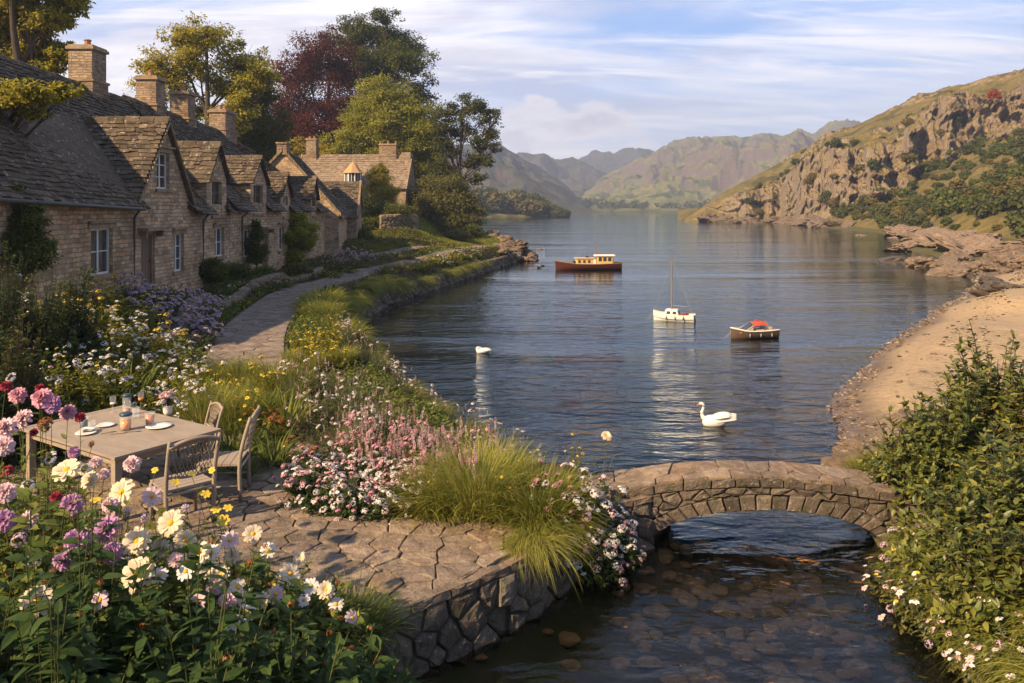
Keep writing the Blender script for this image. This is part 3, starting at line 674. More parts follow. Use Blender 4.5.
def tile_slope(mb, e0, e1, r0, r1, course=.175, wid=.23, clip=None, thick=.035, sag=.0, seed=0):
    """courses of rough stone tiles between eave line e0-e1 and ridge line r0-r1"""
    g = np.random.default_rng(seed + 100); e0, e1, r0, r1 = map(lambda q: np.array(q, float), (e0, e1, r0, r1))
    L = max(np.linalg.norm(r0 - e0), np.linalg.norm(r1 - e1)); n = max(2, int(L / course)); nrm = np.cross(e1 - e0, r0 - e0 + (r1 - e1)); nrm /= np.linalg.norm(nrm)
    if nrm[2] < 0: nrm = -nrm
    up = (r0 - e0 + r1 - e1); up /= np.linalg.norm(up)
    # under-boarding
    ub = up * (.55 if clip is not None else 0)
    mb.add([e0 + ub - nrm * .03, e1 + ub - nrm * .03, r1 - nrm * .03, r0 - nrm * .03], [[0, 1, 2, 3]]); 
    for j in range(n):
        f = j / n; a = e0 + (r0 - e0) * f; b = e1 + (r1 - e1) * f; W = np.linalg.norm(b - a)
        if W < .08: continue
        u = (b - a) / W; wj = wid * (1.25 - .5 * f); k = max(1, int(W / wj)); cut = np.sort(np.clip((np.arange(1, k) + g.uniform(-.33, .33, k - 1)) / k, 0, 1)) * W; cut = np.r_[0, cut, W]
        cs = L / n
        s0, s1 = cut[:-1] + .004, cut[1:] - .004; m = len(s0)
        dn = g.uniform(-.035, .035, m); th = thick * g.uniform(.6, 1.5, m); tl = g.uniform(-.012, .012, m)
        sg = -sag * np.sin(pi * (s0 + s1) / 2 / W) * sin(pi * min(1, f + .1))
        def P(s, v, h): return a[None] + u[None] * s[:, None] + up[None] * v[:, None] + nrm[None] * h[:, None]
        lo = -.05 + dn; hi = np.full(m, cs * 1.15)
        V = np.stack([P(s0, lo, th + .02 + tl + sg), P(s1, lo + g.uniform(-.012, .012, m), th + .02 - tl + sg), P(s1, hi, np.full(m, .012) + sg), P(s0, hi, np.full(m, .012) + sg),
                      P(s0, lo, np.full(m, -.0) + sg), P(s1, lo, np.full(m, -.0) + sg)], 1)
        if clip is not None:
            keep = clip(V.mean(1)); V = V[keep]; m = len(V)
            if m == 0: continue
        I = np.arange(m)[:, None] * 6
        Q = np.concatenate([I + np.array([0, 1, 2, 3]), I + np.array([4, 5, 1, 0]), I + np.array([4, 0, 3, 3])[:4] * 0 + np.array([4, 0, 3, 4])], 0) if False else np.concatenate([I + np.array([0, 1, 2, 3]), I + np.array([4, 5, 1, 0])], 0)
        T = np.concatenate([I + np.array([4, 0, 3]), I + np.array([5, 2, 1])], 0)
        mb.add(V.reshape(-1, 3), Q, T)
def ridge_caps(mb, a, b, w=.17, seed=0):
    a, b = np.array(a, float), np.array(b, float); L = np.linalg.norm(b - a); n = max(1, int(L / .45)); u = (b - a) / L; s = np.array([-u[1], u[0], 0]); g = np.random.default_rng(seed)
    for i in range(n):
        p = a + u * (L * i / n + .01); q = a + u * (L * (i + 1) / n - .01); h = .07 + g.uniform(0, .025); d = np.array([0, 0, 1])
        V = []
        for c in (p, q): V += [c - s * w - d * .10, c - s * w * .5 + d * (h - .04), c + d * h, c + s * w * .5 + d * (h - .04), c + s * w - d * .10]
        I = np.arange(10).reshape(2, 5); mb.grid(np.array(V).reshape(2, 5, 3)); mb.add(np.array(V)[[0, 1, 2, 3, 4]], [[0, 1, 3, 4]], [[1, 2, 3]])
def chimney(parent, c, w, d, z0, z1, pots=1, ang=0.0):
    fr = Frame((c[0], c[1], 0), ang); mb = MB()
    fbox(mb, fr, -w / 2 - .05, w / 2 + .05, -d / 2 - .05, d / 2 + .05, z0 - .9, z0 + .25)
    fbox(mb, fr, -w / 2, w / 2, -d / 2, d / 2, z0 + .25, z1 - .16)
    o = mb.build('chimney', M_CHIM, parent, uv=True)
    mb = MB(); fbox(mb, fr, -w / 2 - .07, w / 2 + .07, -d / 2 - .07, d / 2 + .07, z1 - .16, z1 - .06); fbox(mb, fr, -w / 2 - .02, w / 2 + .02, -d / 2 - .02, d / 2 + .02, z1 - .06, z1)
    bd = MB(); fbox(bd, fr, -w / 2 - .09, w / 2 + .09, -d / 2 - .09, d / 2 + .09, z0 + .2, z0 + .28); bd.build('chimney_band', M_DRESS, o)
    cap = mb.build('chimney_cap', M_DRESS, o)
    for i in range(pots):
        pot = MB(); q = fr.p((i - (pots - 1) / 2) * w * .45, 0, 0); pot.lathe([(.11, z1), (.10, z1 + .2), (.125, z1 + .21), (.125, z1 + .25), (.08, z1 + .25), (.08, z1 + .05)], (q[0], q[1], 0), 10); pot.build('chimney_pot', M_POT, o)
    return o
def pipe(parent, pts, r=.04, name='downpipe'):
    mb = MB(); mb.tube(pts, r, 8); return mb.build(name, M_LEAD, parent, smooth=True)

WX = -10.6; RX = -14.6
def main_row(name, label, y0, y1, ze0, ze1, zr0, zr1, wz, seed, openings, holes_fn=None, gables=(), dormers=(), end=False):
    """one cottage of the terrace row: front wall on x = WX facing the loch"""
    root = thing(name, label, 'cottage', (0, 0, 0), 0, 'old stone cottages in a row beside the path')
    fr = Frame((WX, 0, 0), R(90)); W = MB()     # u = +Y, n = +X
    pts = [(y0, ze0)]
    for g in gables: pts += [(g[0], np.interp(g[0], [y0, y1], [ze0, ze1])), ((g[0] + g[1]) / 2 + g[3], g[2]), (g[1], np.interp(g[1], [y0, y1], [ze0, ze1]))]
    pts.append((y1, ze1)); out = Outline(pts)
    wall_panel(W, fr, out, y0, y1, wz, [o[:4] for o in openings])
    for yy, ze, zr in ((y0, ze0, zr0), (y1, ze1, zr1)):   # end gables
        W.add([(WX, yy, wz), (RX, yy, wz), (RX - 4, yy, wz), (RX - 4, yy, ze), (RX, yy, zr - .12), (WX, yy, ze)], [[0, 1, 4, 5], [1, 2, 3, 4]])
    W.add([(RX - 4, y0, wz), (RX - 4, y1, wz), (RX - 4, y1, ze1), (RX - 4, y0, ze0)], [[0, 3, 2, 1]])
    W.build('wall', M_WALL, root, uv=True)
    roof = MB(); ov = .28
    sl = (zr0 - ze0) / (WX - RX)
    tile_slope(roof, (WX + ov, y0 - .1, ze0 - ov * sl), (WX + ov, y1 + .1, ze1 - ov * sl), (RX, y0 - .1, zr0), (RX, y1 + .1, zr1), seed=seed, sag=.10,
               clip=(lambda C: ~np.any([(C[:, 1] > g[0] + .12) & (C[:, 1] < g[1] - .12) & (C[:, 0] > WX - .25) for g in list(gables) + [d_[:2] for d_ in dormers]], axis=0)) if (gables or dormers) else None)
    tile_slope(roof, (RX - 4.2, y0 - .1, ze0 - .2), (RX - 4.2, y1 + .1, ze1 - .2), (RX, y0 - .1, zr0), (RX, y1 + .1, zr1), course=.4, wid=.6, seed=seed + 1, sag=.06)
    ridge_caps(roof, (RX, y0, zr0), (RX, y1, zr1), seed=seed)
    R_ = roof.build('roof', M_TILE, root)
    for gi, g in enumerate(gables):
        ym = (g[0] + g[1]) / 2 + g[3]; za = np.interp(g[0], [y0, y1], [ze0, ze1]); zb = np.interp(g[1], [y0, y1], [ze0, ze1]); zap = g[2]
        zr = np.interp(ym, [y0, y1], [zr0, zr1]); zem = np.interp(ym, [y0, y1], [ze0, ze1]); back = WX - (zap + .1 - zem) / (zr - zem) * (WX - RX) - .15
        gm = MB(); o_ = .16
        tile_slope(gm, (WX + o_, g[0] - .15, za - .12), (WX - .3, g[0] - .15, za - .12), (WX + o_, ym, zap + .12), (back, ym, zap + .12), course=.2, wid=.25, seed=seed + 7 + gi)
        tile_slope(gm, (WX + o_, g[1] + .15, zb - .12), (WX - .3, g[1] + .15, zb - .12), (WX + o_, ym, zap + .12), (back, ym, zap + .12), course=.2, wid=.25, seed=seed + 17 + gi)
        ridge_caps(gm, (WX + o_ + .02, ym, zap + .14), (back, ym, zap + .14), .13, seed)
        gm.build('gable_roof', M_TILE, R_)
        for ya, zz in ((g[0] - .15, za - .12), (g[1] + .15, zb - .12)):
            vb = MB()   # verge edge stones
            for k in range(14):
                f0, f1 = k / 14, (k + 1) / 14 - .01
                A = np.array([WX + o_ - .02, ya + (ym - ya) * f0, zz + (zap + .1 - zz) * f0]); B = np.array([WX + o_ - .02, ya + (ym - ya) * f1, zz + (zap + .1 - zz) * f1])
                vb.add([A + [0, 0, -.11], B + [0, 0, -.11], B + [0, 0, -.015], A + [0, 0, -.015], A + [.05, 0, -.10], B + [.05, 0, -.10], B + [.05, 0, -.02], A + [.05, 0, -.02]], [[4, 5, 6, 7], [0, 4, 7, 3], [1, 2, 6, 5], [3, 7, 6, 2], [0, 1, 5, 4]])
            vb.build('verge', M_DRESS, R_)
    for di, (a, b, zs, ze, zap, wpan) in enumerate(dormers):
        dm = MB(); ym = (a + b) / 2; xo = WX + .02
        frd = Frame((xo, 0, 0), R(90)); wall_panel(dm, frd, Outline([(a, ze), (ym, zap), (b, ze)]), a, b, zs, [wpan])
        for yy in (a, b): dm.add([(xo, yy, zs), (xo - 3.2, yy, zs), (xo - 3.2, yy, ze), (xo, yy, ze)], [[0, 1, 2, 3]])
        dw = dm.build('dormer', M_WALL, root, uv=True)
        add_window(dw, frd, *wpan, hood=False, cols=2, rows=3, mat=M_WOODD if di % 2 == 0 else M_WHITE)
        gm = MB()
        for s_, yy in ((1, a - .14), (-1, b + .14)):
            sl_ = (zap - ze) / ((b - a) / 2); ez = ze - .14 * sl_ + .02
            tile_slope(gm, (xo + .16, yy, ez), (xo - 3.2, yy, ez), (xo + .16, ym, zap + .07), (xo - 3.2, ym, zap + .07), course=.18, wid=.22, seed=seed + 40 + di)
        ridge_caps(gm, (xo + .18, ym, zap + .09), (xo - 3.0, ym, zap + .09), .12, seed)
        gm.build('dormer_roof', M_TILE, dw)
    return root, fr, R_

# --- cottage nearest the camera
gA = (22.45, 26.15, 7.05, 0.0)
op1 = [(17.0, 17.9, 3.0, 4.05), (20.05, 21.15, 2.75, 3.95), (23.75, 24.65, 5.05, 6.15), (22.75, 23.65, 1.9, 3.75), (25.0, 25.75, 2.45, 3.65), (30.6 - 2.2, 29.35, 2.7, 3.75)]
c1, f1, r1 = main_row('stone_cottage', 'long golden stone cottage nearest the garden, with a steep gable over its plank door', 15.6, 29.9, 5.01, 4.55, 9.0, 8.55, 1.6, 3, op1, gables=[gA],
                      dormers=[(27.6, 29.5, 4.0, 5.5, 6.7, (28.1, 29.05, 4.2, 5.4))])
add_window(c1, f1, *op1[0]); add_window(c1, f1, *op1[1]); add_window(c1, f1, *op1[2], rows=3); add_door(c1, f1, *op1[3]); add_window(c1, f1, *op1[4], rows=3); add_window(c1, f1, *op1[5])
for ya, yb in ((15.6, 22.2), (26.3, 27.7)):
    g0 = np.interp(ya, [15.6, 29.9], [5.01, 4.55]) - .36; g1_ = np.interp(yb, [15.6, 29.9], [5.01, 4.55]) - .36
    pipe(c1, [(WX + .36, ya, g0), (WX + .36, yb, g1_)], .05, 'gutter')
pipe(c1, [(WX + .33, 22.1, 4.5), (WX + .1, 22.15, 4.2), (WX + .1, 22.15, 1.8)]); pipe(c1, [(WX + .33, 27.1, 4.3), (WX + .1, 27.1, 4.05), (WX + .1, 27.1, 1.7)])
chimney(r1, (RX, 27.4), .95, .8, 8.55, 10.0, 1, R(90))
# --- second cottage
op2 = [(31.4, 32.3, 2.5, 3.6), (36.2, 37.1, 2.5, 3.6), (33.8, 34.7, 1.7, 3.5)]
c2, f2, r2 = main_row('stone_cottage', 'middle stone cottage of the row with two small dormers low on its dark tiled roof', 29.95, 39.4, 4.75, 4.55, 8.65, 8.3, 1.5, 23, op2,
                      dormers=[(32.2, 34.3, 4.1, 5.55, 6.5, (32.6, 33.8, 4.25, 5.4)), (36.4, 38.0, 3.9, 5.1, 6.0, (36.8, 37.6, 4.05, 5.0))])
add_window(c2, f2, *op2[0]); add_window(c2, f2, *op2[1]); add_door(c2, f2, *op2[2])
pipe(c2, [(WX + .36, 30.0, 4.42), (WX + .36, 32.0, 4.36)], .05, 'gutter'); pipe(c2, [(WX + .33, 31.0, 4.3), (WX + .1, 31.0, 4.1), (WX + .1, 31.0, 1.6)])
chimney(r2, (RX, 32.2), .85, .8, 8.35, 9.75, 1, R(90)); chimney(r2, (RX, 35.3), .8, .8, 8.15, 9.6, 1, R(90))
# --- third
op3 = [(40.4, 41.3, 2.4, 3.5)]
c3, f3, r3 = main_row('stone_cottage', 'third stone cottage of the row, its end set against the tall facing gable', 39.45, 45.0, 4.6, 4.5, 8.2, 7.6, 1.4, 43, op3,
                      dormers=[(41.9, 43.1, 3.9, 5.1, 6.0, (42.2, 42.9, 4.05, 5.0))])
add_window(c3, f3, *op3[0])
chimney(r3, (RX, 40.2), 1.5, .8, 8.1, 9.35, 2, R(90))

def free_house(name, label, o, ang, L, D, wz, ze, zr, tile, wallm, seed, front=(), endw=(), group=None, course=.24, back=True):
    """house with its long front along u, gables at both ends"""
    root = thing(name, label, 'cottage', (0, 0, 0), 0, group); fr = Frame(o, ang); mb = MB()
    wall_panel(mb, fr, Outline([(0, ze), (L, ze)]), 0, L, wz, [w[:4] for w in front])
    fe = Frame(fr.p(L, 0, 0), ang + R(90)); fs = Frame(fr.p(0, -D, 0), ang - R(90))
    gab = Outline([(0, ze), (D / 2, zr - .1), (D, ze)])
    wall_panel(mb, fe, gab, 0, D, wz, [w[:4] for w in endw]); wall_panel(mb, fs, gab, 0, D, wz, [])
    fb = Frame(fr.p(L, -D, 0), ang + R(180)); wall_panel(mb, fb, Outline([(0, ze), (L, ze)]), 0, L, wz, [])
    mb.build('wall', wallm, root, uv=True)
    rf = MB(); ov = .22; sl = (zr - ze) / (D / 2)
    for nn, rr in ((ov, -D / 2), (-D - ov, -D / 2)): tile_slope(rf, fr.p(-.12, nn, ze - ov * sl), fr.p(L + .12, nn, ze - ov * sl), fr.p(-.12, rr, zr), fr.p(L + .12, rr, zr), course=course, wid=.32, seed=seed, sag=.08)
    ridge_caps(rf, fr.p(-.1, -D / 2, zr), fr.p(L + .1, -D / 2, zr), seed=seed); r = rf.build('roof', tile, root)
    for F_ in (fe, fs):
        for (ua, za, ub, zb) in ((-.12, ze - .1, D / 2, zr + .05), (D + .12, ze - .1, D / 2, zr + .05)):
            vb = MB()
            for k in range(12):
                a = k / 12; b = (k + 1) / 12 - .008; U0, U1 = ua + (ub - ua) * a, ua + (ub - ua) * b; Z0, Z1 = za + (zb - za) * a, za + (zb - za) * b
                vb.add([F_.p(U0, .02, Z0 - .1), F_.p(U1, .02, Z1 - .1), F_.p(U1, .02, Z1 + .11), F_.p(U0, .02, Z0 + .11), F_.p(U0, .15, Z0 - .1), F_.p(U1, .15, Z1 - .1), F_.p(U1, .15, Z1 + .11), F_.p(U0, .15, Z0 + .11)],
                       [[4, 5, 6, 7], [0, 3, 2, 1], [0, 4, 7, 3], [1, 2, 6, 5], [3, 7, 6, 2], [0, 1, 5, 4]])
            vb.build('verge', M_DRESS, r)
    for w in front: add_window(root, fr, *w[:4], cols=2, rows=2)
    for w in endw: add_window(root, fe, *w[:4], cols=2, rows=2)
    return root, fr, fe, r
# --- cross house whose tall gable faces back along the row
c4, f4, e4, r4 = free_house('gabled_cottage', 'end stone cottage of the row with one tall gable facing back down the path', (-17.2, 52.0, 0), R(-82), 7.0, 6.3, 1.3, 4.15, 7.75, M_TILE, M_WALL, 71,
                            endw=[(3.9, 4.7, 2.5, 3.5)])
pk = MB(); q = e4.p(3.15, -.2, 0); fbx = Frame((q[0], q[1], 0), 0); fbox(pk, fbx, -.28, .28, -.3, .3, 7.5, 8.1); fbox(pk, fbx, -.33, .33, -.35, .35, 8.1, 8.2); pk.build('gable_finial', M_CHIM, r4, uv=True)
c5, f5, e5, r5 = free_house('small_outbuilding', 'low dark roofed stone outbuilding tucked right of the tall gable', (-13.0, 52.6, 0), R(6), 2.7, 4.2, 1.4, 4.0, 6.2, M_TILE, M_WALL2, 83, front=[(1.0, 1.6, 2.6, 3.4)], course=.22)
# --- house across the end of the lane
c6, f6, e6, r6 = free_house('stone_house', 'pale roofed stone house standing across the end of the lane below the big trees', (-21.0, 76.4, 0), R(-3), 10.9, 6.0, 3.0, 6.45, 9.65, M_TILE2, M_WALL2, 91,
                            front=[(3.2, 4.2, 4.4, 5.5), (7.8, 8.8, 4.4, 5.5)], endw=[(2.4, 3.4, 4.4, 5.5)], course=.28)
chimney(r6, tuple(f6.p(.95, -3, 0)[:2]), 1.0, .9, 9.3, 11.3, 2, R(-3)); chimney(r6, tuple(f6.p(8.6, -3, 0)[:2]), 1.7, .9, 9.3, 10.75, 3, R(-3))
pr = MB(); fbox(pr, f6, 10.0, 10.92, -3.6, -2.4, 8.7, 9.9); pr.build('parapet', M_CHIM, r6, uv=True)
def oriel():
    b = MB(); c = f6.p(5.9, .25, 0); k = 8; ang = np.arange(k) / k * 2 * pi + pi / 8; rr = .85
    b.lathe([(.25, 5.9), (rr, 6.35), (rr, 6.7)], tuple(c), 8); o = b.build('bay_window', M_WHITE, c6)
    w = MB(); P = [c + np.array([cos(a) * rr, sin(a) * rr, 0]) for a in ang]
    for i in range(k):
        a, b2 = P[i], P[(i + 1) % k]
        for f0, f1 in ((0, .14), (.86, 1), (.46, .54)):
            u, v = a + (b2 - a) * f0, a + (b2 - a) * f1; w.add([u + [0, 0, 6.7], v + [0, 0, 6.7], v + [0, 0, 7.75], u + [0, 0, 7.75]], [[0, 1, 2, 3]])
    w.build('frame', M_WHITE, o); g = MB(); g.lathe([(rr - .07, 6.7), (rr - .07, 7.75)], tuple(c), 8); g.build('pane', M_GLASS, o)
    rf = MB(); prof = [(rr + .2, 7.72), (rr + .05, 7.85), (.55, 8.25), (.28, 8.6), (.02, 8.85)]; rf.lathe(prof, tuple(c), 8); rf.build('bay_roof', mat_plain('pale_ochre_tile', (.42, .26, .13), .8, .2, var=.3), o)
oriel()
wd = MB(); fw = Frame(f6.p(.2, .3, 0), R(-3)); wall_panel(wd, fw, Outline([(0, 7.6), (.6, 8.3), (1.2, 7.6)]), 0, 1.2, 6.5, [(.35, .85, 6.9, 7.5)]); fbox(wd, fw, 0, 1.2, -1.6, -.22, 6.5, 7.59); o = wd.build('white_dormer', M_WHITE, c6); add_window(o, fw, .35, .85, 6.9, 7.5, sill=False, hood=False)
# ================================================================== STONEWORK (terrace, path, walls, bridge)
def clip_poly(P, n, c):
    """keep the part of polygon P where n.p <= c"""
    out = []; d = [n[0] * p[0] + n[1] * p[1] - c for p in P]
    for i in range(len(P)):
        j = (i + 1) % len(P)
        if d[i] <= 0: out.append(P[i])
        if (d[i] < 0) != (d[j] < 0) and d[i] != d[j]:
            t = d[i] / (d[i] - d[j]); out.append((P[i][0] + (P[j][0] - P[i][0]) * t, P[i][1] + (P[j][1] - P[i][1]) * t))
    return out
def voronoi(seeds, bound, sx=1.0, sy=1.0):
    """Voronoi cells (list of polygons) of seeds inside the rectangle bound, in an anisotropic metric"""
    s = np.array(seeds, float) * [sx, sy]; x0, x1, y0, y1 = bound; cells = []
    for i, p in enumerate(s):
        d = ((s - p) ** 2).sum(1); idx = np.argsort(d)[1:15]
        P = [(x0 * sx, y0 * sy), (x1 * sx, y0 * sy), (x1 * sx, y1 * sy), (x0 * sx, y1 * sy)]
        for j in idx:
            q = s[j]; n = q - p; c = (q @ q - p @ p) / 2; P = clip_poly(P, n, c)
            if len(P) < 3: break
        if len(P) >= 3: cells.append([(a / sx, b / sy) for a, b in P])
    return cells
def jitter_seeds(x0, x1, y0, y1, dx, dy, jit, g, run=.5, jy=.8):
    out = []; ny = max(1, int((y1 - y0) / dy))
    for j in range(ny):
        nx = max(1, int((x1 - x0) / dx)); 
        for i in range(nx + 1):
            out.append((x0 + (i + (run if j % 2 else 0) + g.uniform(-jit, jit)) * dx, y0 + (j + .5 + g.uniform(-jit, jit) * jy) * dy))
    return out
def area(P):
    return .5 * abs(sum(P[i][0] * P[(i + 1) % len(P)][1] - P[(i + 1) % len(P)][0] * P[i][1] for i in range(len(P))))
def stone_cells(mb, cells, mapf, g, gap=.012, h=.03, depth=.04, dome=.012, tilt=.006, round_=.03, m=0, soft=.25):
    """every polygon becomes one stone with a worn, rounded edge; mapf(u, v, h) -> world"""
    for P in cells:
        P = np.array(P, float)
        keep = [i for i in range(len(P)) if np.linalg.norm(P[i] - P[i - 1]) > 1e-3]; P = P[keep]
        if len(P) < 3 or area(P) < 8e-4: continue
        # subdivide and roughen the outline so no edge is a ruled line
        Q = []
        for i in range(len(P)):
            a, b = P[i], P[(i + 1) % len(P)]; L = np.linalg.norm(b - a); k = max(1, min(5, int(L / .09)))
            for t in range(k):
                q = a + (b - a) * t / k
                if t: q = q + g.normal(0, .006 if L > .05 else 0, 2)
                Q.append(q)
        Q = np.array(Q); c = Q.mean(0); n = len(Q); r = np.linalg.norm(Q - c, axis=1)[:, None] + 1e-6
        # soften corners
        Qs = (Q * 2 + np.roll(Q, 1, 0) + np.roll(Q, -1, 0)) / 4; Q = Q + (Qs - Q) * soft
        def inset(d): return c + (Q - c) * np.clip(1 - d / r, .05, 1)
        hh = h + g.uniform(-1, 1) * tilt * 1.2; tl = g.normal(0, tilt, 2)
        rings = [(inset(gap), -depth), (inset(gap + .002), hh - round_ * .9), (inset(gap + round_ * .35), hh - round_ * .25), (inset(gap + round_), hh)]
        V = []
        for (q, z) in rings:
            lift = ((q - c) @ tl) / (np.abs(r).max()) + (g.normal(0, .003, n) if z > 0 else 0); V.append(np.stack([q[:, 0], q[:, 1], z + lift], 1))
        q = c + (Q - c) * .5; V.append(np.stack([q[:, 0], q[:, 1], np.full(n, hh + dome * .7) + g.normal(0, .004 + dome * .15, n)], 1))
        V = np.array(V); W = mapf(V[..., 0].ravel(), V[..., 1].ravel(), V[..., 2].ravel()).reshape(len(V), n, 3)
        ctr = mapf(np.array([c[0]]), np.array([c[1]]), np.array([hh + dome]))
        I = np.arange(len(V) * n).reshape(len(V), n); J = np.roll(I, -1, 1)
        Qd = np.stack([I[:-1], J[:-1], J[1:], I[1:]], -1).reshape(-1, 4)
        T = np.stack([I[-1], J[-1], np.full(n, len(V) * n)], -1)
        mb.add(np.vstack([W.reshape(-1, 3), ctr]), Qd, T, m)
M_FLAG = mat_stone('worn_flagstone', [(.20, .155, .12), (.31, .245, .185), (.26, .21, .165), (.38, .30, .225), (.29, .21, .15)], 1.6, .30, .8, .75, .25)
M_RUBBLE = mat_stone('dark_rubble', [(.11, .092, .074), (.18, .148, .12), (.23, .19, .155), (.14, .117, .094), (.28, .235, .19)], 2.2, .55, .9, .85, .35)
M_PATHS = mat_stone('path_flagstone', [(.20, .165, .14), (.27, .22, .185), (.23, .19, .16), (.31, .255, .21)], 1.2, .2, .4, .8, .2)
M_JOINT = mat_plain('dark_joint_earth', (.075, .060, .036), .95, .1, var=.5, scale=10)
TZ = .62
def terrace():
    g = np.random.default_rng(4)
    A = np.array([-1.10, 7.62]); B = np.array([.10, 8.72]); C = np.array([.75, 9.75])      # water edge
    root = thing('stone_terrace', 'flagstone terrace with a rough stone retaining wall dropping to the stream', 'terrace', (0, 0, 0))
    # paving: cells in a frame turned with the edge
    th = np.arctan2(B[1] - A[1], B[0] - A[0]); ex = np.array([cos(th), sin(th)]); ey = np.array([-sin(th), cos(th)])
    poly = [(-3.1, 5.75), (A[0], A[1]), (B[0], B[1]), (C[0], C[1]), (1.2, 10.3), (-2.5, 12.6), (-4.2, 13.2), (-7.3, 13.6), (-8.2, 10.5), (-6.2, 7.6)]
    def inside(P):
        for i in range(len(poly)):
            a, b = np.array(poly[i]), np.array(poly[(i + 1) % len(poly)]); e = b - a; n = np.array([e[1], -e[0]]); P2 = clip_poly(P, n, n @ a)
            P = P2
            if len(P) < 3: return None
        return P
    # convex enough: clip in world space
    seeds = jitter_seeds(-9, 5, -3, 8, .46, .28, .38, g, .5, .36)
    cells = voronoi(seeds, (-9, 5, -3, 8)); out = []
    for P in cells:
        W = [tuple(A + ex * p[0] + ey * p[1]) for p in P]; W = inside(W)
        if W is not None and len(W) >= 3: out.append(W)
    mb = MB(); stone_cells(mb, out, lambda u, v, h: np.stack([u, v, TZ + h], -1), g, gap=.006, h=.040, depth=.02, dome=.002, tilt=.005, round_=.013)
    mb.build('paving', M_FLAG, root)
    bs = MB(); W = np.array([(x, y, TZ + .012) for x, y in poly]); c = W.mean(0); bs.add(np.vstack([W, c]), T=[[i, (i + 1) % len(W), len(W)] for i in range(len(W))]); bs.build('joint_earth', M_JOINT, root)
    # retaining wall, with a coping and rough rubble below
    line = np.array([(-3.3, 5.58), A, B, C, (1.25, 10.3), (1.85, 10.62)]); L = np.r_[0, np.cumsum(np.linalg.norm(np.diff(line, axis=0), axis=1))]
    def wmap(u, v, h):
        x = np.interp(u, L, line[:, 0]); y = np.interp(u, L, line[:, 1]); e = 1e-2
        tx = np.interp(u + e, L, line[:, 0]) - np.interp(u - e, L, line[:, 0]); ty = np.interp(u + e, L, line[:, 1]) - np.interp(u - e, L, line[:, 1]); n = np.hypot(tx, ty) + 1e-9
        return np.stack([x + ty / n * (h + (TZ - v) * .10), y - tx / n * (h + (TZ - v) * .10), v], -1)
    mb = MB(); cells = voronoi(jitter_seeds(0, L[-1], -.5, TZ - .06, .34, .21, .50, g), (0, L[-1], -.5, TZ - .045))
    stone_cells(mb, cells, wmap, g, gap=.005, h=.05, depth=.08, dome=.022, tilt=.022, round_=.022)
    w = mb.build('retaining_wall', M_RUBBLE, root)
    u = np.linspace(0, L[-1], 60); b = MB(); P0 = wmap(u, np.full(60, TZ + .0), np.full(60, 0.0)); P1 = wmap(u, np.full(60, -.6), np.full(60, 0.0)); b.grid(np.stack([P1, P0], 1)); b.build('backing', M_JOINT, w)
    mb = MB(); cells = voronoi(jitter_seeds(0, L[-1], TZ - .05, TZ + .05, .42, .1, .3, g), (0, L[-1], TZ - .05, TZ + .045))
    stone_cells(mb, cells, wmap, g, gap=.003, h=.045, depth=.06, dome=.003, tilt=.006, round_=.012); mb.build('coping', M_FLAG, root)
terrace()

def ribbon(name, line, w0, w1, lift, mat, stones=None, seed=1):
    P = resample(line, .22); n = len(P); T = np.gradient(P, axis=0); T /= np.linalg.norm(T, axis=1)[:, None]; N = np.stack([T[:, 1], -T[:, 0]], 1)
    L = np.r_[0, np.cumsum(np.linalg.norm(np.diff(P, axis=0), axis=1))]; g = np.random.default_rng(seed)
    zc = ground_z(P[:, 0], P[:, 1]); ker = np.ones(9) / 9; zc = np.convolve(np.pad(zc, 4, 'edge'), ker, 'valid')
    wd = np.linspace(w0, w1, n)
    def f(u, v, h):
        x = np.interp(u, L, P[:, 0]); y = np.interp(u, L, P[:, 1]); nx = np.interp(u, L, N[:, 0]); ny = np.interp(u, L, N[:, 1]); w = np.interp(u, L, wd)
        return np.stack([x + nx * v * w, y + ny * v * w, np.interp(u, L, zc) + lift + h], -1)
    mb = MB(); cells = voronoi(jitter_seeds(0, L[-1], -.5, .5, .5, .25, .34, g), (0, L[-1], -.5, .5))
    def sc(u, v, h): return f(u, v, h)
    # cells live in (metres, fraction of width): rescale fraction so gaps stay even
    cells = [[(a, b * 1.4) for a, b in c] for c in cells]
    stone_cells(mb, cells, lambda u, v, h: f(u, v / 1.4, h), g, gap=.006, h=.035, depth=.03, dome=.002, tilt=.004, round_=.013)
    o = mb.build(name, mat); tag(o, kind='structure')
    b = MB(); R0 = [f(L, np.full(n, k), np.full(n, dz)) for k, dz in ((-.60, -.12), (-.54, .006), (.54, .006), (.60, -.12))]; b.grid(np.stack(R0, 1)); q = b.build(name + '_bed', M_JOINT, smooth=False); q.parent = o
    return o
ribbon('path', PATH, 1.7, 1.45, .045, M_PATHS, seed=3)
ribbon('driveway', DRIVE, 1.3, 1.2, .05, M_PATHS, seed=5)

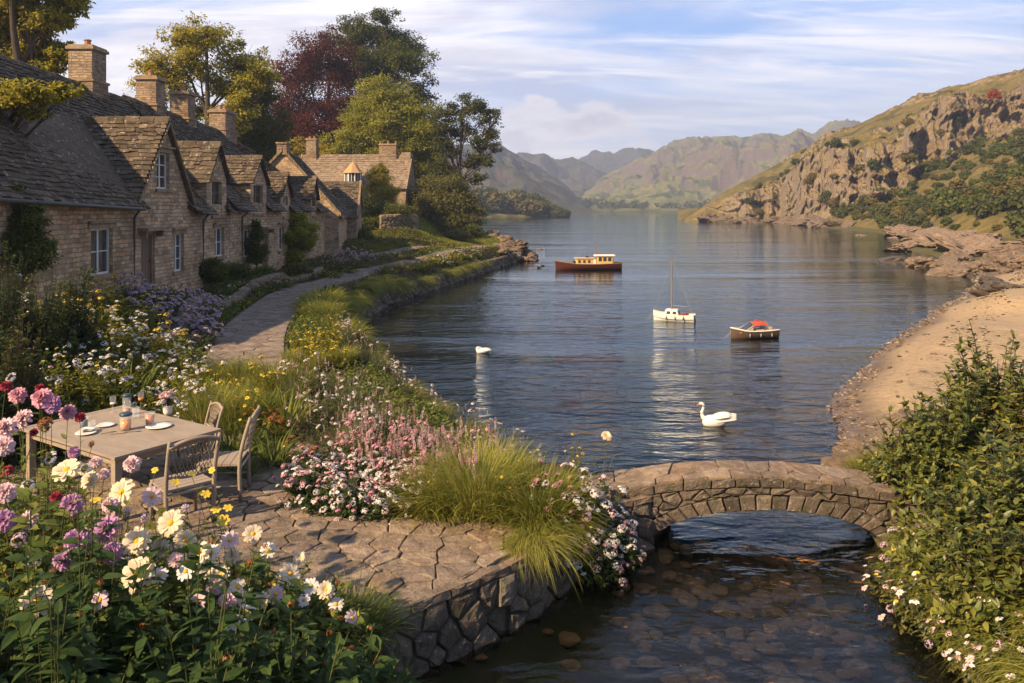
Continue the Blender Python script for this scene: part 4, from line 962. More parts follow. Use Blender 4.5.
def quay_wall():
    """rough stone bank under the lakeside path"""
    g = np.random.default_rng(9); line = LAKE[(LAKE[:, 1] > 20) & (LAKE[:, 1] < 75) & (LAKE[:, 0] < 2)]; line = resample(line, .3)
    L = np.r_[0, np.cumsum(np.linalg.norm(np.diff(line, axis=0), axis=1))]
    T = np.gradient(line, axis=0); T /= np.linalg.norm(T, axis=1)[:, None]; N = np.stack([T[:, 1], -T[:, 0]], 1)
    def f(u, v, h):
        x = np.interp(u, L, line[:, 0]); y = np.interp(u, L, line[:, 1]); nx = np.interp(u, L, N[:, 0]); ny = np.interp(u, L, N[:, 1]); o = h + .12 + (.6 - v) * .25
        return np.stack([x + nx * o, y + ny * o, v], -1)
    mb = MB(); cells = voronoi(jitter_seeds(0, L[-1], -.3, .72, .5, .24, .4, g), (0, L[-1], -.3, .72)); stone_cells(mb, cells, f, g, gap=.012, h=.07, depth=.12, dome=.05, tilt=.04, round_=.06)
    o = mb.build('bank_wall', M_RUBBLE, smooth=True); tag(o, 'low rough stone wall holding up the lakeside path above the water', 'retaining wall')
quay_wall()

def bed_edging(name, label, line, h=.38, seed=1):
    g = np.random.default_rng(seed); P = resample(np.array(line, float), .2); L = np.r_[0, np.cumsum(np.linalg.norm(np.diff(P, axis=0), axis=1))]; zc = ground_z(P[:, 0], P[:, 1])
    T = np.gradient(P, axis=0); T /= np.linalg.norm(T, axis=1)[:, None]; N = np.stack([T[:, 1], -T[:, 0]], 1)
    def f(u, v, hh):
        i = lambda a: np.interp(u, L, a); return np.stack([i(P[:, 0]) + i(N[:, 0]) * (hh + .12), i(P[:, 1]) + i(N[:, 1]) * (hh + .12), i(zc) - .12 + v], -1)
    mb = MB(); cells = voronoi(jitter_seeds(0, L[-1], 0, h, .4, .17, .38, g), (0, L[-1], 0, h)); stone_cells(mb, cells, f, g, gap=.007, h=.04, depth=.2, dome=.03, tilt=.02, round_=.04)
    def ft(u, v, hh):
        i = lambda a: np.interp(u, L, a); return np.stack([i(P[:, 0]) + i(N[:, 0]) * v, i(P[:, 1]) + i(N[:, 1]) * v, i(zc) - .12 + h + hh], -1)
    cells = voronoi(jitter_seeds(0, L[-1], -.2, .18, .42, .38, .3, g), (0, L[-1], -.2, .18)); stone_cells(mb, cells, ft, g, gap=.006, h=.05, depth=.04, dome=.01, tilt=.01, round_=.03)
    tag(mb.build(name, M_WALLST, smooth=True), label, 'garden wall')
M_WALLST = mat_stone('garden_wall_stone', [(.19, .15, .11), (.29, .23, .17), (.24, .19, .14), (.35, .28, .21)], 1.8, .35, .7, .85, .35)
bed_edging('garden_wall', 'low dry stone wall edging the flower bed on the left of the path', [(-7.7, 16.8), (-8.2, 19.5), (-8.75, 23), (-9.0, 27), (-9.0, 32), (-8.8, 36.5)], .34, 2)
def curved_wall():
    g = np.random.default_rng(19); line = resample(np.array([(-10.2, 61.5), (-9.2, 62.0), (-8.2, 63.4), (-7.9, 66), (-8.4, 69)], float), .3); L = np.r_[0, np.cumsum(np.linalg.norm(np.diff(line, axis=0), axis=1))]
    T = np.gradient(line, axis=0); T /= np.linalg.norm(T, axis=1)[:, None]; N = np.stack([T[:, 1], -T[:, 0]], 1); zc = ground_z(line[:, 0], line[:, 1]) - .2
    i = lambda u, a: np.interp(u, L, a)
    mb = MB()
    for sgn in (1, -1):
        f = lambda u, v, h: np.stack([i(u, line[:, 0]) + i(u, N[:, 0]) * (h + .15) * sgn, i(u, line[:, 1]) + i(u, N[:, 1]) * (h + .15) * sgn, i(u, zc) + v], -1)
        stone_cells(mb, voronoi(jitter_seeds(0, L[-1], 0, 1.35, .5, .2, .38, g), (0, L[-1], 0, 1.35)), f, g, gap=.008, h=.04, depth=.16, dome=.02, tilt=.02, round_=.04)
    f = lambda u, v, h: np.stack([i(u, line[:, 0]) + i(u, N[:, 0]) * v, i(u, line[:, 1]) + i(u, N[:, 1]) * v, i(u, zc) + 1.35 + h], -1)
    stone_cells(mb, voronoi(jitter_seeds(0, L[-1], -.24, .24, .2, .48, .2, g), (0, L[-1], -.24, .24)), f, g, h=.12, depth=.05, dome=.03, tilt=.02)
    tag(mb.build('garden_wall', M_WALLST, smooth=True), 'curving chest high stone wall beside the lawn below the clipped hedge', 'garden wall')
curved_wall()

def bridge():
    g = np.random.default_rng(21); root = thing('footbridge', 'small humped stone footbridge with one low arch across the stream', 'bridge', (0, 0, 0))
    xa, xb, xc = 1.05, 6.6, 3.36; hs = 1.60; apex = .455; yN = lambda x: 10.62 + .02 * (x - 1) + 0 * x; W0 = .62; skew = .45
    yF = lambda x: yN(x) + np.interp(x, [1, 3.5, 6.6], [.62, .60, .95])
    top = lambda x: np.interp(x, [.9, 1.3, 1.9, 2.5, 3.1, 3.7, 4.3, 5.0, 5.7, 6.6], [.60, .70, .80, .865, .885, .865, .80, .68, .58, .56])
    def intr(x, o=0, sk=0):  # intrados height with ring offset o
        t = (x - xc - sk) / (hs + o); return np.where(np.abs(t) < 1, -.08 + (apex + .08 + o) * np.sqrt(np.clip(1 - t * t, 0, 1)), -.4)
    ring = .20
    # voussoirs
    mb = MB(); K = 25
    for k in range(K):
        t0, t1 = pi * (k + .04 + g.uniform(-.1, .1) * 0) / K, pi * (k + .96) / K
        P = []
        rr = ring * g.uniform(.85, 1.12)
        def pt(t, o, y, sk): return np.array([xc + sk - (hs + o) * cos(t), y, -.08 + (apex + .08 + o) * sin(t)])
        y0 = yN(xc) - .03 - g.uniform(0, .03)
        for (t, o) in ((t0, 0), (t1, 0), (t1, rr), (t0, rr)): P.append(pt(t, o, y0, 0))
        for (t, o) in ((t0, 0), (t1, 0), (t1, rr), (t0, rr)): P.append(pt(t, o, y0 + .3, .15))
        P = np.array(P); c = P[:4].mean(0); F_ = c + (P[:4] - c) * .86; F_[:, 1] -= .02
        mb.add(np.vstack([P, F_]), [[8, 9, 10, 11], [0, 1, 9, 8], [1, 2, 10, 9], [2, 3, 11, 10], [3, 0, 8, 11], [0, 4, 5, 1], [2, 6, 7, 3], [1, 5, 6, 2], [3, 7, 4, 0]])
    mb.build('arch_ring', M_RUBBLE, root)
    b = MB(); tt = np.linspace(0, pi, 40); rows = []
    for s in np.linspace(0, 1, 5):
        x = xc + skew * s - hs * np.cos(tt); z = -.08 + (apex + .08) * np.sin(tt) + .002; rows.append(np.stack([x, yN(xc) + (yF(xc) - yN(xc)) * s + 0 * x, z + .004], 1))
    b.grid(np.array(rows)); b.build('arch_vault', M_RUBBLE, root, smooth=True)
    # spandrel stones on both faces
    for nm, face, sk, sg in (('near_face', yN, 0, -1), ('far_face', yF, skew, 1)):
        mb = MB(); cells = voronoi(jitter_seeds(xa, xb, -.3, .80, .30, .135, .36, g), (xa, xb, -.3, .86)); out = []
        for P in cells:
            Q = [(x, min(max(z, float(intr(np.array(x), ring, sk))), float(top(x)) - .13)) for x, z in P]
            if area(Q) > 1.5e-3: out.append(Q)
        stone_cells(mb, out, lambda u, v, h: np.stack([u, face(u) + sg * h, v], -1), g, gap=.004, h=.02, depth=.06, dome=.015, tilt=.012, round_=.018)
        cells = voronoi(jitter_seeds(xa, xb, 0, .13, .34, .13, .3, g), (xa, xb, 0, .13))
        stone_cells(mb, cells, lambda u, v, h: np.stack([u, face(u) + sg * (h + .02), top(u) - .128 + v], -1), g, gap=.003, h=.02, depth=.1, dome=.008, tilt=.006, round_=.012)
        bk = MB(); xs = np.linspace(xa, xb, 80); lo = np.where(np.abs(xs - xc - sk) < hs, intr(xs, 0.02, sk), -.5); bk.grid(np.stack([np.stack([xs, face(xs) - sg * .02, lo], 1), np.stack([xs, face(xs) - sg * .02, top(xs) - .01], 1)], 1))
        w = mb.build('side_wall', M_RUBBLE, root); bk.build('backing', M_JOINT, w)
    mb = MB(); sd = jitter_seeds(xa, xb, 0, 1, .36, .36, .34, g); cells = voronoi(sd, (xa, xb, 0, 1), 1, .75)
    cells = [[(u, v * .7) for u, v in c] for c in cells]
    stone_cells(mb, cells, lambda u, v, h: np.stack([u, yN(u) - .03 + v / .7 * (yF(u) - yN(u) + .06), top(u) + h], -1), g, gap=.005, h=.03, depth=.03, dome=.002, tilt=.005, round_=.012)
    dk = mb.build('deck_paving', M_FLAG, root)
    b = MB(); xs = np.linspace(xa, xb, 60); b.grid(np.stack([np.stack([xs, yN(xs) + .0, top(xs) + .004], 1), np.stack([xs, yF(xs), top(xs) + .004], 1)], 1)); b.build('joint_earth', M_JOINT, dk)
bridge()

# ---- loose stones
def rock_mesh(seed, k=3, flat=.6, rough=.35):
    import bmesh
    bm = bmesh.new(); bmesh.ops.create_icosphere(bm, subdivisions=k, radius=1.0); V = np.array([v.co[:] for v in bm.verts]); T = np.array([[v.index for v in f.verts] for f in bm.faces]); bm.free()
    n = fbm(V * .9 + seed * 7.3, 4) * rough * 2.2 + np.round(fbm(V * 1.3 + seed * 3.1, 2) * 4) / 4 * rough * .8
    V = V * (1 + n[:, None] + (.10 * np.round(fbm(V * 3 + seed, 3) * 5) / 2.5 * (rough > .3))[:, None]); V[:, 2] *= flat; mb = MB(); mb.add(V, T=T); return mb
M_BEDSTONE = mat_stone('wet_cobble', [(.42, .20, .07), (.58, .31, .11), (.66, .42, .18), (.30, .16, .07), (.55, .34, .17)], 4, .2, .4, .5, .1)
M_ROCK = mat_stone('shore_rock', [(.14, .105, .08), (.24, .18, .135), (.31, .24, .18), (.19, .145, .11)], .6, .4, 1.0, .9, .3)
M_ROCKL = mat_stone('pale_shore_rock', [(.15, .115, .085), (.23, .175, .13), (.30, .225, .165)], .8, .3, 1.0, .9, .3)
M_WET = mat_stone('wet_dark_rock', [(.05, .042, .034), (.08, .066, .052), (.11, .09, .07)], 1.5, .3, .8, .45, .1)
BS = [rock_mesh(i, 3, .52, .26).mesh('stream_stone', M_BEDSTONE, True) for i in range(7)]
g = np.random.default_rng(77); n = 0
for _ in range(5000):
    x, y = g.uniform(-1.2, 5.2), g.uniform(6.6, 11.6)
    d = -sd_poly(np.array([[x, y]]), LAKE)[0]
    if d < .12 or n >= 295: continue
    if x < 1.8 - .25 * (y - 7) and g.uniform() < .75: continue
    r = g.uniform(.05, .15); n += 1
    o = put('stream_stone', BS[n % 7], None, (x, y, gz(x, y) + r * .02), (g.uniform(-.2, .2), g.uniform(-.2, .2), g.uniform(0, 6.3)), (r * g.uniform(.9, 1.4), r, r * .8)); tag(o, 'brown rounded stone lying under the clear water of the stream bed', 'stone', 'submerged stones on the stream bed')
RK = [rock_mesh(20 + i, 4, .62, .55).mesh('boulder', M_ROCK) for i in range(6)]; RKL = [rock_mesh(40 + i, 4, .50, .55).mesh('boulder', M_ROCKL) for i in range(5)]; RKW = [rock_mesh(60 + i, 3, .5, .40).mesh('boulder', M_WET) for i in range(4)]
def rocks(spots, meshes, label, group, flat=1, seed=0, name='boulder', sink=.25):
    g = np.random.default_rng(seed)
    for i, (x, y, r) in enumerate(spots):
        z = max(gz(x, y), -.25); o = put(name, meshes[g.integers(len(meshes))], None, (x, y, z + r * .55 * flat - r * sink), (g.uniform(-.35, .35), g.uniform(-.35, .35), g.uniform(0, 6.3)), (r * g.uniform(.9, 1.6), r * g.uniform(.8, 1.2), r * g.uniform(.7, 1.1) * flat)); tag(o, label, 'rock', group)
def along(P, n, spread, rr, g, inward=0.0):
    P = resample(P, .5); out = []
    for _ in range(n):
        i = g.integers(len(P)); out.append((P[i, 0] + g.normal(0, spread) + inward, P[i, 1] + g.normal(0, spread), g.uniform(*rr) * g.uniform(.5, 1)))
    return out
seg = lambda a, b: np.array([p for p in LAKE[40:] if a < p[1] < b and p[0] > 4])
rocks(along(LAKE[(LAKE[:, 1] > 62) & (LAKE[:, 1] < 81) & (LAKE[:, 0] < 2)], 36, .6, (.4, 1.2), g, -.5), RK, 'brown boulder piled at the tip of the left bank', 'boulders at the tip of the left bank', seed=1)
rocks(along(LAKE[(LAKE[:, 1] > 27) & (LAKE[:, 1] < 62) & (LAKE[:, 0] < 2)], 26, .25, (.2, .5), g, .15), RK, 'rough stone at the foot of the path bank in the water', 'stones at the foot of the path bank', seed=2)
rocks(along(seg(46, 68), 58, 1.9, (.35, 1.2), g, 1.6), RK, 'rough brown boulder on the rocky shore beyond the sand', 'boulders beyond the sand', seed=3)
rocks(along(seg(47, 70), 46, 2.6, (.5, 1.35), g, 6.5), RKL, 'pale boulder among the rocks above the far end of the beach', 'pale boulders above the beach', seed=4)
rocks([(32.5 + g.uniform(-3.4, 1.6), 64.5 + g.normal(0, .7), g.uniform(.35, .9)) for _ in range(24)], RKW, 'dark wet rock on the spit running out into the loch', 'dark rocks of the spit', seed=5)
rocks(along(seg(68, 140), 64, 2.4, (.9, 2.8), g, 3), RKL, 'pale flat rock on the far right shore below the hillside', 'rocks along the far right shore', .55, seed=6)
rocks(along(seg(140, 245), 34, 2.2, (1.2, 4.2), g, 2.5), RK, 'brown rock at the foot of the cliffs on the far shore', 'rocks at the foot of the cliffs', .7, seed=7)
rocks([(g.uniform(5.3, 8.2), 13.1 + g.uniform(-.6, 1.0), g.uniform(.12, .30)) for _ in range(26)], RK, 'mossy stone heaped on the shore behind the bridge', 'stones heaped behind the bridge', seed=8)
rocks([(x, y, r) for x, y, r in ((g.uniform(33, 62), g.uniform(48, 72), g.uniform(.3, 1.1)) for _ in range(40)) if x > 31 + (y - 48) * .45], RK, 'small brown rock scattered over the ground above the rocky shore', 'small rocks above the rocky shore', seed=33)
rocks([(22.8, 36.5, .55), (22.0, 37.4, .4), (24.0, 39.6, .5), (23.3, 38.8, .35), (25.6, 42.6, .6), (26.4, 43.8, .5)], RKW, 'dark wet rock at the edge of the sand where small waves break', 'dark rocks at the sand edge', seed=9)
sp = [(*at(*p, z=.0)[:2], r) for p, r in (((729, 385), .10), ((762, 389), .07), ((726, 387), .06), ((800, 372), .10), ((806, 375), .07), ((852, 382), .10), ((874, 371), .1), ((884, 420), .08), ((905, 403), .07))]
rocks(sp[:3], RKW, 'tiny dark rock breaking the surface offshore left of the beach', 'tiny rocks offshore', seed=10, sink=.1)
def shingle():
    g = np.random.default_rng(41); n = 16000; y = g.uniform(14, 56, n); sh = np.interp(y, [14, 17.4, 21.6, 27.6, 36, 46, 56], [5.9, 7.0, 9.3, 13.4, 19.5, 26.8, 32.5]); x = sh + g.exponential(1.0, n) * (.8 + y * .06) - .3
    k = (fbm(np.stack([x * .5, y * .5, x * 0 + 9], -1), 4) + .25 * np.cos((x - sh) * 2.2) > .10) & (g.uniform(0, 1, n) < .75); x, y = x[k], y[k]; z = ground_z(x, y); m = len(x); r = (.010 + g.uniform(0, 1, m) ** 3 * .035) * (1 + y * .03)
    O = np.array([[1, 0, 0], [0, 1, 0], [-1, 0, 0], [0, -1, 0], [0, 0, 1], [0, 0, -1.0]]); F_ = np.array([[0, 1, 4], [1, 2, 4], [2, 3, 4], [3, 0, 4], [1, 0, 5], [2, 1, 5], [3, 2, 5], [0, 3, 5]])
    a = g.uniform(0, 6.3, m); ca, sa = np.cos(a), np.sin(a); V = O[None] * (r[:, None, None] * np.stack([g.uniform(.8, 1.6, m), g.uniform(.7, 1.1, m), g.uniform(.4, .7, m)], 1)[:, None])
    W = np.stack([V[..., 0] * ca[:, None] - V[..., 1] * sa[:, None], V[..., 0] * sa[:, None] + V[..., 1] * ca[:, None], V[..., 2]], -1) + np.stack([x, y, z + r * .15], 1)[:, None]
    mb = MB(); mb.add(W.reshape(-1, 3), T=(np.arange(m)[:, None, None] * 6 + F_[None]).reshape(-1, 3)); tag(mb.build('shingle', mat_stone('shingle_stone', [(.06, .045, .035), (.15, .11, .08), (.30, .23, .17), (.45, .38, .30)], 3, 0, .4, .8, .1)), 'fine shingle and shell grit strewn in drifts along the tide lines of the beach', 'shingle', kind='stuff')
shingle()
g = np.random.default_rng(6); pb = []
for _ in range(1500):
    y = g.uniform(15, 46); x = np.interp(y, [14, 17.4, 21.6, 27.6, 36, 46], [6, 7.1, 9.4, 13.5, 19.6, 26.9]) + abs(g.normal(0, 1)) * (1.0 + y * .05) - .25
    if len(pb) < 90 and g.uniform() < .9: pb.append((x, y, g.uniform(.015, .05) * (1 + y * .012)))
rocks(pb, RKW[:2] + RK[:2], 'small dark pebble or wrack clump lying on the wet sand', 'pebbles on the sand', seed=12, name='pebble', sink=.3)
# ================================================================== PLANTS
def unit(v): return v / (np.linalg.norm(v, axis=-1, keepdims=True) + 1e-9)
def leaves(mb, P, D, N, L, W, m=0, kind='leaf', curl=.25, g=None):
    """P base points, D leaf directions, N leaf up normals; L, W arrays"""
    P = np.asarray(P, float); D = unit(np.asarray(D, float)); Sx = unit(np.cross(D, N)); N = np.cross(Sx, D); n = len(P)
    L = np.broadcast_to(L, (n,))[:, None]; W = np.broadcast_to(W, (n,))[:, None]
    if kind == 'rhomb':
        V = np.stack([P, P + D * L * .5 + Sx * W * .5 - N * L * .05, P + D * L - N * L * curl * .5, P + D * L * .5 - Sx * W * .5 - N * L * .05], 1)
        V[:, 1] += N[:, :] * W * .18; V[:, 3] += N * W * .18
        I = np.arange(n)[:, None] * 4; mb.add(V.reshape(-1, 3), T=np.concatenate([I + [0, 1, 2], I + [0, 2, 3]]), m=m)
    else:   # base, two shoulder pairs, tip and midrib: a folded, drooping leaf
        f = lambda s, w, h: P + D * L * s + Sx * W * w * .5 + N * (L * h)
        V = np.stack([P, f(.30, 1, .02 + .0), f(.30, 0, -.03), f(.30, -1, .02), f(.66, .78, -.06 * 1 - curl * .25), f(.66, 0, -.10 - curl * .25), f(.66, -.78, -.06 - curl * .25), f(1.0, 0, -.12 - curl)], 1)
        I = np.arange(n)[:, None] * 8
        mb.add(V.reshape(-1, 3), Q=np.concatenate([I + [2, 1, 4, 5], I + [3, 2, 5, 6]]), T=np.concatenate([I + [0, 1, 2], I + [0, 2, 3], I + [5, 4, 7], I + [6, 5, 7]]), m=m)
def rdir(g, n): return unit(g.normal(size=(n, 3)))

def blades(mb, g, n, base_r, length, spread=.6, width=.010, droop=.8, seg=5, m=0, zoff=0, bias=(0, 0, 0), ell=(1, 1)):
    """grass blades arching out from a tuft"""
    a = g.uniform(0, 2 * pi, n); r = base_r * np.sqrt(g.uniform(0, 1, n)); b = np.stack([np.cos(a) * r * ell[0], np.sin(a) * r * ell[1], np.full(n, zoff)], 1)
    a2 = a + g.normal(0, .5, n); L = length * g.uniform(.55, 1.1, n); tilt = spread * g.uniform(.15, 1.0, n) * (.4 + r / (base_r + 1e-6))
    out = np.stack([np.cos(a2), np.sin(a2), 0 * a2], 1); w = width * g.uniform(.6, 1.3, n); dr = droop * g.uniform(.5, 1.4, n)
    s = np.linspace(0, 1, seg + 1); th = tilt[:, None] + dr[:, None] * s[None] ** 1.6 * 1.3
    dz = np.cos(th); dx = np.sin(th); step = L[:, None] / seg
    X = np.concatenate([np.zeros((n, 1)), np.cumsum(dx[:, :-1] * step, 1)], 1); Z = np.concatenate([np.zeros((n, 1)), np.cumsum(dz[:, :-1] * step, 1)], 1)
    C = b[:, None] + out[:, None] * X[..., None] + np.array([0, 0, 1.0]) * Z[..., None] + np.array(bias) * (s ** 2)[None, :, None] * L[:, None, None]
    side = np.stack([-np.sin(a2), np.cos(a2), 0 * a2], 1); tw = unit(side + g.normal(0, .35, (n, 3)))
    ww = (w[:, None] * (1 - s[None] ** 2.2 * .93))[..., None] * .5
    V = np.stack([C - tw[:, None] * ww, C + tw[:, None] * ww], 2).reshape(n, -1, 3)
    k = (seg + 1) * 2; I = np.arange(n)[:, None] * k; Q = np.concatenate([I + np.array([2 * j, 2 * j + 1, 2 * j + 3, 2 * j + 2]) for j in range(seg)])
    mb.add(V.reshape(-1, 3), Q, m=m); return C[:, -1], C

def stems_to(mb, g, base, tips, r=.004, bow=.12, k=3, m=0, npt=6):
    """thin curved stems from base points to tips (vectorised, triangular section)"""
    base = np.asarray(base, float); tips = np.asarray(tips, float); n = len(tips); base = np.broadcast_to(base, tips.shape); s = np.linspace(0, 1, npt)
    mid = (base + tips) / 2; L = np.linalg.norm(tips - base, axis=1)[:, None]; h = tips - base; h[:, 2] = 0
    c = mid - h * bow * 1.6 + g.normal(0, .05, (n, 3)) * L * .5 + np.array([0, 0, 1]) * L * .06
    C = ((1 - s) ** 2)[None, :, None] * base[:, None] + (2 * s * (1 - s))[None, :, None] * c[:, None] + (s ** 2)[None, :, None] * tips[:, None]
    d = unit(np.gradient(C, axis=1)); a = unit(np.cross(d, np.array([.3, .9, .2]))); b = np.cross(d, a); th = np.arange(k) / k * 2 * pi
    rr = np.broadcast_to(r, (n,))[:, None, None, None] * (1 - .45 * s)[None, :, None, None]
    V = C[:, :, None] + rr * (a[:, :, None] * np.cos(th)[None, None, :, None] + b[:, :, None] * np.sin(th)[None, None, :, None])
    I = np.arange(n * npt * k).reshape(n, npt, k); J = np.roll(I, -1, 2); Q = np.stack([I[:, :-1], J[:, :-1], J[:, 1:], I[:, 1:]], -1).reshape(-1, 4)
    mb.add(V.reshape(-1, 3), Q, m=m); return C, d
def leafy(mb, g, C, d, per, L, W, s0=.25, s1=1.0, kind='leaf', up=.35, m=0, curl=.25, taper=.3):
    """leaves set along stems"""
    n, npt = C.shape[:2]; t = g.uniform(s0, s1, (n, per)) * (npt - 1); i = np.clip(t.astype(int), 0, npt - 2); f = (t - i)[..., None]
    rows = np.arange(n)[:, None]; P = C[rows, i] * (1 - f) + C[rows, i + 1] * f; D = d[rows, i]
    side = unit(np.cross(D, rdir(g, n * per).reshape(n, per, 3))); ld = unit(side + D * g.uniform(.1, .8, (n, per, 1)) + np.array([0, 0, 1]) * g.normal(up, .3, (n, per, 1)) * .5)
    nn = unit(np.array([0, 0, 1.0]) + .5 * rdir(g, n * per).reshape(n, per, 3))
    sc = g.uniform(.6, 1.15, (n, per)) * (1 - taper * t / (npt - 1))
    leaves(mb, P.reshape(-1, 3), ld.reshape(-1, 3), nn.reshape(-1, 3), (L * sc).ravel(), (W * sc).ravel(), m, kind, curl)
def dome(g, n, rx, ry, h, lo=.15, shell=.75, lump=.12, seed=0):
    """points in a lumpy dome standing on the ground"""
    v = rdir(g, n); v[:, 2] = np.abs(v[:, 2]); v = unit(v + np.array([0, 0, lo])); r = g.uniform(shell ** 2, 1, n) ** .5
    r = r * (1 + lump * 3 * noise3(v * 1.7 + seed * 5.3 + 20)); return v * r[:, None] * np.array([rx, ry, h])

# ---- leaf and petal materials
ML = {
 'dark': mat_leaf('dark_leaf', (.020, .042, .012), (.045, .080, .022), (.075, .110, .030)),
 'mid': mat_leaf('mid_leaf', (.050, .085, .018), (.105, .140, .028), (.190, .200, .040)),
 'yell': mat_leaf('yellow_green_leaf', (.130, .160, .022), (.250, .250, .032), (.420, .360, .050), transl=.45),
 'olive': mat_leaf('olive_leaf', (.060, .075, .022), (.115, .115, .032), (.190, .160, .050)),
 'silver': mat_leaf('silver_leaf', (.090, .110, .065), (.150, .165, .095), (.210, .210, .120)),
 'grass': mat_leaf('grass_blade', (.085, .115, .016), (.170, .195, .026), (.300, .270, .050), transl=.45),
 'straw': mat_leaf('straw_blade', (.150, .190, .028), (.280, .290, .050), (.420, .370, .105), transl=.45),
 'stem': mat_leaf('plant_stem', (.070, .085, .025), (.110, .110, .035), transl=.1),
 'dstem': mat_leaf('dark_stem', (.050, .035, .022), (.080, .060, .035), transl=.05),
}
def mat_petal(name, c1, c2, base=None, transl=.35):
    t = NT(name); g = t.new('ShaderNodeNewGeometry'); c = t.ramp(g.outputs['Random Per Island'], [(0, c1), (1, c2)])
    v = t.noise(t.co(), 55, 3, .6); c = t.mix(t.mr(v, .3, .7, 0, .35), c, t.mix(1, c, (.75, .62, .68), 'MULTIPLY'))
    t.col(c, .6, .2); tr = t.new('ShaderNodeBsdfTranslucent'); t.l.new(c, tr.inputs[0]); mx = t.new('ShaderNodeMixShader'); mx.inputs[0].default_value = transl
    t.l.new(t.p.outputs[0], mx.inputs[1]); t.l.new(tr.outputs[0], mx.inputs[2]); t.l.new(mx.outputs[0], t.out.inputs[0]); return t.m
MP = {'cream': mat_petal('cream_petal', (.76, .64, .42), (.82, .74, .56)), 'white': mat_petal('white_petal', (.80, .77, .72), (.85, .82, .78)),
      'mauve': mat_petal('mauve_petal', (.46, .24, .42), (.62, .36, .54)), 'pink': mat_petal('pink_petal', (.66, .30, .38), (.78, .46, .50)),
      'palepink': mat_petal('pale_pink_petal', (.74, .52, .54), (.82, .64, .63)), 'red': mat_petal('crimson_petal', (.30, .03, .05), (.42, .06, .09)),
      'lilac': mat_petal('lilac_petal', (.58, .42, .55), (.72, .56, .66)), 'yellow': mat_petal('yellow_petal', (.74, .52, .04), (.85, .66, .10)),
      'orange': mat_petal('orange_petal', (.62, .24, .03), (.75, .36, .06)), 'purple': mat_petal('purple_petal', (.16, .07, .26), (.26, .12, .36)),
      'rust': mat_petal('rust_petal', (.30, .11, .04), (.45, .18, .06))}
M_EYE = mat_plain('flower_centre', (.70, .36, .03), .8, .1, var=.4, scale=60)
M_EYEB = mat_plain('brown_flower_centre', (.12, .06, .03), .9, .1, var=.4, scale=60)

def petal_ring(mb, n, r0, L, W, tilt, g, z=0, curl=.3, m=0, cup=.15, jit=.08, notch=True):
    """ring of separate curved petals"""
    for i in range(n):
        a = 2 * pi * (i + g.uniform(-.18, .18)) / n; tl = tilt + g.normal(0, jit); l = L * g.uniform(.88, 1.08); w = W * g.uniform(.9, 1.1)
        e = np.array([cos(a), sin(a), 0]); sd = np.array([-sin(a), cos(a), 0]); S = np.array([0, .25, .55, .82, 1.0]); Wd = np.array([.30, .78, 1.0, .86, .35])
        rows = []
        ang = tl; p = e * r0 + np.array([0, 0, z]); prev = 0
        for s, wd in zip(S, Wd):
            ang = tl - curl * s * 1.2; p = p + (e * cos(ang) + np.array([0, 0, sin(ang)])) * l * (s - prev); prev = s
            up = -e * sin(ang) + np.array([0, 0, cos(ang)])
            rows.append([p - sd * w * wd * .5 + up * w * cup * wd, p - up * 0 + (e * (-.05 * l) if (s == 1 and notch) else 0), p + sd * w * wd * .5 + up * w * cup * wd])
        mb.grid(np.array(rows), m=m)
def flower_daisy(pm, n=12, R_=.07, seed=0, eye=M_EYE, layers=2, cupped=.25):
    g = np.random.default_rng(seed); mb = MB()
    for k in range(layers): petal_ring(mb, n, R_ * .16, R_ * (1 - .14 * k), R_ * 5.2 / n, cupped + .28 * k, g, z=.004 * k, m=0, curl=.45)
    mb.lathe([(0, -.01), (R_ * .25, .0), (R_ * .27, R_ * .10), (R_ * .18, R_ * .19), (0, R_ * .22)], (0, 0, 0), 10, m=1)
    mb.lathe([(.004, -R_ * .45), (R_ * .10, -R_ * .14), (R_ * .24, R_ * .0)], (0, 0, 0), 8, m=2)
    return mb.mesh('flower', [pm, eye, ML['stem']], True)
def flower_pompon(pm, R_=.075, seed=0):
    g = np.random.default_rng(seed); mb = MB()
    for k, (tl, l, n) in enumerate(((-.25, 1, 13), (.05, .98, 13), (.35, .9, 12), (.68, .78, 11), (1.0, .62, 9), (1.3, .42, 6))):
        petal_ring(mb, n, R_ * .06, R_ * l, R_ * .42 * (1 - .06 * k), tl, g, z=R_ * .05 * k, curl=.35 - .9 * (k > 2) * .3, cup=.28, jit=.12)
    mb.lathe([(.004, -R_ * .5), (R_ * .14, -R_ * .2), (R_ * .26, -R_ * .02)], (0, 0, 0), 8, m=1)
    return mb.mesh('flower', [pm, ML['stem']], True)
def flower_cluster(pm, R_=.05, n=26, fl=.012, seed=0, domez=.6, eye=None):
    """head of many small florets"""
    g = np.random.default_rng(seed); mb = MB(); v = rdir(g, n); v[:, 2] = np.abs(v[:, 2]) * 1.0 + .05; v = unit(v)
    P = v * np.array([R_, R_, R_ * domez])
    for k in range(5):
        a = 2 * pi * k / 5 + g.uniform(0, 1, n); t1 = unit(np.cross(v, np.array([.2, .3, .9]))); t2 = np.cross(v, t1)
        D = t1 * np.cos(a)[:, None] + t2 * np.sin(a)[:, None] + v * .25; leaves(mb, P, D, v, fl * g.uniform(.8, 1.2, n), fl * .95, 0, 'rhomb', .1)
    stems_to(mb, g, np.array([0, 0, -R_ * .9]), P, .0016, 0, m=1, npt=3)
    return mb.mesh('flower', [pm, ML['stem']], True)
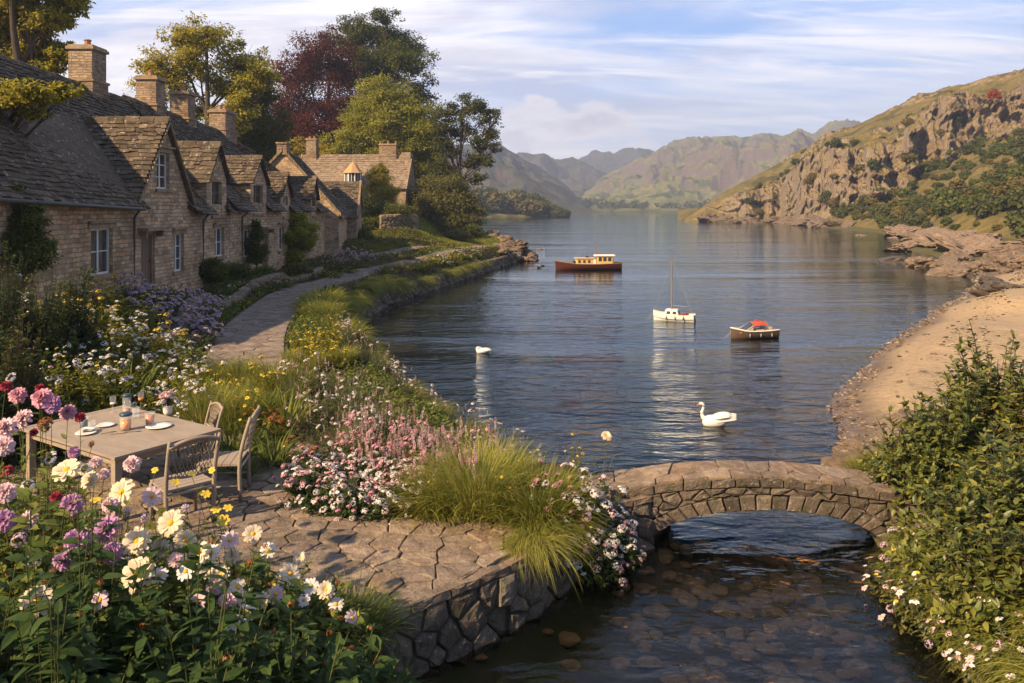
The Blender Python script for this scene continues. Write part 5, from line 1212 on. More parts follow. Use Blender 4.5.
def flower_spike(pm, L=.14, r=.014, n=60, fl=.012, seed=0):
    g = np.random.default_rng(seed); mb = MB(); t = g.uniform(0, 1, n); a = g.uniform(0, 2 * pi, n); rr = r * (1.1 - t * .8)
    P = np.stack([np.cos(a) * rr * .4, np.sin(a) * rr * .4, t * L], 1); D = np.stack([np.cos(a), np.sin(a), g.uniform(.1, .8, n)], 1)
    leaves(mb, P, D, np.tile([0, 0, 1.0], (n, 1)), fl * (1.2 - .5 * t) + rr * .3, fl * .9, 0, 'rhomb', .3); mb.tube([(0, 0, -.05), (0, 0, L * .97)], .0025, 4, m=1)
    return mb.mesh('flower', [pm, ML['stem']], True)
def flower_simple(pm, R_=.03, n=5, seed=0, eye=M_EYE):
    g = np.random.default_rng(seed); mb = MB(); petal_ring(mb, n, R_ * .1, R_, R_ * 4.4 / n, .35, g, curl=.4)
    mb.lathe([(0, 0), (R_ * .2, R_ * .05), (0, R_ * .2)], (0, 0, 0), 6, m=1); return mb.mesh('flower', [pm, eye], True)
FL = {
 'cream': [flower_daisy(MP['cream'], 11, .085, i, layers=2) for i in range(3)], 'creamd': [flower_daisy(MP['cream'], 14, .075, 10 + i, layers=3, cupped=.3) for i in range(2)],
 'mauvep': [flower_pompon(MP['mauve'], .085, 20 + i) for i in range(3)], 'pinkp': [flower_pompon(MP['pink'], .08, 30 + i) for i in range(2)], 'ppinkp': [flower_pompon(MP['palepink'], .075, 33 + i) for i in range(2)],
 'redp': [flower_pompon(MP['red'], .05, 36)], 'whitec': [flower_cluster(MP['white'], .055, 34, .015, 40 + i) for i in range(3)], 'pinkc': [flower_cluster(MP['palepink'], .05, 30, .014, 44 + i) for i in range(2)],
 'pink2c': [flower_cluster(MP['pink'], .04, 26, .013, 47 + i) for i in range(2)], 'lilacc': [flower_cluster(MP['lilac'], .06, 40, .015, 50 + i, .8) for i in range(3)],
 'yellowc': [flower_cluster(MP['yellow'], .055, 30, .013, 54 + i, .5) for i in range(2)], 'rustc': [flower_cluster(MP['rust'], .09, 60, .02, 57 + i, .6) for i in range(2)], 'orangec': [flower_cluster(MP['orange'], .05, 30, .014, 59)],
 'pinks': [flower_spike(MP['palepink'], .15, .016, 60, .013, 60 + i) for i in range(2)], 'pink2s': [flower_spike(MP['pink'], .12, .015, 55, .013, 63)], 'purples': [flower_spike(MP['purple'], .16, .013, 60, .013, 65 + i) for i in range(2)],
 'yellow': [flower_simple(MP['yellow'], .03, 6, 70 + i) for i in range(2)], 'white': [flower_simple(MP['white'], .032, 6, 73 + i) for i in range(2)], 'orange': [flower_simple(MP['orange'], .032, 8, 76, M_EYEB)],
 'pinkd': [flower_daisy(MP['palepink'], 10, .045, 80, layers=1)], 'whited': [flower_daisy(MP['white'], 12, .045, 82 + i, layers=1) for i in range(2)], 'yellowd': [flower_daisy(MP['yellow'], 13, .045, 84, eye=M_EYEB, layers=1)],
 'seed': [flower_cluster(MP['rust'], .018, 12, .008, 86, 1.0)],
}
def face(d, g=None):
    """euler turning +Z to direction d"""
    return Vector(d).to_track_quat('Z', 'Y').to_euler()

def herb(name, seed, rx, h, nst, per, L, W, leaf='mid', heads=(), nh=20, hs=1.0, ry=None, shell=.5, lo=.25, kind='leaf', extra_h=.08, face_up=.7, s0=.2, twig=.0035, curl=.25, lump=.12, label=None, cat=None):
    """one bushy flowering plant at the origin: Empty > foliage, flower x n"""
    g = np.random.default_rng(seed); ry = ry or rx; root = thing(name, label or 'x', cat or 'plant'); mb = MB()
    tips = dome(g, nst, rx, ry, h, lo, shell, lump, seed); base = np.stack([tips[:, 0] * .25, tips[:, 1] * .25, 0 * tips[:, 0]], 1)
    C, d = stems_to(mb, g, base, tips, twig, .15, m=1); leafy(mb, g, C, d, per, L, W, s0, 1.0, kind, curl=curl)
    if not nh: mb.build('foliage', [ML[leaf], ML['stem']], root)
    if nh:
        order = np.argsort(-(tips[:, 2] / h + .6 * np.linalg.norm(tips[:, :2], axis=1) / rx + g.uniform(0, .5, nst)))[:nh]
        T = tips[order] + np.array([0, 0, 1]) * extra_h * g.uniform(.3, 1.3, (len(order), 1)); stems_to(mb, g, tips[order], T, twig * .9, .02, m=1, npt=4); mb.build('foliage', [ML[leaf], ML['stem']], root)
        for i, p in enumerate(T):
            k = heads[g.integers(len(heads))]; me = FL[k][g.integers(len(FL[k]))]; dr = unit(np.array([p[0] / rx, p[1] / ry, face_up * 1.6]) + g.normal(0, .3, 3))
            if k.endswith('s') or k == 'seed': dr = unit(np.array([p[0] / rx * .3, p[1] / ry * .3, 1]) + g.normal(0, .12, 3))
            put('flower', me, root, p, face(dr), hs * g.uniform(.75, 1.15))
    return root
def tuft(name, seed, n, br, L, spread=.6, width=.013, droop=.8, mat='grass', heads=None, nh=0, hs=1, label=None, strawn=0, bias=(0, 0, 0)):
    g = np.random.default_rng(seed); root = thing(name, label or 'x', 'grass'); root['kind'] = 'thing'; mb = MB(); n = int(n * .8); tips, C = blades(mb, g, n, br, L, spread, width, droop, bias=bias)
    if strawn: blades(mb, g, strawn, br * .8, L * 1.12, spread * .9, width * .6, droop * .6, m=1, bias=bias)
    mb.build('foliage', [ML[mat], ML['straw']], root)
    for i in range(nh):
        k = heads[g.integers(len(heads))]; q = C[g.integers(n)]; put('flower', FL[k][g.integers(len(FL[k]))], root, q[g.integers(3, 6)], face(unit(g.normal(0, .4, 3) + np.array([0, -.2, 1]))), hs * g.uniform(.7, 1.2))
    return root
USED = set()
def place(proto, x, y, label, group=None, rz=None, sc=1.0, z=None, cat=None, zs=1.0, g=np.random.default_rng(99), dz=0, name=None):
    o = proto if proto.name not in USED else copy_tree(proto)
    USED.add(proto.name)
    o.location = (x, y, (gz(x, y) if z is None else z) - .02 + dz); o.rotation_euler = (0, 0, g.uniform(0, 6.28) if rz is None else rz); o.scale = (sc, sc, sc * zs)
    o['label'] = label
    if group: o['group'] = group
    elif 'group' in o: del o['group']
    if cat: o['category'] = cat
    return o

# ================================================================== TREES
def mat_bark(name, c):
    t = NT(name); w = t.co(scale=(1, 1, .25)); n = t.noise(w, 9, 6, .7); t.col(t.mix(n, tuple(x * .5 for x in c), tuple(x * 1.4 for x in c)), .95, .1); t.bump(n, 1, .05); return t.m
M_BARK = mat_bark('tree_bark', (.085, .065, .048)); 
MT = {
 'gold': mat_leaf('golden_tree_leaf', (.140, .155, .020), (.290, .265, .032), (.460, .370, .050), transl=.45, patch=.35),
 'green': mat_leaf('deep_green_tree_leaf', (.032, .055, .013), (.075, .100, .022), (.165, .165, .034), transl=.35, patch=.4),
 'maroon': mat_leaf('maroon_tree_leaf', (.040, .010, .012), (.085, .022, .018), (.170, .050, .026), transl=.3, patch=.4),
 'lime': mat_leaf('lime_tree_leaf', (.130, .165, .020), (.250, .255, .030), (.400, .350, .050), transl=.45, patch=.4),
 'airy': mat_leaf('olive_tree_leaf', (.040, .055, .018), (.078, .092, .026), (.125, .125, .040), transl=.35, patch=.5),
 'bracken': mat_leaf('bracken_leaf', (.075, .070, .022), (.150, .120, .035), (.230, .170, .050), transl=.3, patch=.5),
 'bright': mat_leaf('bright_yellow_tree_leaf', (.230, .210, .022), (.380, .310, .035), (.520, .400, .060), transl=.45, patch=.5),
}
def tree(name, label, base, puffs, trunk_r, fork, leaf, nleaf, ls, seed, lean=(0, 0), droop=.2, clump=.6, sub=5, cat='tree', twiggy=1.0, group=None, fill=.55):
    """puffs: (x, y, z, rx, ry, rz) foliage masses relative to base; limbs grow from the trunk into each"""
    g = np.random.default_rng(seed); root = thing(name, label, cat, base, 0, group); wd = MB(); lf = MB()
    fk = np.array([lean[0], lean[1], fork], float)
    top = np.array(max(puffs, key=lambda q: q[2])[:3], float)
    tr = np.array([[0, 0, -.4], [lean[0] * .2, lean[1] * .2, fork * .35], fk * [.75, .75, .75], fk]) + np.r_[np.zeros((1, 3)), g.normal(0, trunk_r * .35, (3, 3)) * [1, 1, 0]]
    tr[-1] = fk; wd.tube(resample3(tr, 9), np.linspace(trunk_r * 1.25, trunk_r * .8, 9), 9)
    lead = np.array([fk, (fk * .5 + top * .5) + g.normal(0, .2, 3), top]); Ld = resample3(lead, 9); wd.tube(Ld, np.linspace(trunk_r * .8, trunk_r * .16, 9), 7)
    vol = np.array([(p[3] * p[4] * p[5]) ** (2 / 3) for p in puffs]); cnt = (nleaf * vol / vol.sum()).astype(int)
    for p, c in zip(puffs, cnt):
        ctr = np.array(p[:3], float); rad = np.array(p[3:6], float) * 1.25
        t0 = g.uniform(0, .75) * np.clip((ctr[2] - fork) / max(.1, top[2] - fork), 0, 1); st = Ld[int(t0 * 8)]
        mid = st * .45 + ctr * .55 + np.array([0, 0, -.12 * np.linalg.norm(ctr - st)]) + g.normal(0, .12, 3) * rad
        B = resample3(np.array([st, mid, ctr + [0, 0, rad[2] * .2]]), 8); wd.tube(B, np.linspace(trunk_r * .36, trunk_r * .07, 8), 5)
        ns = max(5, int(sub * 3)); tips = ctr + rdir(g, ns) * rad * g.uniform(.55, 1.02, (ns, 1)) * np.array([1, 1, .95])
        stp = B[g.integers(3, 8, ns)]; C, d = stems_to(wd, g, stp, tips, trunk_r * .055 * twiggy, -.1, k=4, npt=6)
        # leaf sprays gather round the twigs: gaps stay open between them
        nc = max(8, int(ns * 2.8)); i = g.integers(0, ns, nc); j = g.integers(2, 6, nc); cen = C[i, j] + g.normal(0, .12, (nc, 3)) * rad
        cs = clump * g.uniform(.6, 1.25, nc) * rad.mean() * .56
        c = int(c * 1.9); k = g.integers(0, nc, c); off = rdir(g, c) * (g.uniform(0, 1, c) ** .5)[:, None] * cs[k][:, None] * np.array([1.25, 1.25, .62])
        P = cen[k] + off; q = (P - ctr) / rad; r = np.linalg.norm(q, axis=1); keep = r < g.uniform(.95, 1.22, c); P = P[keep]; off = off[keep]; m = len(P)
        D = unit(off + .6 * rdir(g, m) * cs.mean() + np.array([0, 0, -droop]) * cs.mean()); N = unit(np.array([0, 0, 1.0]) + .75 * rdir(g, m) + .5 * unit(P - ctr))
        leaves(lf, P, D, N, ls * g.uniform(.6, 1.25, m), ls * .62 * g.uniform(.7, 1.2, m), 0, 'rhomb', .35)
    wd.build('trunk', M_BARK, root, smooth=True); lf.build('crown', MT[leaf] if leaf in MT else ML[leaf], root)
    return root
def resample3(P, n):
    P = np.asarray(P, float); Q = P
    for _ in range(2):
        R_ = [Q[0]]
        for a, b in zip(Q[:-1], Q[1:]): R_ += [a * .75 + b * .25, a * .25 + b * .75]
        R_.append(Q[-1]); Q = np.array(R_)
    L = np.r_[0, np.cumsum(np.linalg.norm(np.diff(Q, axis=0), axis=1))]; s = np.linspace(0, L[-1], n); return np.stack([np.interp(s, L, Q[:, i]) for i in range(3)], 1)
def crown_from_photo(Y, spots, base_px, depth=1.0, seed=0):
    """puffs given as (px, py, radius px[, height radius px]) at distance Y, spread in depth"""
    g = np.random.default_rng(seed); bx = (base_px - CX) / F * Y; bz = gz(bx, Y); k = Y / F; out = []
    for s in spots:
        px, py, r = s[:3]; rv = s[3] if len(s) > 3 else r * .8; dy = g.uniform(-1, 1) * r * k * depth
        out.append(((px - base_px) * k, dy, CAM_Z - (py - HY) * k - bz, r * k, r * k, rv * k))
    return (bx, Y, bz), out
# ---------------------------------------------------------------- the trees
def T_(name, label, Y, base_px, spots, tr, fork, leaf, n, ls, seed, **kw):
    b, p = crown_from_photo(Y, spots, base_px, seed=seed, depth=kw.pop('depth', .9)); return tree(name, label, b, p, tr, fork, leaf, n, ls, seed, **kw)
T_('broadleaf_tree', 'tall airy golden green tree rising behind the second and third roof chimneys', 58, 208, [(158, 62, 20, 15), (180, 38, 24, 15), (212, 32, 24, 13), (238, 52, 22, 16), (254, 78, 18, 15), (200, 62, 24, 15), (225, 84, 22, 14), (172, 84, 17, 12), (150, 102, 14, 10), (250, 105, 16, 14), (190, 104, 16, 12), (228, 118, 18, 14), (272, 74, 10, 8)],
   .34, 4.2, 'gold', 17000, .24, 1, clump=.55, sub=6)
T_('broadleaf_tree', 'dark green tree behind the left chimneys, between the golden tree and the maroon one', 64, 258, [(252, 100, 20, 17), (266, 84, 15, 14), (240, 125, 24, 16), (268, 128, 22, 18), (228, 140, 16, 12), (262, 150, 26, 18)], .35, 3, 'green', 15000, .27, 2)
T_('copper_beech', 'large maroon leaved tree behind the cottages, left of the tall green tree', 99, 318, [(312, 48, 20, 18), (296, 74, 22, 18), (325, 70, 24, 20), (284, 104, 22, 20), (312, 106, 28, 22), (342, 100, 26, 24), (294, 132, 26, 18), (328, 136, 28, 18), (276, 128, 16, 14), (352, 128, 20, 18), (345, 60, 18, 18), (330, 36, 12, 10), (300, 150, 24, 12)],
   .5, 4, 'maroon', 34000, .30, 3, clump=.8, fill=.8)
T_('broadleaf_tree', 'tallest dark green tree, standing highest of all between maroon and lime crowns', 106, 376, [(374, 26, 26, 14), (352, 40, 22, 15), (398, 38, 24, 15), (412, 62, 20, 16), (372, 58, 26, 16), (390, 80, 26, 16), (420, 88, 15, 14), (352, 72, 20, 14), (408, 108, 20, 16), (425, 124, 12, 12), (345, 22, 10, 7), (388, 16, 14, 6)],
   .45, 5, 'green', 26000, .33, 4, clump=.7, sub=6)
T_('broadleaf_tree', 'rounded lime green tree lit by the sun, behind the pale roofed house', 88, 383, [(384, 92, 26, 17), (358, 112, 24, 18), (408, 112, 26, 20), (384, 122, 30, 22), (346, 138, 20, 16), (368, 142, 26, 18), (412, 142, 26, 20), (430, 134, 14, 16), (392, 150, 26, 18), (372, 88, 14, 10), (426, 158, 18, 16)],
   .5, 3, 'lime', 34000, .27, 5, clump=.58, sub=7, depth=.3)
T_('broadleaf_tree', 'slender airy tree leaning at the waterside with open branches', 84, 449, [(452, 112, 16, 9), (470, 104, 15, 8), (486, 116, 13, 9), (440, 122, 13, 10), (462, 128, 16, 9), (484, 140, 14, 9), (492, 128, 9, 8), (447, 146, 13, 10), (474, 158, 13, 9), (440, 168, 12, 10), (488, 160, 7, 6), (462, 96, 8, 5), (455, 182, 13, 10), (478, 178, 8, 7), (496, 146, 6, 5)],
   .26, 4.6, 'airy', 10500, .25, 6, clump=.5, lean=(1.0, 0), sub=6)
T_('broadleaf_tree', 'dark green tree filling the gap between the lime tree and the leaning tree', 96, 432, [(430, 140, 16, 18), (436, 165, 18, 18), (424, 175, 18, 18), (446, 185, 12, 14)], .3, 3, 'green', 12000, .3, 26, clump=.8)
T_('large_shrub', 'broad rounded green shrub at the right of the lane end, below the leaning tree', 77, 440, [(440, 184, 20, 13), (460, 196, 18, 14), (424, 198, 18, 14), (444, 206, 24, 15), (468, 214, 15, 11), (430, 216, 22, 11), (452, 222, 24, 9)], .2, .6, 'olive', 24000, .24, 7, clump=.9, cat='shrub')
T_('small_tree', 'little bright yellow tree in front of the pale roofed house', 70, 381, [(381, 176, 11, 9), (374, 186, 10, 8), (389, 188, 10, 8), (381, 196, 13, 8), (381, 168, 6, 5)], .12, 1.4, 'bright', 9000, .17, 8, clump=.8)
T_('broadleaf_tree', 'tall leafy tree at the left edge above the nearest roof', 33, 24, [(22, 8, 26, 16), (52, 18, 18, 13), (0, 22, 26, 18), (38, 42, 22, 14), (62, 52, 14, 10), (10, 58, 26, 14), (-40, 10, 30, 25), (60, -4, 18, 14), (30, -25, 34, 22), (-30, 60, 30, 20), (48, 66, 14, 7)], .30, 6.0, 'gold', 22000, .20, 9, clump=.5, sub=6, lean=(.4, 0))
T_('small_tree', 'leafy ash branches spreading over the near roof from the left edge', 19.5, -32, [(20, 88, 20, 9), (44, 94, 20, 8), (62, 88, 12, 7), (5, 100, 24, 9), (28, 108, 18, 7), (-30, 90, 34, 18), (-50, 120, 40, 20)], .16, 2.5, 'gold', 9500, .13, 10, clump=.55, sub=5)
T_('large_shrub', 'yellow leaved bush showing behind the ridge by the twin chimney of the pale roofed house', 88, 300, [(296, 146, 12, 9), (318, 145, 10, 8), (308, 160, 16, 10), (285, 158, 14, 10), (330, 154, 14, 8), (255, 160, 24, 14), (150, 95, 14, 14), (225, 150, 24, 12)], .2, .6, 'bright', 9000, .26, 11, clump=.8, cat='shrub')
# hedge-like shrubs round the lane end
T_('clipped_hedge', 'dense dark clipped hedge above the curving garden wall', 64, 378, [(362, 208, 15, 11), (384, 210, 17, 12), (400, 212, 12, 11), (372, 222, 16, 10), (392, 224, 15, 9), (352, 205, 11, 9)], .12, .4, 'green', 20000, .16, 12, clump=.95, cat='hedge')
T_('arbour_shrub', 'pale green climbing shrub spilling over the cottage wall beside the last doorway', 38, 293, [(293, 218, 11, 6), (304, 228, 12, 8), (281, 222, 9, 7), (312, 240, 8, 7), (296, 234, 12, 8), (300, 246, 9, 7), (290, 246, 9, 7), (297, 256, 9, 6)], .07, 1.0, 'lime', 9000, .12, 13, clump=.8, cat='shrub')
T_('wall_shrub', 'dark wall shrub trained up between two windows of the nearest cottage', 21.0, 80, [(76, 212, 7, 7), (84, 222, 8, 7), (73, 228, 8, 8), (88, 236, 8, 8), (78, 244, 10, 9), (68, 250, 9, 9), (90, 252, 10, 9), (80, 262, 12, 9), (98, 246, 5, 6)], .05, .8, 'green', 7000, .085, 14, clump=.9, cat='shrub')
T_('wall_shrub', 'climbing bush dotted with purple blooms at the left edge of the nearest cottage', 16.9, 22, [(26, 212, 12, 9), (10, 222, 13, 10), (36, 224, 11, 9), (-8, 208, 14, 13), (20, 238, 16, 10), (42, 242, 12, 10), (2, 246, 18, 12), (34, 256, 18, 11), (10, 190, 10, 8)], .06, .8, 'green', 10000, .085, 15, clump=.9, cat='shrub')
T_('wall_shrub', 'narrow dark shrub against the wall between the second and third cottage doors', 31.8, 257, [(256, 224, 4, 5), (259, 234, 6, 6), (254, 242, 6, 6), (260, 250, 7, 6), (256, 258, 8, 6), (250, 248, 4, 4)], .04, .6, 'green', 4500, .09, 16, clump=.9, cat='shrub')
# low evergreen bushes along the foot of the cottages
for i, (px, py, Y, r, rv, lf, lab) in enumerate([
    (212, 268, 27.5, 14, 9, 'green', 'dark low bush under the cottage windows just beyond the lilac flowers'), (236, 272, 29.5, 14, 9, 'green', 'dense dark bush beside the bed wall, second from the lilac flowers'),
    (262, 276, 31.0, 12, 8, 'mid', 'mid green bush below the narrow wall shrub, near the bend of the path'), (300, 271, 35, 12, 7, 'olive', 'rounded olive green bush left of the white flowered clump by the path'),
    (330, 270, 39, 9, 6, 'green', 'small dark rounded bush near the foot of the tall gable'), (348, 262, 46, 9, 6, 'mid', 'low bush before the small outbuilding'),
    (362, 240, 54, 11, 9, 'green', 'dark bush between outbuilding and lane end hedge'), (352, 228, 57, 9, 9, 'green', 'tall dark bush immediately right of the outbuilding'), (374, 250, 56, 10, 5, 'olive', 'low olive bush where the driveway leaves the garden wall'),
    (470, 232, 72, 12, 6, 'green', 'dark bush at the waterline end of the lawn, beside the boulders'), (455, 236, 70, 10, 5, 'olive', 'olive bush on the slope just above the boulder point')]):
    T_('garden_bush', lab, Y, px, [(px, py - rv * .4, r * .75, rv * .7), (px - r * .5, py, r * .6, rv * .7), (px + r * .5, py, r * .6, rv * .7), (px, py + rv * .3, r * .8, rv * .6), (px - r * .3, py + rv * 1.0, r * .7, rv * .6), (px + r * .3, py + rv * 1.0, r * .7, rv * .6)], .05, .2, lf, 5200, .0024 * Y + .02, 60 + i, clump=.95, cat='bush')

def far_trees():
    g = np.random.default_rng(3); V = MB()
    protos = []
    for k, lf in enumerate(('green', 'airy', 'bracken')):
        for j in range(2):
            mb = MB(); n = 420; P = rdir(g, n); P = P * (g.uniform(.55, 1.05, (n, 1))) * (1 + .35 * noise3(P * 1.6 + k * 9 + j * 4))[:, None] * np.array([1, 1, .8]) + [0, 0, 1.0]
            leaves(mb, P, rdir(g, n) + [0, 0, -.2], unit(P - [0, 0, .9] + .4 * rdir(g, n)), g.uniform(.25, .5, n), g.uniform(.2, .4, n), 0, 'rhomb', .2); mb.tube([(0, 0, -.3), (0, 0, 1.0)], [.1, .05], 5, m=1)
            protos.append(mb.mesh('far_tree', [MT[lf], M_BARK]))
    def scatter(pts, sc, label, group, name='far_tree', pick=None):
        for i, (x, y, z, s) in enumerate(pts):
            me = protos[g.integers(len(protos)) if pick is None else pick[g.integers(len(pick))]]; o = put(name, me, None, (x, y, z), (0, 0, g.uniform(0, 6)), (s * g.uniform(.9, 1.4), s * g.uniform(.9, 1.4), s * g.uniform(.8, 1.2))); tag(o, label, 'tree' if 'tree' in name else 'shrub', group)
    pts = []
    for _ in range(95):
        x = g.uniform(-22, 25); y = g.uniform(353, 372) if x > -18 else g.uniform(342, 360)
        s = np.interp(x, [-22, -5, 8, 16, 25], [4.2, 4.4, 3.6, 2.6, 1.3]) * g.uniform(.7, 1.15); pts.append((x, y, max(.2, gz(x, y)) - .3, s))
    scatter(pts, 1, 'dark bushy tree crowding the low wooded headland across the water on the left', 'trees on the left headland')
    px, HV, T = HILL
    def on_px(p, q, lo=.3, hi=2.7):
        sx = CX + HV[..., 0] / HV[..., 1] * F; sy = HY - (HV[..., 2] - CAM_Z) / HV[..., 1] * F; tt = T[:, None]; d = (sx - p) ** 2 + (sy - q) ** 2 + 1e6 * ((tt < lo) | (tt > hi)); i = np.unravel_index(np.argmin(d), d.shape); return HV[i]
    def on_hill(p, t):
        i = int(np.clip(np.interp(p, px, np.arange(len(px))), 0, len(px) - 1)); j = int(np.argmin(abs(T - t))); return HV[j, i]
    pts = []
    for k_ in range(275):
        p = g.uniform(835, 1060); t = g.uniform(.2, .98)
        if k_ > 205: p = g.uniform(880, 1060); t = g.uniform(.05, .4)
        elif p < 880 and t < .5: continue
        q = on_hill(p, t); pts.append((*q[:2], q[2] - .2, g.uniform(.5, 1.0) * g.choice([.8, 1.0, 1.6])))
    scatter(pts, 1, 'low green shrub growing on the slope below the right hand cliffs', 'shrubs on the right hand slope', 'hill_shrub', [0, 1, 2, 3, 4])
    pts = []
    for _ in range(46):
        p = g.uniform(735, 960); t = g.choice([g.uniform(.85, 1.1), g.uniform(1.4, 1.6), g.uniform(2.0, 2.3)]); q = on_hill(p, t); pts.append((*q[:2], q[2] - .3, g.uniform(.5, 1.4)))
    scatter(pts, 1, 'small bush clinging to the ledges of the right hand cliffs', 'bushes on the cliff ledges', 'hill_shrub')
    # wooded belt along the far end of the loch: nobody could count it
    mb = MB(); n = 9000; p = g.uniform(560, 800, n); a = (p - CX) / F; Y = g.uniform(800, 1000, n) + 60 * noise3(np.stack([p * .06, p * 0, p * 0], 1)); keep = noise3(np.stack([p * .05, Y * .02, p * 0], 1)) > -.12; p, a, Y = p[keep], a[keep], Y[keep]; n = len(p)
    P = np.stack([a * Y, Y, g.uniform(.5, 7, n) + (Y - 800) * .045], 1); leaves(mb, P, rdir(g, n), rdir(g, n), g.uniform(2.5, 5, n), g.uniform(2, 4, n), 0, 'rhomb', .1)
    tag(mb.build('woodland', MT['airy']), 'belt of woodland along the far end of the loch', 'woodland', kind='stuff')
    return on_hill, on_px
ON_HILL, ON_PX = far_trees()
# ================================================================== THE GARDEN
G = np.random.default_rng(2024)
def gp(px, py, h=0.0):
    """point on the ground whose top, h above it, shows at this photo pixel"""
    z = 1.0
    for _ in range(40):
        P = at(px, py, z=z + h); P[1] = min(max(P[1], 2.5), 90); P[0] = (px - CX) / F * P[1]; z = .5 * z + .5 * gz(P[0], P[1])
    return P[0], P[1], z
# ---- kinds of plant
lilac = [herb('lilac_flower_clump', 100 + i, .60, .62, 60, 16, .075, .028, 'silver', ('lilacc', 'lilacc', 'pinkc'), 24, 1.0, extra_h=.10, cat='flower clump') for i in range(3)]
whyel = [herb('white_flower_clump', 110 + i, .50, .80, 60, 20, .085, .034, 'yell', ('whitec', 'whitec', 'yellow', 'white'), 17, 1.0, extra_h=.12, cat='flower clump') for i in range(3)]
yelo = [herb('yellow_flower_clump', 120 + i, .50, .85, 60, 22, .09, .034, 'yell', ('yellowc', 'yellow', 'yellowd', 'yellow'), 18, 1.0, extra_h=.12, cat='flower clump') for i in range(3)]
rustp = [herb('rust_flower_clump', 130, .42, .9, 36, 22, .10, .04, 'dark', ('rustc', 'orangec'), 7, 1.0, extra_h=.1, cat='flower clump')]
darkl = [herb('leafy_plant', 140 + i, .60, .85, 60, 24, .13, .055, 'dark', ('ppinkp', 'lilacc', 'white'), 4, .6, extra_h=.08, cat='leafy plant') for i in range(2)]
strap = [tuft('strap_leaved_plant', 150 + i, 130, .18, .80, .75, .034, 1.0, m, label='x') for i, m in enumerate(('grass', 'mid'))]
lush = [tuft('grass_clump', 160 + i, 900, .30, .72, .55, .013, .75, 'straw' if i == 0 else 'grass', strawn=120) for i in range(3)]
seedg = [herb('feathery_flower_clump', 170 + i, .50, .62, 110, 14, .05, .012, 'silver', ('pinkc', 'pinks', 'seed', 'pinks', 'whitec', 'seed'), 28, .66, extra_h=.12, lo=.4, cat='flower clump') for i in range(3)]
pinksp = [herb('pink_spire_clump', 180 + i, .55, .62, 90, 18, .06, .024, 'olive', ('pinks', 'pinks', 'pink2s', 'pink2c'), 46, 1.0, extra_h=.16, lo=.35, cat='flower clump') for i in range(3)]
whpk = [herb('white_and_pink_flower_plant', 190 + i, .46, .55, 95, 24, .062, .034, 'dark', ('whitec', 'pinkc', 'white', 'pink2c', 'whitec'), 44, .82, extra_h=.04, lo=.1, cat='flower clump') for i in range(3)]
moundg = [tuft('grass_mound', 200 + i, 1000, .38, .50, .9, .014, 1.0, 'grass', ('pinkd', 'white', 'seed'), 10, .7, strawn=200) for i in range(3)]
lowfl = [herb('low_flower_clump', 210 + i, .5, .34, 55, 18, .06, .03, 'mid', (('whitec', 'white'), ('yellow', 'yellowc'), ('pink2c', 'pinkc'))[i], 20, .6, extra_h=.04, lo=.1, cat='flower clump') for i in range(3)]
orang = [herb('orange_flower_clump', 220, .35, .5, 36, 16, .06, .018, 'olive', ('orange', 'orange', 'yellow', 'rustc'), 11, .7, extra_h=.12, cat='flower clump')]
greenm = [herb('green_mound', 230 + i, .55, .45, 90, 22, .055, .026, ('mid', 'olive')[i], ('white', 'yellow'), 6, .5, extra_h=.03, lo=.08, cat='leafy plant') for i in range(2)]

def row(protos, spots, label, group, h, sc=(.85, 1.15), cat=None):
    for i, s in enumerate(spots):
        k = s[2] if len(s) > 2 else 1.0; x, y, z = gp(s[0], s[1], h * k); place(protos[G.integers(len(protos))], x, y, label if isinstance(label, str) else label[i], group, None, k * G.uniform(*sc), z)
# left bed, from the wall of the cottage down to the table
row(lilac, [(118, 262), (138, 266), (158, 272), (176, 280), (192, 288), (206, 297), (148, 280), (168, 290), (186, 300), (200, 309), (204, 306), (128, 276), (108, 272), (204, 318), (96, 262), (140, 292), (192, 320), (178, 312)],
    'lilac flowered clump with grey green leaves in the far part of the left bed', 'lilac clumps in the left bed', .68)
row(yelo, [(92, 272), (108, 282), (125, 292), (148, 300), (100, 296), (75, 290), (168, 322), (66, 308)], 'yellow flowered clump in the middle of the left bed', 'yellow clumps in the left bed', .92)
row(whyel, [(88, 308), (118, 316), (144, 314), (158, 318), (72, 326), (104, 332), (136, 334), (172, 334), (186, 342), (200, 350), (60, 344), (94, 352), (126, 356), (156, 352), (184, 362), (204, 368), (192, 384), (170, 376), (145, 374), (176, 392), (208, 342)],
    'white flowered clump with bright yellow green leaves in the left bed', 'white clumps in the left bed', .90)
row(darkl, [(8, 300), (30, 312), (52, 318), (12, 330), (36, 342), (58, 364), (14, 360), (40, 376), (72, 382), (20, 288), (44, 292), (84, 392), (2, 388), (28, 396), (62, 402)], 'dark leafy plant with a few pale flowers at the left edge of the bed', 'dark leafy plants in the left bed', .85)
row(yelo, [(64, 268, 1.35), (84, 262, 1.3), (106, 272, 1.2), (46, 288, 1.3), (122, 284, 1.1)], 'tall yellow flowered clump at the back of the left bed, near the cottage wall', 'tall yellow clumps by the cottage wall', .9)
row(whyel, [(70, 296, 1.3), (104, 300, 1.2), (24, 306, 1.3), (130, 306, 1.15), (88, 330, 1.15), (50, 322, 1.2), (152, 330, 1.1), (120, 346, 1.1), (180, 352, 1.0)], 'taller white flowered clump rising among the lower ones in the left bed', 'taller white clumps in the left bed', .9)
row(lilac, [(20, 276, 1.4), (6, 262, 1.5)], 'lilac flowered clump at the far left edge against the cottage', 'lilac clumps at the far left edge', .72)
row(rustp, [(74, 262), (56, 272), (80, 284)], ['rust coloured flower heads highest in the left bed, below the climbing bush', 'rust and orange flower heads, left of the highest rust clump', 'rust flower heads nearest the yellow clumps'], None, .9)
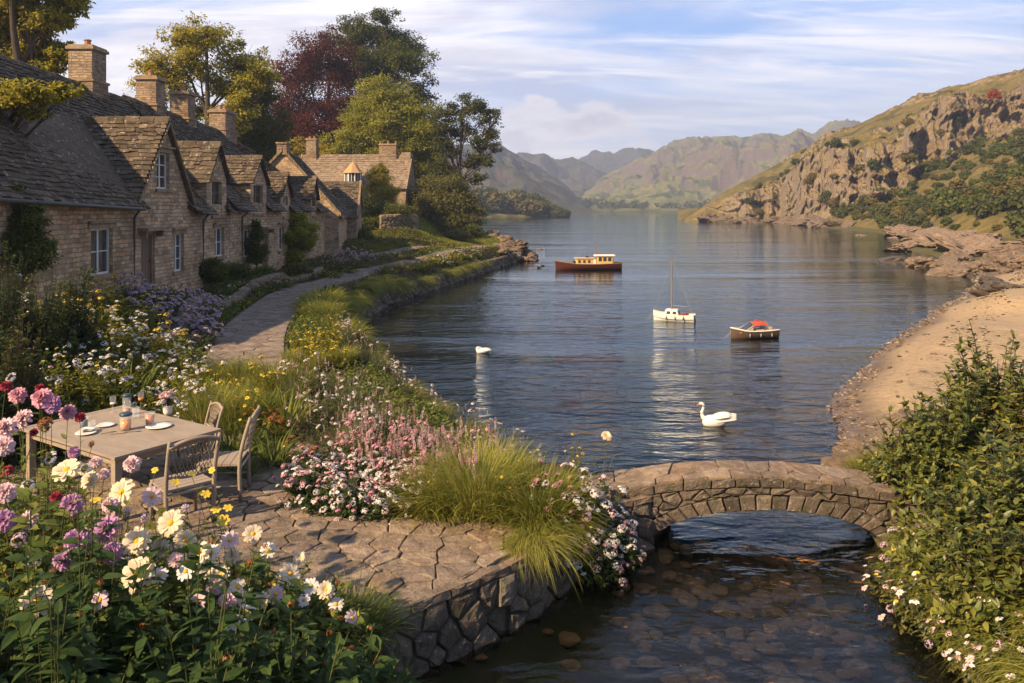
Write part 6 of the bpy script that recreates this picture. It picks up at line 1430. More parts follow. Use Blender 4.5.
row(strap, [(112, 372), (132, 366, 1.1), (150, 392), (98, 396), (128, 398)], 'arching strap leaved plant directly behind the garden table', 'strap leaved plants behind the table', .7)
row(darkl, [(40, 250), (60, 262), (20, 262), (0, 250), (100, 258)], 'dark leafy plant growing against the foot of the nearest cottage wall', 'dark plants against the cottage wall', .95)
row(yelo, [(222, 366, .85), (262, 362, .8), (246, 384, .8)], 'bright yellow flowered plant standing in the tall grass right of the table', 'yellow flowers in the tall grass', .92)
row(strap, [(230, 380), (268, 378), (212, 372), (286, 392)], 'strap leaved plant among the tall grass clumps where the path ends', 'strap leaved plants in the tall grass', .7)
row(lush, [(214, 358), (240, 352, 1.1), (276, 362), (226, 388), (256, 372, .9), (206, 392), (238, 402), (296, 372, .8)], 'tall sunlit yellow green grass clump where the path meets the terrace garden', 'tall grass clumps right of the table', .62)
row(strap, [(232, 430, .8), (254, 428, .8), (274, 436, .8), (244, 450, .75), (222, 446, .7), (284, 418, .8)], 'dark arching strap leaved plant right behind the chairs', 'strap leaved plants behind the chairs', .6)
row(orang, [(268, 404), (256, 410), (284, 414)], 'small clump of orange daisy like flowers right of the chairs', 'orange flowers right of the chairs', .55); row(orang, [(296, 440, .8), (306, 448, .7)], 'low orange red flowers beside the white and pink flowers', 'low orange red flowers', .5)
row(seedg, [(300, 358), (318, 362), (336, 368), (352, 376), (368, 386), (382, 396), (310, 380), (330, 388), (350, 398), (366, 408), (300, 398), (322, 410), (342, 418), (290, 372)], 'feathery pale pink and white flower clump on the bank above the water', 'feathery clumps on the bank', .66)
row(pinksp, [(376, 420), (396, 420), (414, 424), (432, 424), (450, 428), (466, 434), (400, 438), (424, 442), (446, 446), (380, 436), (360, 424), (464, 450)], 'clump of pale pink flower spires standing out against the water', 'pink spire clumps beside the water', .74)
row(whpk, [(318, 446), (338, 452), (360, 454), (382, 456), (402, 460), (308, 464), (330, 474), (354, 478), (378, 480), (398, 476), (414, 458)], 'dark leaved plant covered in white and pink flower heads at the back of the terrace', 'white and pink flower plants at the back of the terrace', .52)
# the big ornamental grass beside the terrace corner
big = tuft('ornamental_grass', 300, 2500, .42, 1.02, .66, .013, 1.0, 'straw', ('yellow',), 14, .7, strawn=500, label='x')
big2 = tuft('ornamental_grass', 301, 1800, .34, .92, .8, .014, 1.15, 'grass', ('yellow', 'yellow'), 10, .8, strawn=300)
place(big, -.42, 10.15, 'largest fountain of golden green grass, beside the terrace edge left of the bridge', sc=.98, cat='ornamental grass', rz=0, z=TZ)
place(big2, .28, 9.75, 'green grass fountain spilling over the terrace wall, nearest the bridge', sc=.92, cat='ornamental grass', rz=1, z=TZ)
place(big2, -.95, 10.05, 'green grass fountain left of the largest golden one', sc=.78, cat='ornamental grass', rz=3, z=TZ)
hang = tuft('hanging_grass', 303, 700, .22, .62, 1.2, .009, 1.5, 'straw', strawn=200, bias=(.25, -.12, -.35)); hang['category'] = 'grass'
place(hang, .30, 9.15, 'dry straw coloured grass hanging down the terrace wall to the stream', rz=0, z=TZ + .03, sc=.9, cat='grass')
place(hang, .62, 9.75, 'second hanging tuft of grass, close to the bridge foot', rz=.4, z=TZ + .02, sc=.8, cat='grass')
place(hang, .10, 8.98, 'small hanging tuft of grass nearest the sunlit terrace corner', rz=-.2, z=TZ + .02, sc=.6, cat='grass')
row(whpk, [(562, 470, 1.25), (584, 474, 1.25), (604, 488, 1.2), (576, 496, 1.2), (598, 510, 1.2), (616, 500, 1.0), (590, 530, 1.1), (610, 530, 1.0)], 'white flowered dark leaved plant between the grass fountain and the bridge', 'white flower plants at the bridge foot', .52)
tall = herb('tall_flower_stalk', 310, .30, 1.05, 26, 14, .06, .02, 'olive', ('yellowc', 'yellow'), 9, .55, extra_h=.06, twig=.006, cat='flower'); place(tall, .85, 10.9, 'loose tall stalks with small yellow heads left of the bridge deck', z=TZ - .05, sc=.9, cat='flower')
t2 = thing('pale_rose_stem', 'single pale cream bloom on a tall stem above the left end of the bridge', 'flower', (1.25, 10.95, TZ)); mb = MB(); C, d = stems_to(mb, G, np.zeros((3, 3)), np.array([[.05, 0, .72], [-.15, .05, .5], [.16, .03, .45]]), .005, .05, m=1); leafy(mb, G, C, d, 16, .07, .03, m=0); mb.build('foliage', [ML['olive'], ML['stem']], t2); put('flower', FL['creamd'][0], t2, (.05, 0, .73), face((.2, -.5, .8)), 1.0)
# plants between path and water
row(yelo, [(298, 334, .75), (312, 328, .75), (326, 340, .7), (306, 346, .65), (338, 350, .6), (318, 352, .6), (332, 330, .7)], 'yellow flowered clump where the path bends toward the water', 'yellow clumps at the bend of the path', .62)
row(lush, [(292, 352, .6), (314, 358, .6), (344, 352, .6)], 'small bright grass clump at the bend of the path', 'grass clumps at the path bend', .42)
hangb = tuft('hanging_grass', 304, 520, .30, .55, 1.2, .016, 1.5, 'grass', ('white', 'pinkd'), 5, .7, strawn=160, bias=(.35, 0, -.35)); hangb['category'] = 'grass'
def bank():
    g = np.random.default_rng(55); P = resample(LAKE[(LAKE[:, 1] > 12.3) & (LAKE[:, 1] < 63) & (LAKE[:, 0] < 1)], .25); T = np.gradient(P, axis=0); T /= np.linalg.norm(T, axis=1)[:, None]; N = np.stack([-T[:, 1], T[:, 0]], 1)
    if N[0, 0] > 0: N = -N
    i = 0
    while i < len(P):
        y = P[i, 1]; 
        for off, kind in ((.10 + g.uniform(0, .2), 0), (.55 + g.uniform(0, .3), 1)):
            q = P[i] + N[i] * off; z = max(gz(*q), .55 if y > 19 else .35)
            if y < 21 and kind and g.uniform() < .5: continue
            if y < 21: pr, lab, grp, sc = (seedg[g.integers(3)] if kind or g.uniform() < .5 else hangb), None, None, g.uniform(.7, .95)
            else: pr, sc = (hangb if not kind else [moundg[0], moundg[1], greenm[0], greenm[1], moundg[2]][g.integers(5)]), g.uniform(.95, 1.35) * (1 if y < 40 else .95)
            if y > 44 and kind: pr = lowfl[g.integers(2)]; sc = g.uniform(1.1, 1.5)
            if pr is hangb: lab, grp = 'grass tuft hanging over the edge of the left bank above the water', 'grass hanging along the left bank'
            elif pr in seedg: lab, grp = 'feathery pale pink and white flower clump on the bank above the water', 'feathery clumps on the bank'
            elif pr in moundg: lab, grp = 'rounded grass mound with small pale flowers between path and water', 'grass mounds between path and water'
            elif pr in greenm: lab, grp = 'leafy green mound between path and water', 'leafy mounds between path and water'
            else: lab, grp = 'low yellow and white flowered clump along the far stretch of the path bank', 'low flower clumps along the far bank'
            rz = math.atan2(-N[i, 1], -N[i, 0]) + g.normal(0, .3) if pr is hangb else g.uniform(0, 6.28)
            if g.uniform() < .93 and line_dist(np.array([q[0]]), np.array([q[1]]), PATH)[0] > .95: place(pr, q[0], q[1], lab, grp, rz=rz, sc=sc, z=z)
        i += int((.62 if y < 40 else .95) / .25 * g.uniform(.8, 1.3))
bank()
row(lowfl[:2], [(406, 272, 1.5), (418, 270, 1.6), (430, 268, 1.6), (442, 264, 1.6), (454, 260, 1.6), (466, 257, 1.6), (476, 254, 1.5), (412, 278, 1.4), (426, 276, 1.5), (438, 272, 1.5), (450, 268, 1.5), (462, 264, 1.5), (472, 260, 1.5)], 'low yellow and white flowered clump along the far stretch of the path bank', 'low flower clumps along the far bank', .55)
row(greenm, [(420, 262, 1.4), (446, 254, 1.5), (398, 258, 1.3), (384, 262, 1.2), (456, 250, 1.3), (432, 250, 1.2), (410, 250, 1.3)], 'low green clump between driveway and path', 'green clumps between driveway and path', .5)
# along the cottages
row(lowfl, [(232, 282), (248, 278), (262, 280), (276, 276), (292, 273), (308, 270), (322, 268), (334, 270), (240, 296), (222, 294), (350, 266), (314, 268), (284, 272), (268, 276)], 'low clump of small pale flowers in the bed at the foot of the cottages', 'low flowers at the foot of the cottages', .42)
row(greenm, [(228, 284), (246, 276), (272, 278), (300, 272), (316, 269), (336, 266), (350, 263), (362, 260), (216, 280), (284, 276), (252, 282), (330, 262), (344, 256), (360, 256)], 'low leafy green mound in the bed at the foot of the cottages', 'green mounds at the foot of the cottages', .5)
row([pinksp[0], lilac[0]], [(344, 244, 1.3), (336, 250, 1.3), (352, 250, 1.2), (364, 246, 1.2)], 'tall pinkish flower clump between the outbuilding and the driveway', 'pink clumps by the outbuilding', .8)

# tall shrubs between the camera side of the left bed and the nearest cottage
def midshrub():
    for i, (px, py, Y, k, lf, lab) in enumerate([(4, 236, 13.6, 1.0, 'dark', 'tall dark shrub at the left edge before the nearest cottage'), (40, 252, 14.2, .95, 'mid', 'mid green shrub second from the left edge before the nearest cottage'), (74, 268, 15.0, .8, 'dark', 'dark shrub just left of the yellow flowers, before the cottage'), (-20, 285, 11.6, 1.1, 'dark', 'dark shrub cut off by the left edge above the border flowers'), (18, 300, 12.2, .8, 'olive', 'olive green shrub low at the left edge of the bed')]):
        x = (px - CX) / F * Y; z = gz(x, Y); h = CAM_Z - (py - HY) / F * Y - z
        o = bigshrub(470 + i, .75 * k, h * 1.0, 260, 24, .12, .052, lf, 'garden_shrub'); o['label'] = lab; o['category'] = 'shrub'; o.location = (x, Y, z - .02)
SHRUBS_LATER = midshrub

# ---- foreground dahlia border, close to the camera
def border():
    heads = [(38, 600, 4.7, 'cream', 1.0), (138, 574, 5.0, 'cream', 1.15), (137, 541, 5.3, 'creamd', 1.15), (78, 540, 5.2, 'mauvep', 1.05), (108, 528, 5.35, 'mauvep', 1.1), (112, 552, 5.2, 'mauvep', .8), (63, 560, 5.1, 'mauvep', .75),
        (171, 523, 5.7, 'cream', 1.05), (200, 553, 5.5, 'cream', 1.0), (206, 568, 5.5, 'creamd', .9), (215, 585, 5.4, 'ppinkp', .85), (228, 600, 5.3, 'ppinkp', .85), (230, 622, 5.2, 'whited', 1.3), (245, 597, 5.4, 'cream', .7), (253, 534, 6.2, 'cream', .85), (232, 556, 6.0, 'creamd', .7),
        (290, 574, 6.0, 'cream', .95), (326, 590, 6.0, 'creamd', .85), (160, 575, 5.3, 'whited', 1.1), (67, 470, 6.0, 'cream', 1.2), (122, 492, 6.1, 'cream', 1.1), (132, 464, 6.5, 'ppinkp', .95), (152, 496, 6.4, 'pinkd', 1.6), (72, 504, 5.8, 'mauvep', .95), (56, 497, 5.9, 'redp', .9),
        (18, 395, 7.4, 'pinkp', 1.0), (42, 398, 7.2, 'pinkp', 1.2), (52, 404, 7.2, 'mauvep', 1.0), (40, 388, 7.4, 'redp', .9), (68, 412, 7.4, 'pinkp', .95), (80, 417, 7.3, 'redp', 1.0), (6, 386, 7.6, 'redp', 1.1), (12, 378, 8.0, 'whitec', 1.0), (24, 418, 6.8, 'ppinkp', 1.1), (6, 428, 6.5, 'ppinkp', 1.25), (4, 446, 6.4, 'ppinkp', 1.1),
        (34, 432, 6.7, 'redp', .7), (46, 424, 7.0, 'rustc', .7), (92, 444, 7.4, 'rustc', .35), (74, 452, 7.0, 'mauvep', .65), (96, 462, 6.8, 'ppinkp', .7), (52, 458, 6.6, 'whitec', 1.0), (86, 470, 6.5, 'whitec', 1.0), (104, 474, 6.6, 'ppinkp', .65), (8, 470, 6.0, 'redp', .8), (6, 492, 5.8, 'ppinkp', 1.0), (28, 486, 6.0, 'whitec', .9), (38, 510, 5.8, 'redp', .6),
        (188, 590, 5.5, 'whitec', .9), (176, 600, 5.5, 'pinkd', 1.0), (250, 584, 5.9, 'redp', .45), (256, 602, 5.7, 'lilacc', .6), (240, 580, 5.9, 'lilacc', .5), (264, 566, 6.3, 'purples', .55), (200, 515, 6.6, 'purples', .7), (186, 508, 6.8, 'pinkd', .8), (145, 518, 6.0, 'lilacc', .6), (128, 512, 6.0, 'lilacc', .6), (310, 552, 6.6, 'purples', .5), (345, 572, 6.8, 'purples', .5),
        (304, 600, 5.9, 'whited', 1.0), (20, 540, 5.3, 'lilacc', .8), (4, 520, 5.4, 'mauvep', .9), (212, 470, 7.6, 'yellow', 1.2), (176, 482, 7.2, 'yellow', 1.2), (192, 474, 7.4, 'yellow', 1.2), (206, 494, 7.2, 'yellow', 1.4), (155, 470, 7.2, 'yellow', 1.1), (224, 520, 6.8, 'yellow', 1.6), (216, 510, 6.9, 'yellow', 1.4), (228, 508, 6.9, 'yellow', 1.3), (162, 512, 6.4, 'yellow', 1.3), (150, 526, 6.1, 'yellow', 1.3), (238, 572, 6.0, 'yellow', 1.4), (272, 588, 6.0, 'yellow', 1.3), (34, 560, 5.2, 'whitec', .8), (186, 571, 5.3, 'whited', 1.3), (196, 602, 5.1, 'pinkd', 1.3), (212, 553, 5.6, 'whited', 1.4), (222, 574, 5.5, 'creamd', .75), (238, 588, 5.5, 'cream', .75), (247, 612, 5.3, 'whited', 1.3), (262, 600, 5.6, 'creamd', .7), (276, 594, 5.8, 'pinkd', 1.3), (311, 586, 6.0, 'whited', 1.3), (300, 558, 6.4, 'creamd', .7), (336, 604, 6.0, 'whited', 1.2), (268, 550, 6.3, 'whited', 1.3), (185, 540, 5.8, 'cream', .85), (110, 505, 5.9, 'ppinkp', .8), (28, 520, 5.5, 'ppinkp', .9), (160, 548, 5.6, 'creamd', .9), (352, 618, 6.0, 'pinkd', 1.2), (230, 540, 6.0, 'pinkd', 1.4), (100, 600, 4.8, 'pinkd', 1.1), (90, 480, 6.2, 'creamd', .9), (48, 530, 5.4, 'redp', .6), (176, 560, 5.4, 'ppinkp', .7), (96, 500, 6.0, 'yellow', 1.3), (108, 560, 5.2, 'yellow', 1.0)]
    bases = [(-3.05, 4.6), (-2.6, 5.0), (-2.0, 4.9), (-2.3, 5.6), (-3.2, 5.4), (-3.9, 5.9), (-4.5, 6.7), (-4.2, 7.3), (-3.4, 6.4), (-2.7, 6.4), (-1.9, 5.8), (-1.45, 5.9), (-1.5, 5.2), (-2.4, 4.2), (-1.7, 4.4), (-3.3, 4.0), (-2.35, 7.0), (-5.1, 7.6), (-4.9, 8.3), (-3.0, 5.9), (-1.15, 5.35), (-1.25, 4.7), (-2.0, 6.5), (-5.5, 7.0), (-4.0, 5.2)]
    PX = {}
    for h in heads:
        P = at(h[0], h[1], Y=h[2]); j = min(range(len(bases)), key=lambda i: np.hypot(bases[i][0] - P[0], bases[i][1] - P[1])); PX.setdefault(j, []).append((P, h))
    names = {'cream': 'cream', 'creamd': 'cream', 'mauvep': 'mauve', 'ppinkp': 'pale pink', 'pinkp': 'deep pink', 'redp': 'crimson', 'whitec': 'white', 'whited': 'white', 'lilacc': 'lilac', 'purples': 'purple', 'yellow': 'yellow', 'rustc': 'rust', 'pinkd': 'pale pink'}
    seen = set()
    for j, (bx, by) in enumerate(bases):
        g = np.random.default_rng(500 + j); bz = gz(bx, by); hd = PX.get(j, []); pxb = CX + bx / by * F
        zt = np.clip(CAM_Z - (np.interp(pxb, [0, 110, 200, 300, 380], [435, 464, 545, 590, 628]) - HY) / F * by - bz + .02, .45, 1.7)
        cols = []
        for P, h in hd:
            c = names[h[3]]
            if c not in cols: cols.append(c)
        lab = None
        if cols:
            lab = 'border plant bearing ' + (' and '.join(cols[:3])) + ' blooms in the foreground border'
            if lab in seen: lab = lab.replace('in the foreground border', 'lower in the foreground border')
            grp = None
        if not cols or lab in seen: lab, grp = 'flowerless dark leafy plant filling the foreground border', 'leafy plants of the foreground border'
        seen.add(lab)
        root = thing('dahlia_plant', lab, 'flower plant', (bx, by, bz), 0, grp); mb = MB()
        big_ = by < 5.4; tips = dome(g, 52, .54, .54, zt, .35, .40, .12, j); base = tips * [.2, .2, 0]; C, d = stems_to(mb, g, base, tips, .0055, .12, m=1)
        leafy(mb, g, C, d, 15, .18, .085, .22, 1.0, 'leaf', up=.2, curl=.22)
        if by > 5.6:
            tp = dome(g, 30, .52, .52, zt * 1.08, .35, .7, .12, j + 50); C, d = stems_to(mb, g, tp * [.3, .3, 0], tp, .003, .1, m=1); leafy(mb, g, C, d, 16, .075, .026, .4, 1.0, 'leaf', m=2)
        mb.build('foliage', [ML['dark'] if big_ else ML['mid'], ML['stem'], ML['yell']], root)
        for q in tips[g.choice(len(tips), 5, False)]:
            k = ('seed', 'rustc', 'seed')[g.integers(3)]; put('bud', FL[k][0], root, q + [0, 0, .05], face(unit(g.normal(0, .5, 3) + [0, -.3, 1])), g.uniform(.7, 1.3) if k == 'seed' else .22)
        for P, h in hd:
            L = P - np.array([bx, by, bz]); sm = MB(); b0 = L * [.55, .55, .35]; Cs, ds = stems_to(sm, g, b0[None], (L - [0, 0, .02])[None], .0048, .05, k=5, npt=8); leafy(sm, g, Cs, ds, 12, .11, .045, .05, .85, m=1)
            sm.build('flower_stem', [ML['stem'], ML['mid']], root)
            dr = unit(np.array([g.normal(.15, .35), -.75 + g.normal(0, .25), .75])) if not h[3].endswith('s') else np.array([0, 0, 1.0])
            if h[3] in ('mauvep', 'pinkp', 'ppinkp'): dr = unit(np.array([g.normal(0, .3), -.9, .6]))
            put('flower', FL[h[3]][g.integers(len(FL[h[3]]))], root, L, face(dr), h[4])
border()
# lower front of the border: grassy leaves over the stream edge
lowg = tuft('leafy_grass_tuft', 320, 900, .32, .55, .9, .013, 1.1, 'mid', strawn=60, label='x')
for i, (x, y, s) in enumerate([(-1.25, 6.6, 1.0), (-1.1, 6.1, 1.1), (-1.0, 5.5, 1.1), (-1.45, 7.1, .9), (-1.0, 5.0, 1.2), (-1.75, 6.9, .8)]):
    place(lowg, x, y, 'leafy grass tuft at the right hand foot of the foreground border, above the stream', 'grass tufts at the foot of the border', sc=s)
for i, (x, y, s) in enumerate([(-2.1, 7.05, .8), (-2.7, 7.3, .8), (-3.3, 7.7, .8), (-3.8, 8.1, .75)]):
    place(whyel[i % 3], x, y, 'loose pale flowered plant leaning over the near edge of the paving', 'loose plants along the near paving edge', sc=s, z=.5)

# ---- right bank
ML['rmix'] = mat_leaf('glossy_shrub_leaf', (.034, .064, .016), (.100, .130, .028), (.270, .255, .045), rough=.4, spec=.4)
def bigshrub(seed, rx, h, nst, per, L=.15, W=.072, leaf='rmix', name='leafy_shrub', ry=None, lo=.1, shell=.45):
    g = np.random.default_rng(seed); root = thing(name, 'x', 'shrub'); mb = MB(); tips = dome(g, nst, rx, ry or rx, h, lo, shell, .16, seed); base = tips * [.3, .3, 0] + g.normal(0, .05, (nst, 3)) * [1, 1, 0]
    C, d = stems_to(mb, g, base, tips, .007, .16, k=4, m=1, npt=8); leafy(mb, g, C, d, per, L, W, .3, 1.0, 'leaf', up=.5, curl=.12)
    up = tips[g.choice(nst, nst // 12, False)]; C, d = stems_to(mb, g, up * .9, up + g.normal(0, .06, up.shape) + [0, 0, .20], .004, 0, m=1); leafy(mb, g, C, d, 12, L * .85, W * .8, .1, 1.0, 'leaf', up=.9, curl=.05)
    mb.build('foliage', [ML[leaf], ML['dstem']], root); return root
SHRUBS_LATER()
sA, sB, sC = bigshrub(401, .95, 1.9, 230, 26), bigshrub(402, .8, 1.35, 200, 24), bigshrub(403, .6, .85, 150, 22, .095, .048)
ML['ryel'] = mat_leaf('yellow_green_shrub_leaf', (.095, .115, .022), (.170, .170, .032), (.300, .240, .050), rough=.45, transl=.4)  # leaf colour of the yellow leaved shrubs
sD = bigshrub(404, .75, 1.5, 170, 22, .12, .055, 'ryel')
for pr, px, py, h, sc, lab in [
    (sA, 1000, 308, 1.95, 1.12, 'tallest leafy shrub on the right bank, reaching up beside the beach'), (sA, 955, 356, 1.9, 1.05, 'large leafy shrub left of the tallest one on the right bank'), (sD, 985, 345, 1.6, 1.1, 'yellow leaved shrub between the two tallest shrubs of the right bank'),
    (sB, 915, 410, 1.4, .95, 'leafy shrub at the left end of the right bank, above the bridge'), (sA, 1025, 395, 1.9, 1.0, 'big shrub at the right edge in front of the tallest shrub'), (sB, 960, 470, 1.4, 1.0, 'leafy shrub in the middle of the right bank behind the bridge end'),
    (sB, 1010, 500, 1.4, 1.0, 'leafy shrub at the right edge level with the bridge'), (sC, 968, 492, .9, .9, 'low leafy shrub growing over the right end of the bridge deck'),     (sC, 1030, 540, .85, 1.0, 'lowest dark leafy shrub at the right edge above the bank flowers'), (sD, 1045, 345, 1.6, 1.2, 'yellow leaved shrub half cut off by the right edge')]:
    x, y, z = gp(px, py, h * sc)
    place(pr, x, y, lab, sc=sc, z=z)
tq = tuft('grass_clump', 410, 900, .28, .62, .75, .012, .95, 'grass', strawn=150)
for px, py, s in [(866, 458, .7), (882, 450, .75), (900, 455, .8), (874, 462, .6), (915, 462, .7), (895, 466, .6)]:
    x, y, z = gp(px, py, .5 * s); place(tq, x, y, 'bright grass clump at the far side of the right end of the bridge', 'grass clumps behind the bridge end', sc=s, z=z)
rb = [herb('bank_flower_plant', 420 + i, .42, .50, 60, 18, .07, .028, ('olive', 'mid', 'silver')[i], (('pinkc', 'lilacc', 'white'), ('pinkd', 'pinkc', 'yellow'), ('pink2c', 'whited', 'pinkd'))[i], 13, .72, extra_h=.08, lo=.2, cat='flower plant') for i in range(3)]
spots = [(925, 532), (900, 556), (948, 540), (970, 552), (918, 570), (942, 578), (965, 590), (992, 566), (1012, 585), (890, 575), (986, 610), (1012, 622), (935, 600), (958, 620), (1000, 640), (1010, 655), (985, 575), (960, 570), (1015, 600), (940, 520), (960, 515), (985, 530), (1010, 540), (1000, 555), (975, 535), (930, 515), (950, 595), (975, 630), (925, 585), (905, 560), (1020, 560)]
for i, (px, py) in enumerate(spots):
    x, y, z = gp(px, py, .5); place(rb[i % 3], x, y, 'small pink and white flowered plant crowding the edge of the right bank', 'flower plants along the right bank', sc=G.uniform(.95, 1.25), z=z)
hr = tuft('drooping_grass', 430, 620, .22, .60, 1.15, .010, 1.35, 'straw', strawn=160, bias=(-.3, -.1, -.3)); hr['category'] = 'grass'
hg = tuft('drooping_grass', 431, 620, .22, .60, 1.1, .011, 1.3, 'grass', strawn=80, bias=(-.3, -.1, -.25)); hg['category'] = 'grass'
for i, (x, y, s) in enumerate([(5.15, 10.0, .6), (4.98, 9.5, .85), (4.95, 9.0, .85), (4.95, 8.6, .9), (4.9, 8.2, .9), (4.85, 7.8, .9), (4.85, 7.4, .9), (5.3, 9.2, .9), (5.3, 8.3, 1.0), (5.25, 7.6, 1.0), (4.85, 6.9, 1), (5.2, 7.0, 1)]):
    place((hr, hg)[i % 2], x, y, 'dry drooping grass tuft trailing from the right bank to the water' if i % 2 == 0 else 'green drooping grass tuft trailing from the right bank to the water', 'dry drooping tufts of the right bank' if i % 2 == 0 else 'green drooping tufts of the right bank', sc=s, rz=G.normal(0, .3), z=max(gz(x, y), .08) + .05)

# ---- low ground cover nobody could count
def cover():
    g = np.random.default_rng(8)
    def scatter(n, box, cond, name, mat, L, W, label, up=1.0, hmax=.16):
        x = g.uniform(box[0], box[1], n); y = g.uniform(box[2], box[3], n); k = cond(x, y); x, y = x[k], y[k]; z = ground_z(x, y); m = len(x); sc = (.6 + y * .035)
        P = np.stack([x, y, z + g.uniform(0, hmax, m) * sc * .6], 1); D = unit(rdir(g, m) * [1, 1, .4] + [0, 0, up * .5]); mb = MB(); leaves(mb, P, D, unit(rdir(g, m) * .6 + [0, 0, 1]), L * g.uniform(.6, 1.3, m) * sc, W * g.uniform(.7, 1.2, m) * sc, 0, 'rhomb', .3)
        tag(mb.build(name, mat), label, 'ground cover', kind='stuff')
    land = lambda x, y: sd_poly(np.stack([x, y], -1), LAKE)
    terr = lambda x, y: (y < 13.2) & (y > 7.2) & (x > -7.6) & (y < 13.6 + (x + 7.3) * .05)
    pathd = lambda x, y: np.minimum(line_dist(x, y, PATH), line_dist(x, y, DRIVE))
    def c1(x, y): return (land(x, y) > .12) & (pathd(x, y) > .86) & ~(terr(x, y) & (x < .1 - (y - 8.7) * .6)) & (x < .4) & (x > WX + .05)
    scatter(60000, (-10.5, 1.3, 8.6, 30), c1, 'ground_cover', ML['mid'], .085, .045, 'low leafy ground cover between the flowers of the left bank')
    scatter(26000, (-10.5, 0, 30, 62), c1, 'ground_cover', ML['olive'], .085, .045, 'low leafy ground cover along the far part of the path')
    scatter(14000, (-6, -.9, 3.2, 7.4), lambda x, y: (land(x, y) > .05), 'ground_cover', ML['dark'], .13, .065, 'dark leafy undergrowth below the foreground border', hmax=.5)
    scatter(26000, (4.8, 9.5, 5, 14.0), lambda x, y: (land(x, y) > .1) & (y < 13.0 + .25 * (x - 5)), 'ground_cover', ML['rmix'], .10, .05, 'leafy undergrowth of the right bank', hmax=.3)
    # lawn grass
    n = 60000; x = g.uniform(-13, -1, n); y = g.uniform(49, 76, n); k = (land(x, y) > 1.0) & (pathd(x, y) > .8) & (x < -.5); x, y = x[k], y[k]; z = ground_z(x, y); m = len(x)
    P = np.stack([x, y, z - .01], 1); mb = MB(); leaves(mb, P, unit(rdir(g, m) * .5 + [0, 0, 1]), rdir(g, m), g.uniform(.08, .2, m), .06, 0, 'rhomb', .2); tag(mb.build('lawn_grass', ML['grass']), 'short green grass of the lawn sloping to the path', 'grass', kind='stuff')
cover()
# ================================================================== BOATS, BIRDS, TABLE
def mp(name, c, rough=.5, spec=.4, var=.12, bump=.15, scale=8, metal=0): return mat_plain(name, c, rough, spec, metal, var, scale, bump)
M_HULLR = mp('oxblood_hull_paint', (.060, .018, .012), .35); M_HULLW = mp('white_hull_paint', (.74, .70, .64), .35); M_HULLD = mp('dark_varnished_hull', (.085, .055, .035), .4)
M_CABY = mp('ochre_cabin_paint', (.62, .38, .10), .5, var=.3); M_CREAM = mp('cream_paint', (.72, .66, .54), .5); M_TEAK = mp('teak_deck', (.26, .15, .08), .6); M_RED = mp('red_canvas', (.38, .06, .03), .85); M_TAN = mp('tan_canvas', (.50, .36, .25), .85)
M_DARK = mp('black_paint', (.02, .02, .022), .5); M_ROPE = mp('rope', (.45, .38, .28), .9); M_STEEL = mp('grey_spar', (.20, .18, .17), .4)
def hull(mb_out, mb_in, L, B, H, bow=.25, keel=.10, stern=.7, sheer=.14, m=0, wall=.03):
    """shaped planked hull, bow at -x; returns deck height function"""
    n, k = 26, 9; t = np.linspace(0, 1, n)          # 0 = bow
    half = B / 2 * np.where(t < .45, np.sin(np.clip(t / .45, 0, 1) * pi / 2) ** .75, 1 - (1 - stern) * ((t - .45) / .55) ** 2)
    top = H + sheer * H * 4 * (t - .55) ** 2 + bow * H * np.clip(.3 - t, 0, 1) / .3
    X = -L / 2 + L * t; rows = []
    for i in range(n):
        s = np.linspace(0, 1, k); ang = s * pi / 2
        y = half[i] * np.sin(ang) ** .6; z = -keel + (top[i] + keel) * (1 - np.cos(ang)) ** .9
        xs = X[i] - (bow * .35 * L * .25) * s * np.clip(.25 - t[i], 0, 1) * 4 * .6
        rows.append(np.stack([xs, y, z], 1))
    A = np.array(rows); Bm = A * [1, -1, 1]; full = np.concatenate([Bm[:, ::-1], A[:, 1:]], 1); mb_out.grid(full, m=m)
    e = full[-1]; c = e.mean(0); V = np.vstack([e, c]); mb_out.add(V, T=[[i, i + 1, len(e)] for i in range(len(e) - 1)], m=m)
    # inside / deck a little below the rim
    D = full[:, [0, -1]].copy(); D[..., 2] -= .12 * H; D[:, 0, 1] += wall * .3; D[:, 1, 1] -= wall * .3
    Dm = np.stack([D[:, 0], D.mean(1), D[:, 1]], 1); mb_in.grid(Dm)
    def rail(r): return np.vstack([full[:, 0], full[::-1, -1]]), r
    return full, t, top, half, X
def rim(full, r, z=0):
    P = np.vstack([full[::-1, 0], full[1:, -1]]) + [0, 0, z]; mb = MB(); mb.tube(P, r, 6); return mb
def slab(mb, outline, z0, z1, m=0, scale_top=1.0):
    P = np.array(outline, float); n = len(P); c = P.mean(0); T_p = c + (P - c) * scale_top; V = np.vstack([np.c_[P, np.full(n, z0)], np.c_[T_p, np.full(n, z1)]]); I = np.arange(n); J = (I + 1) % n
    mb.add(V, np.stack([I, J, J + n, I + n], 1), m=m); mb.add(np.vstack([V[n:], [[c[0], c[1], z1]]]), T=[[i, (i + 1) % n, n] for i in range(n)], m=m)
def rounded(x0, x1, y, r=.2, n=4):
    out = []
    for cx, cy_, a0 in ((x1 - r, y - r, 0), (x0 + r, y - r, 90), (x0 + r, -y + r, 180), (x1 - r, -y + r, 270)):
        for i in range(n + 1): a = R(a0 + 90 * i / n); out.append((cx + r * cos(a), cy_ + r * sin(a)))
    return out
def box_part(name, mat, parent, *b):
    mb = MB(); mb.box(*b); return mb.build(name, mat, parent)

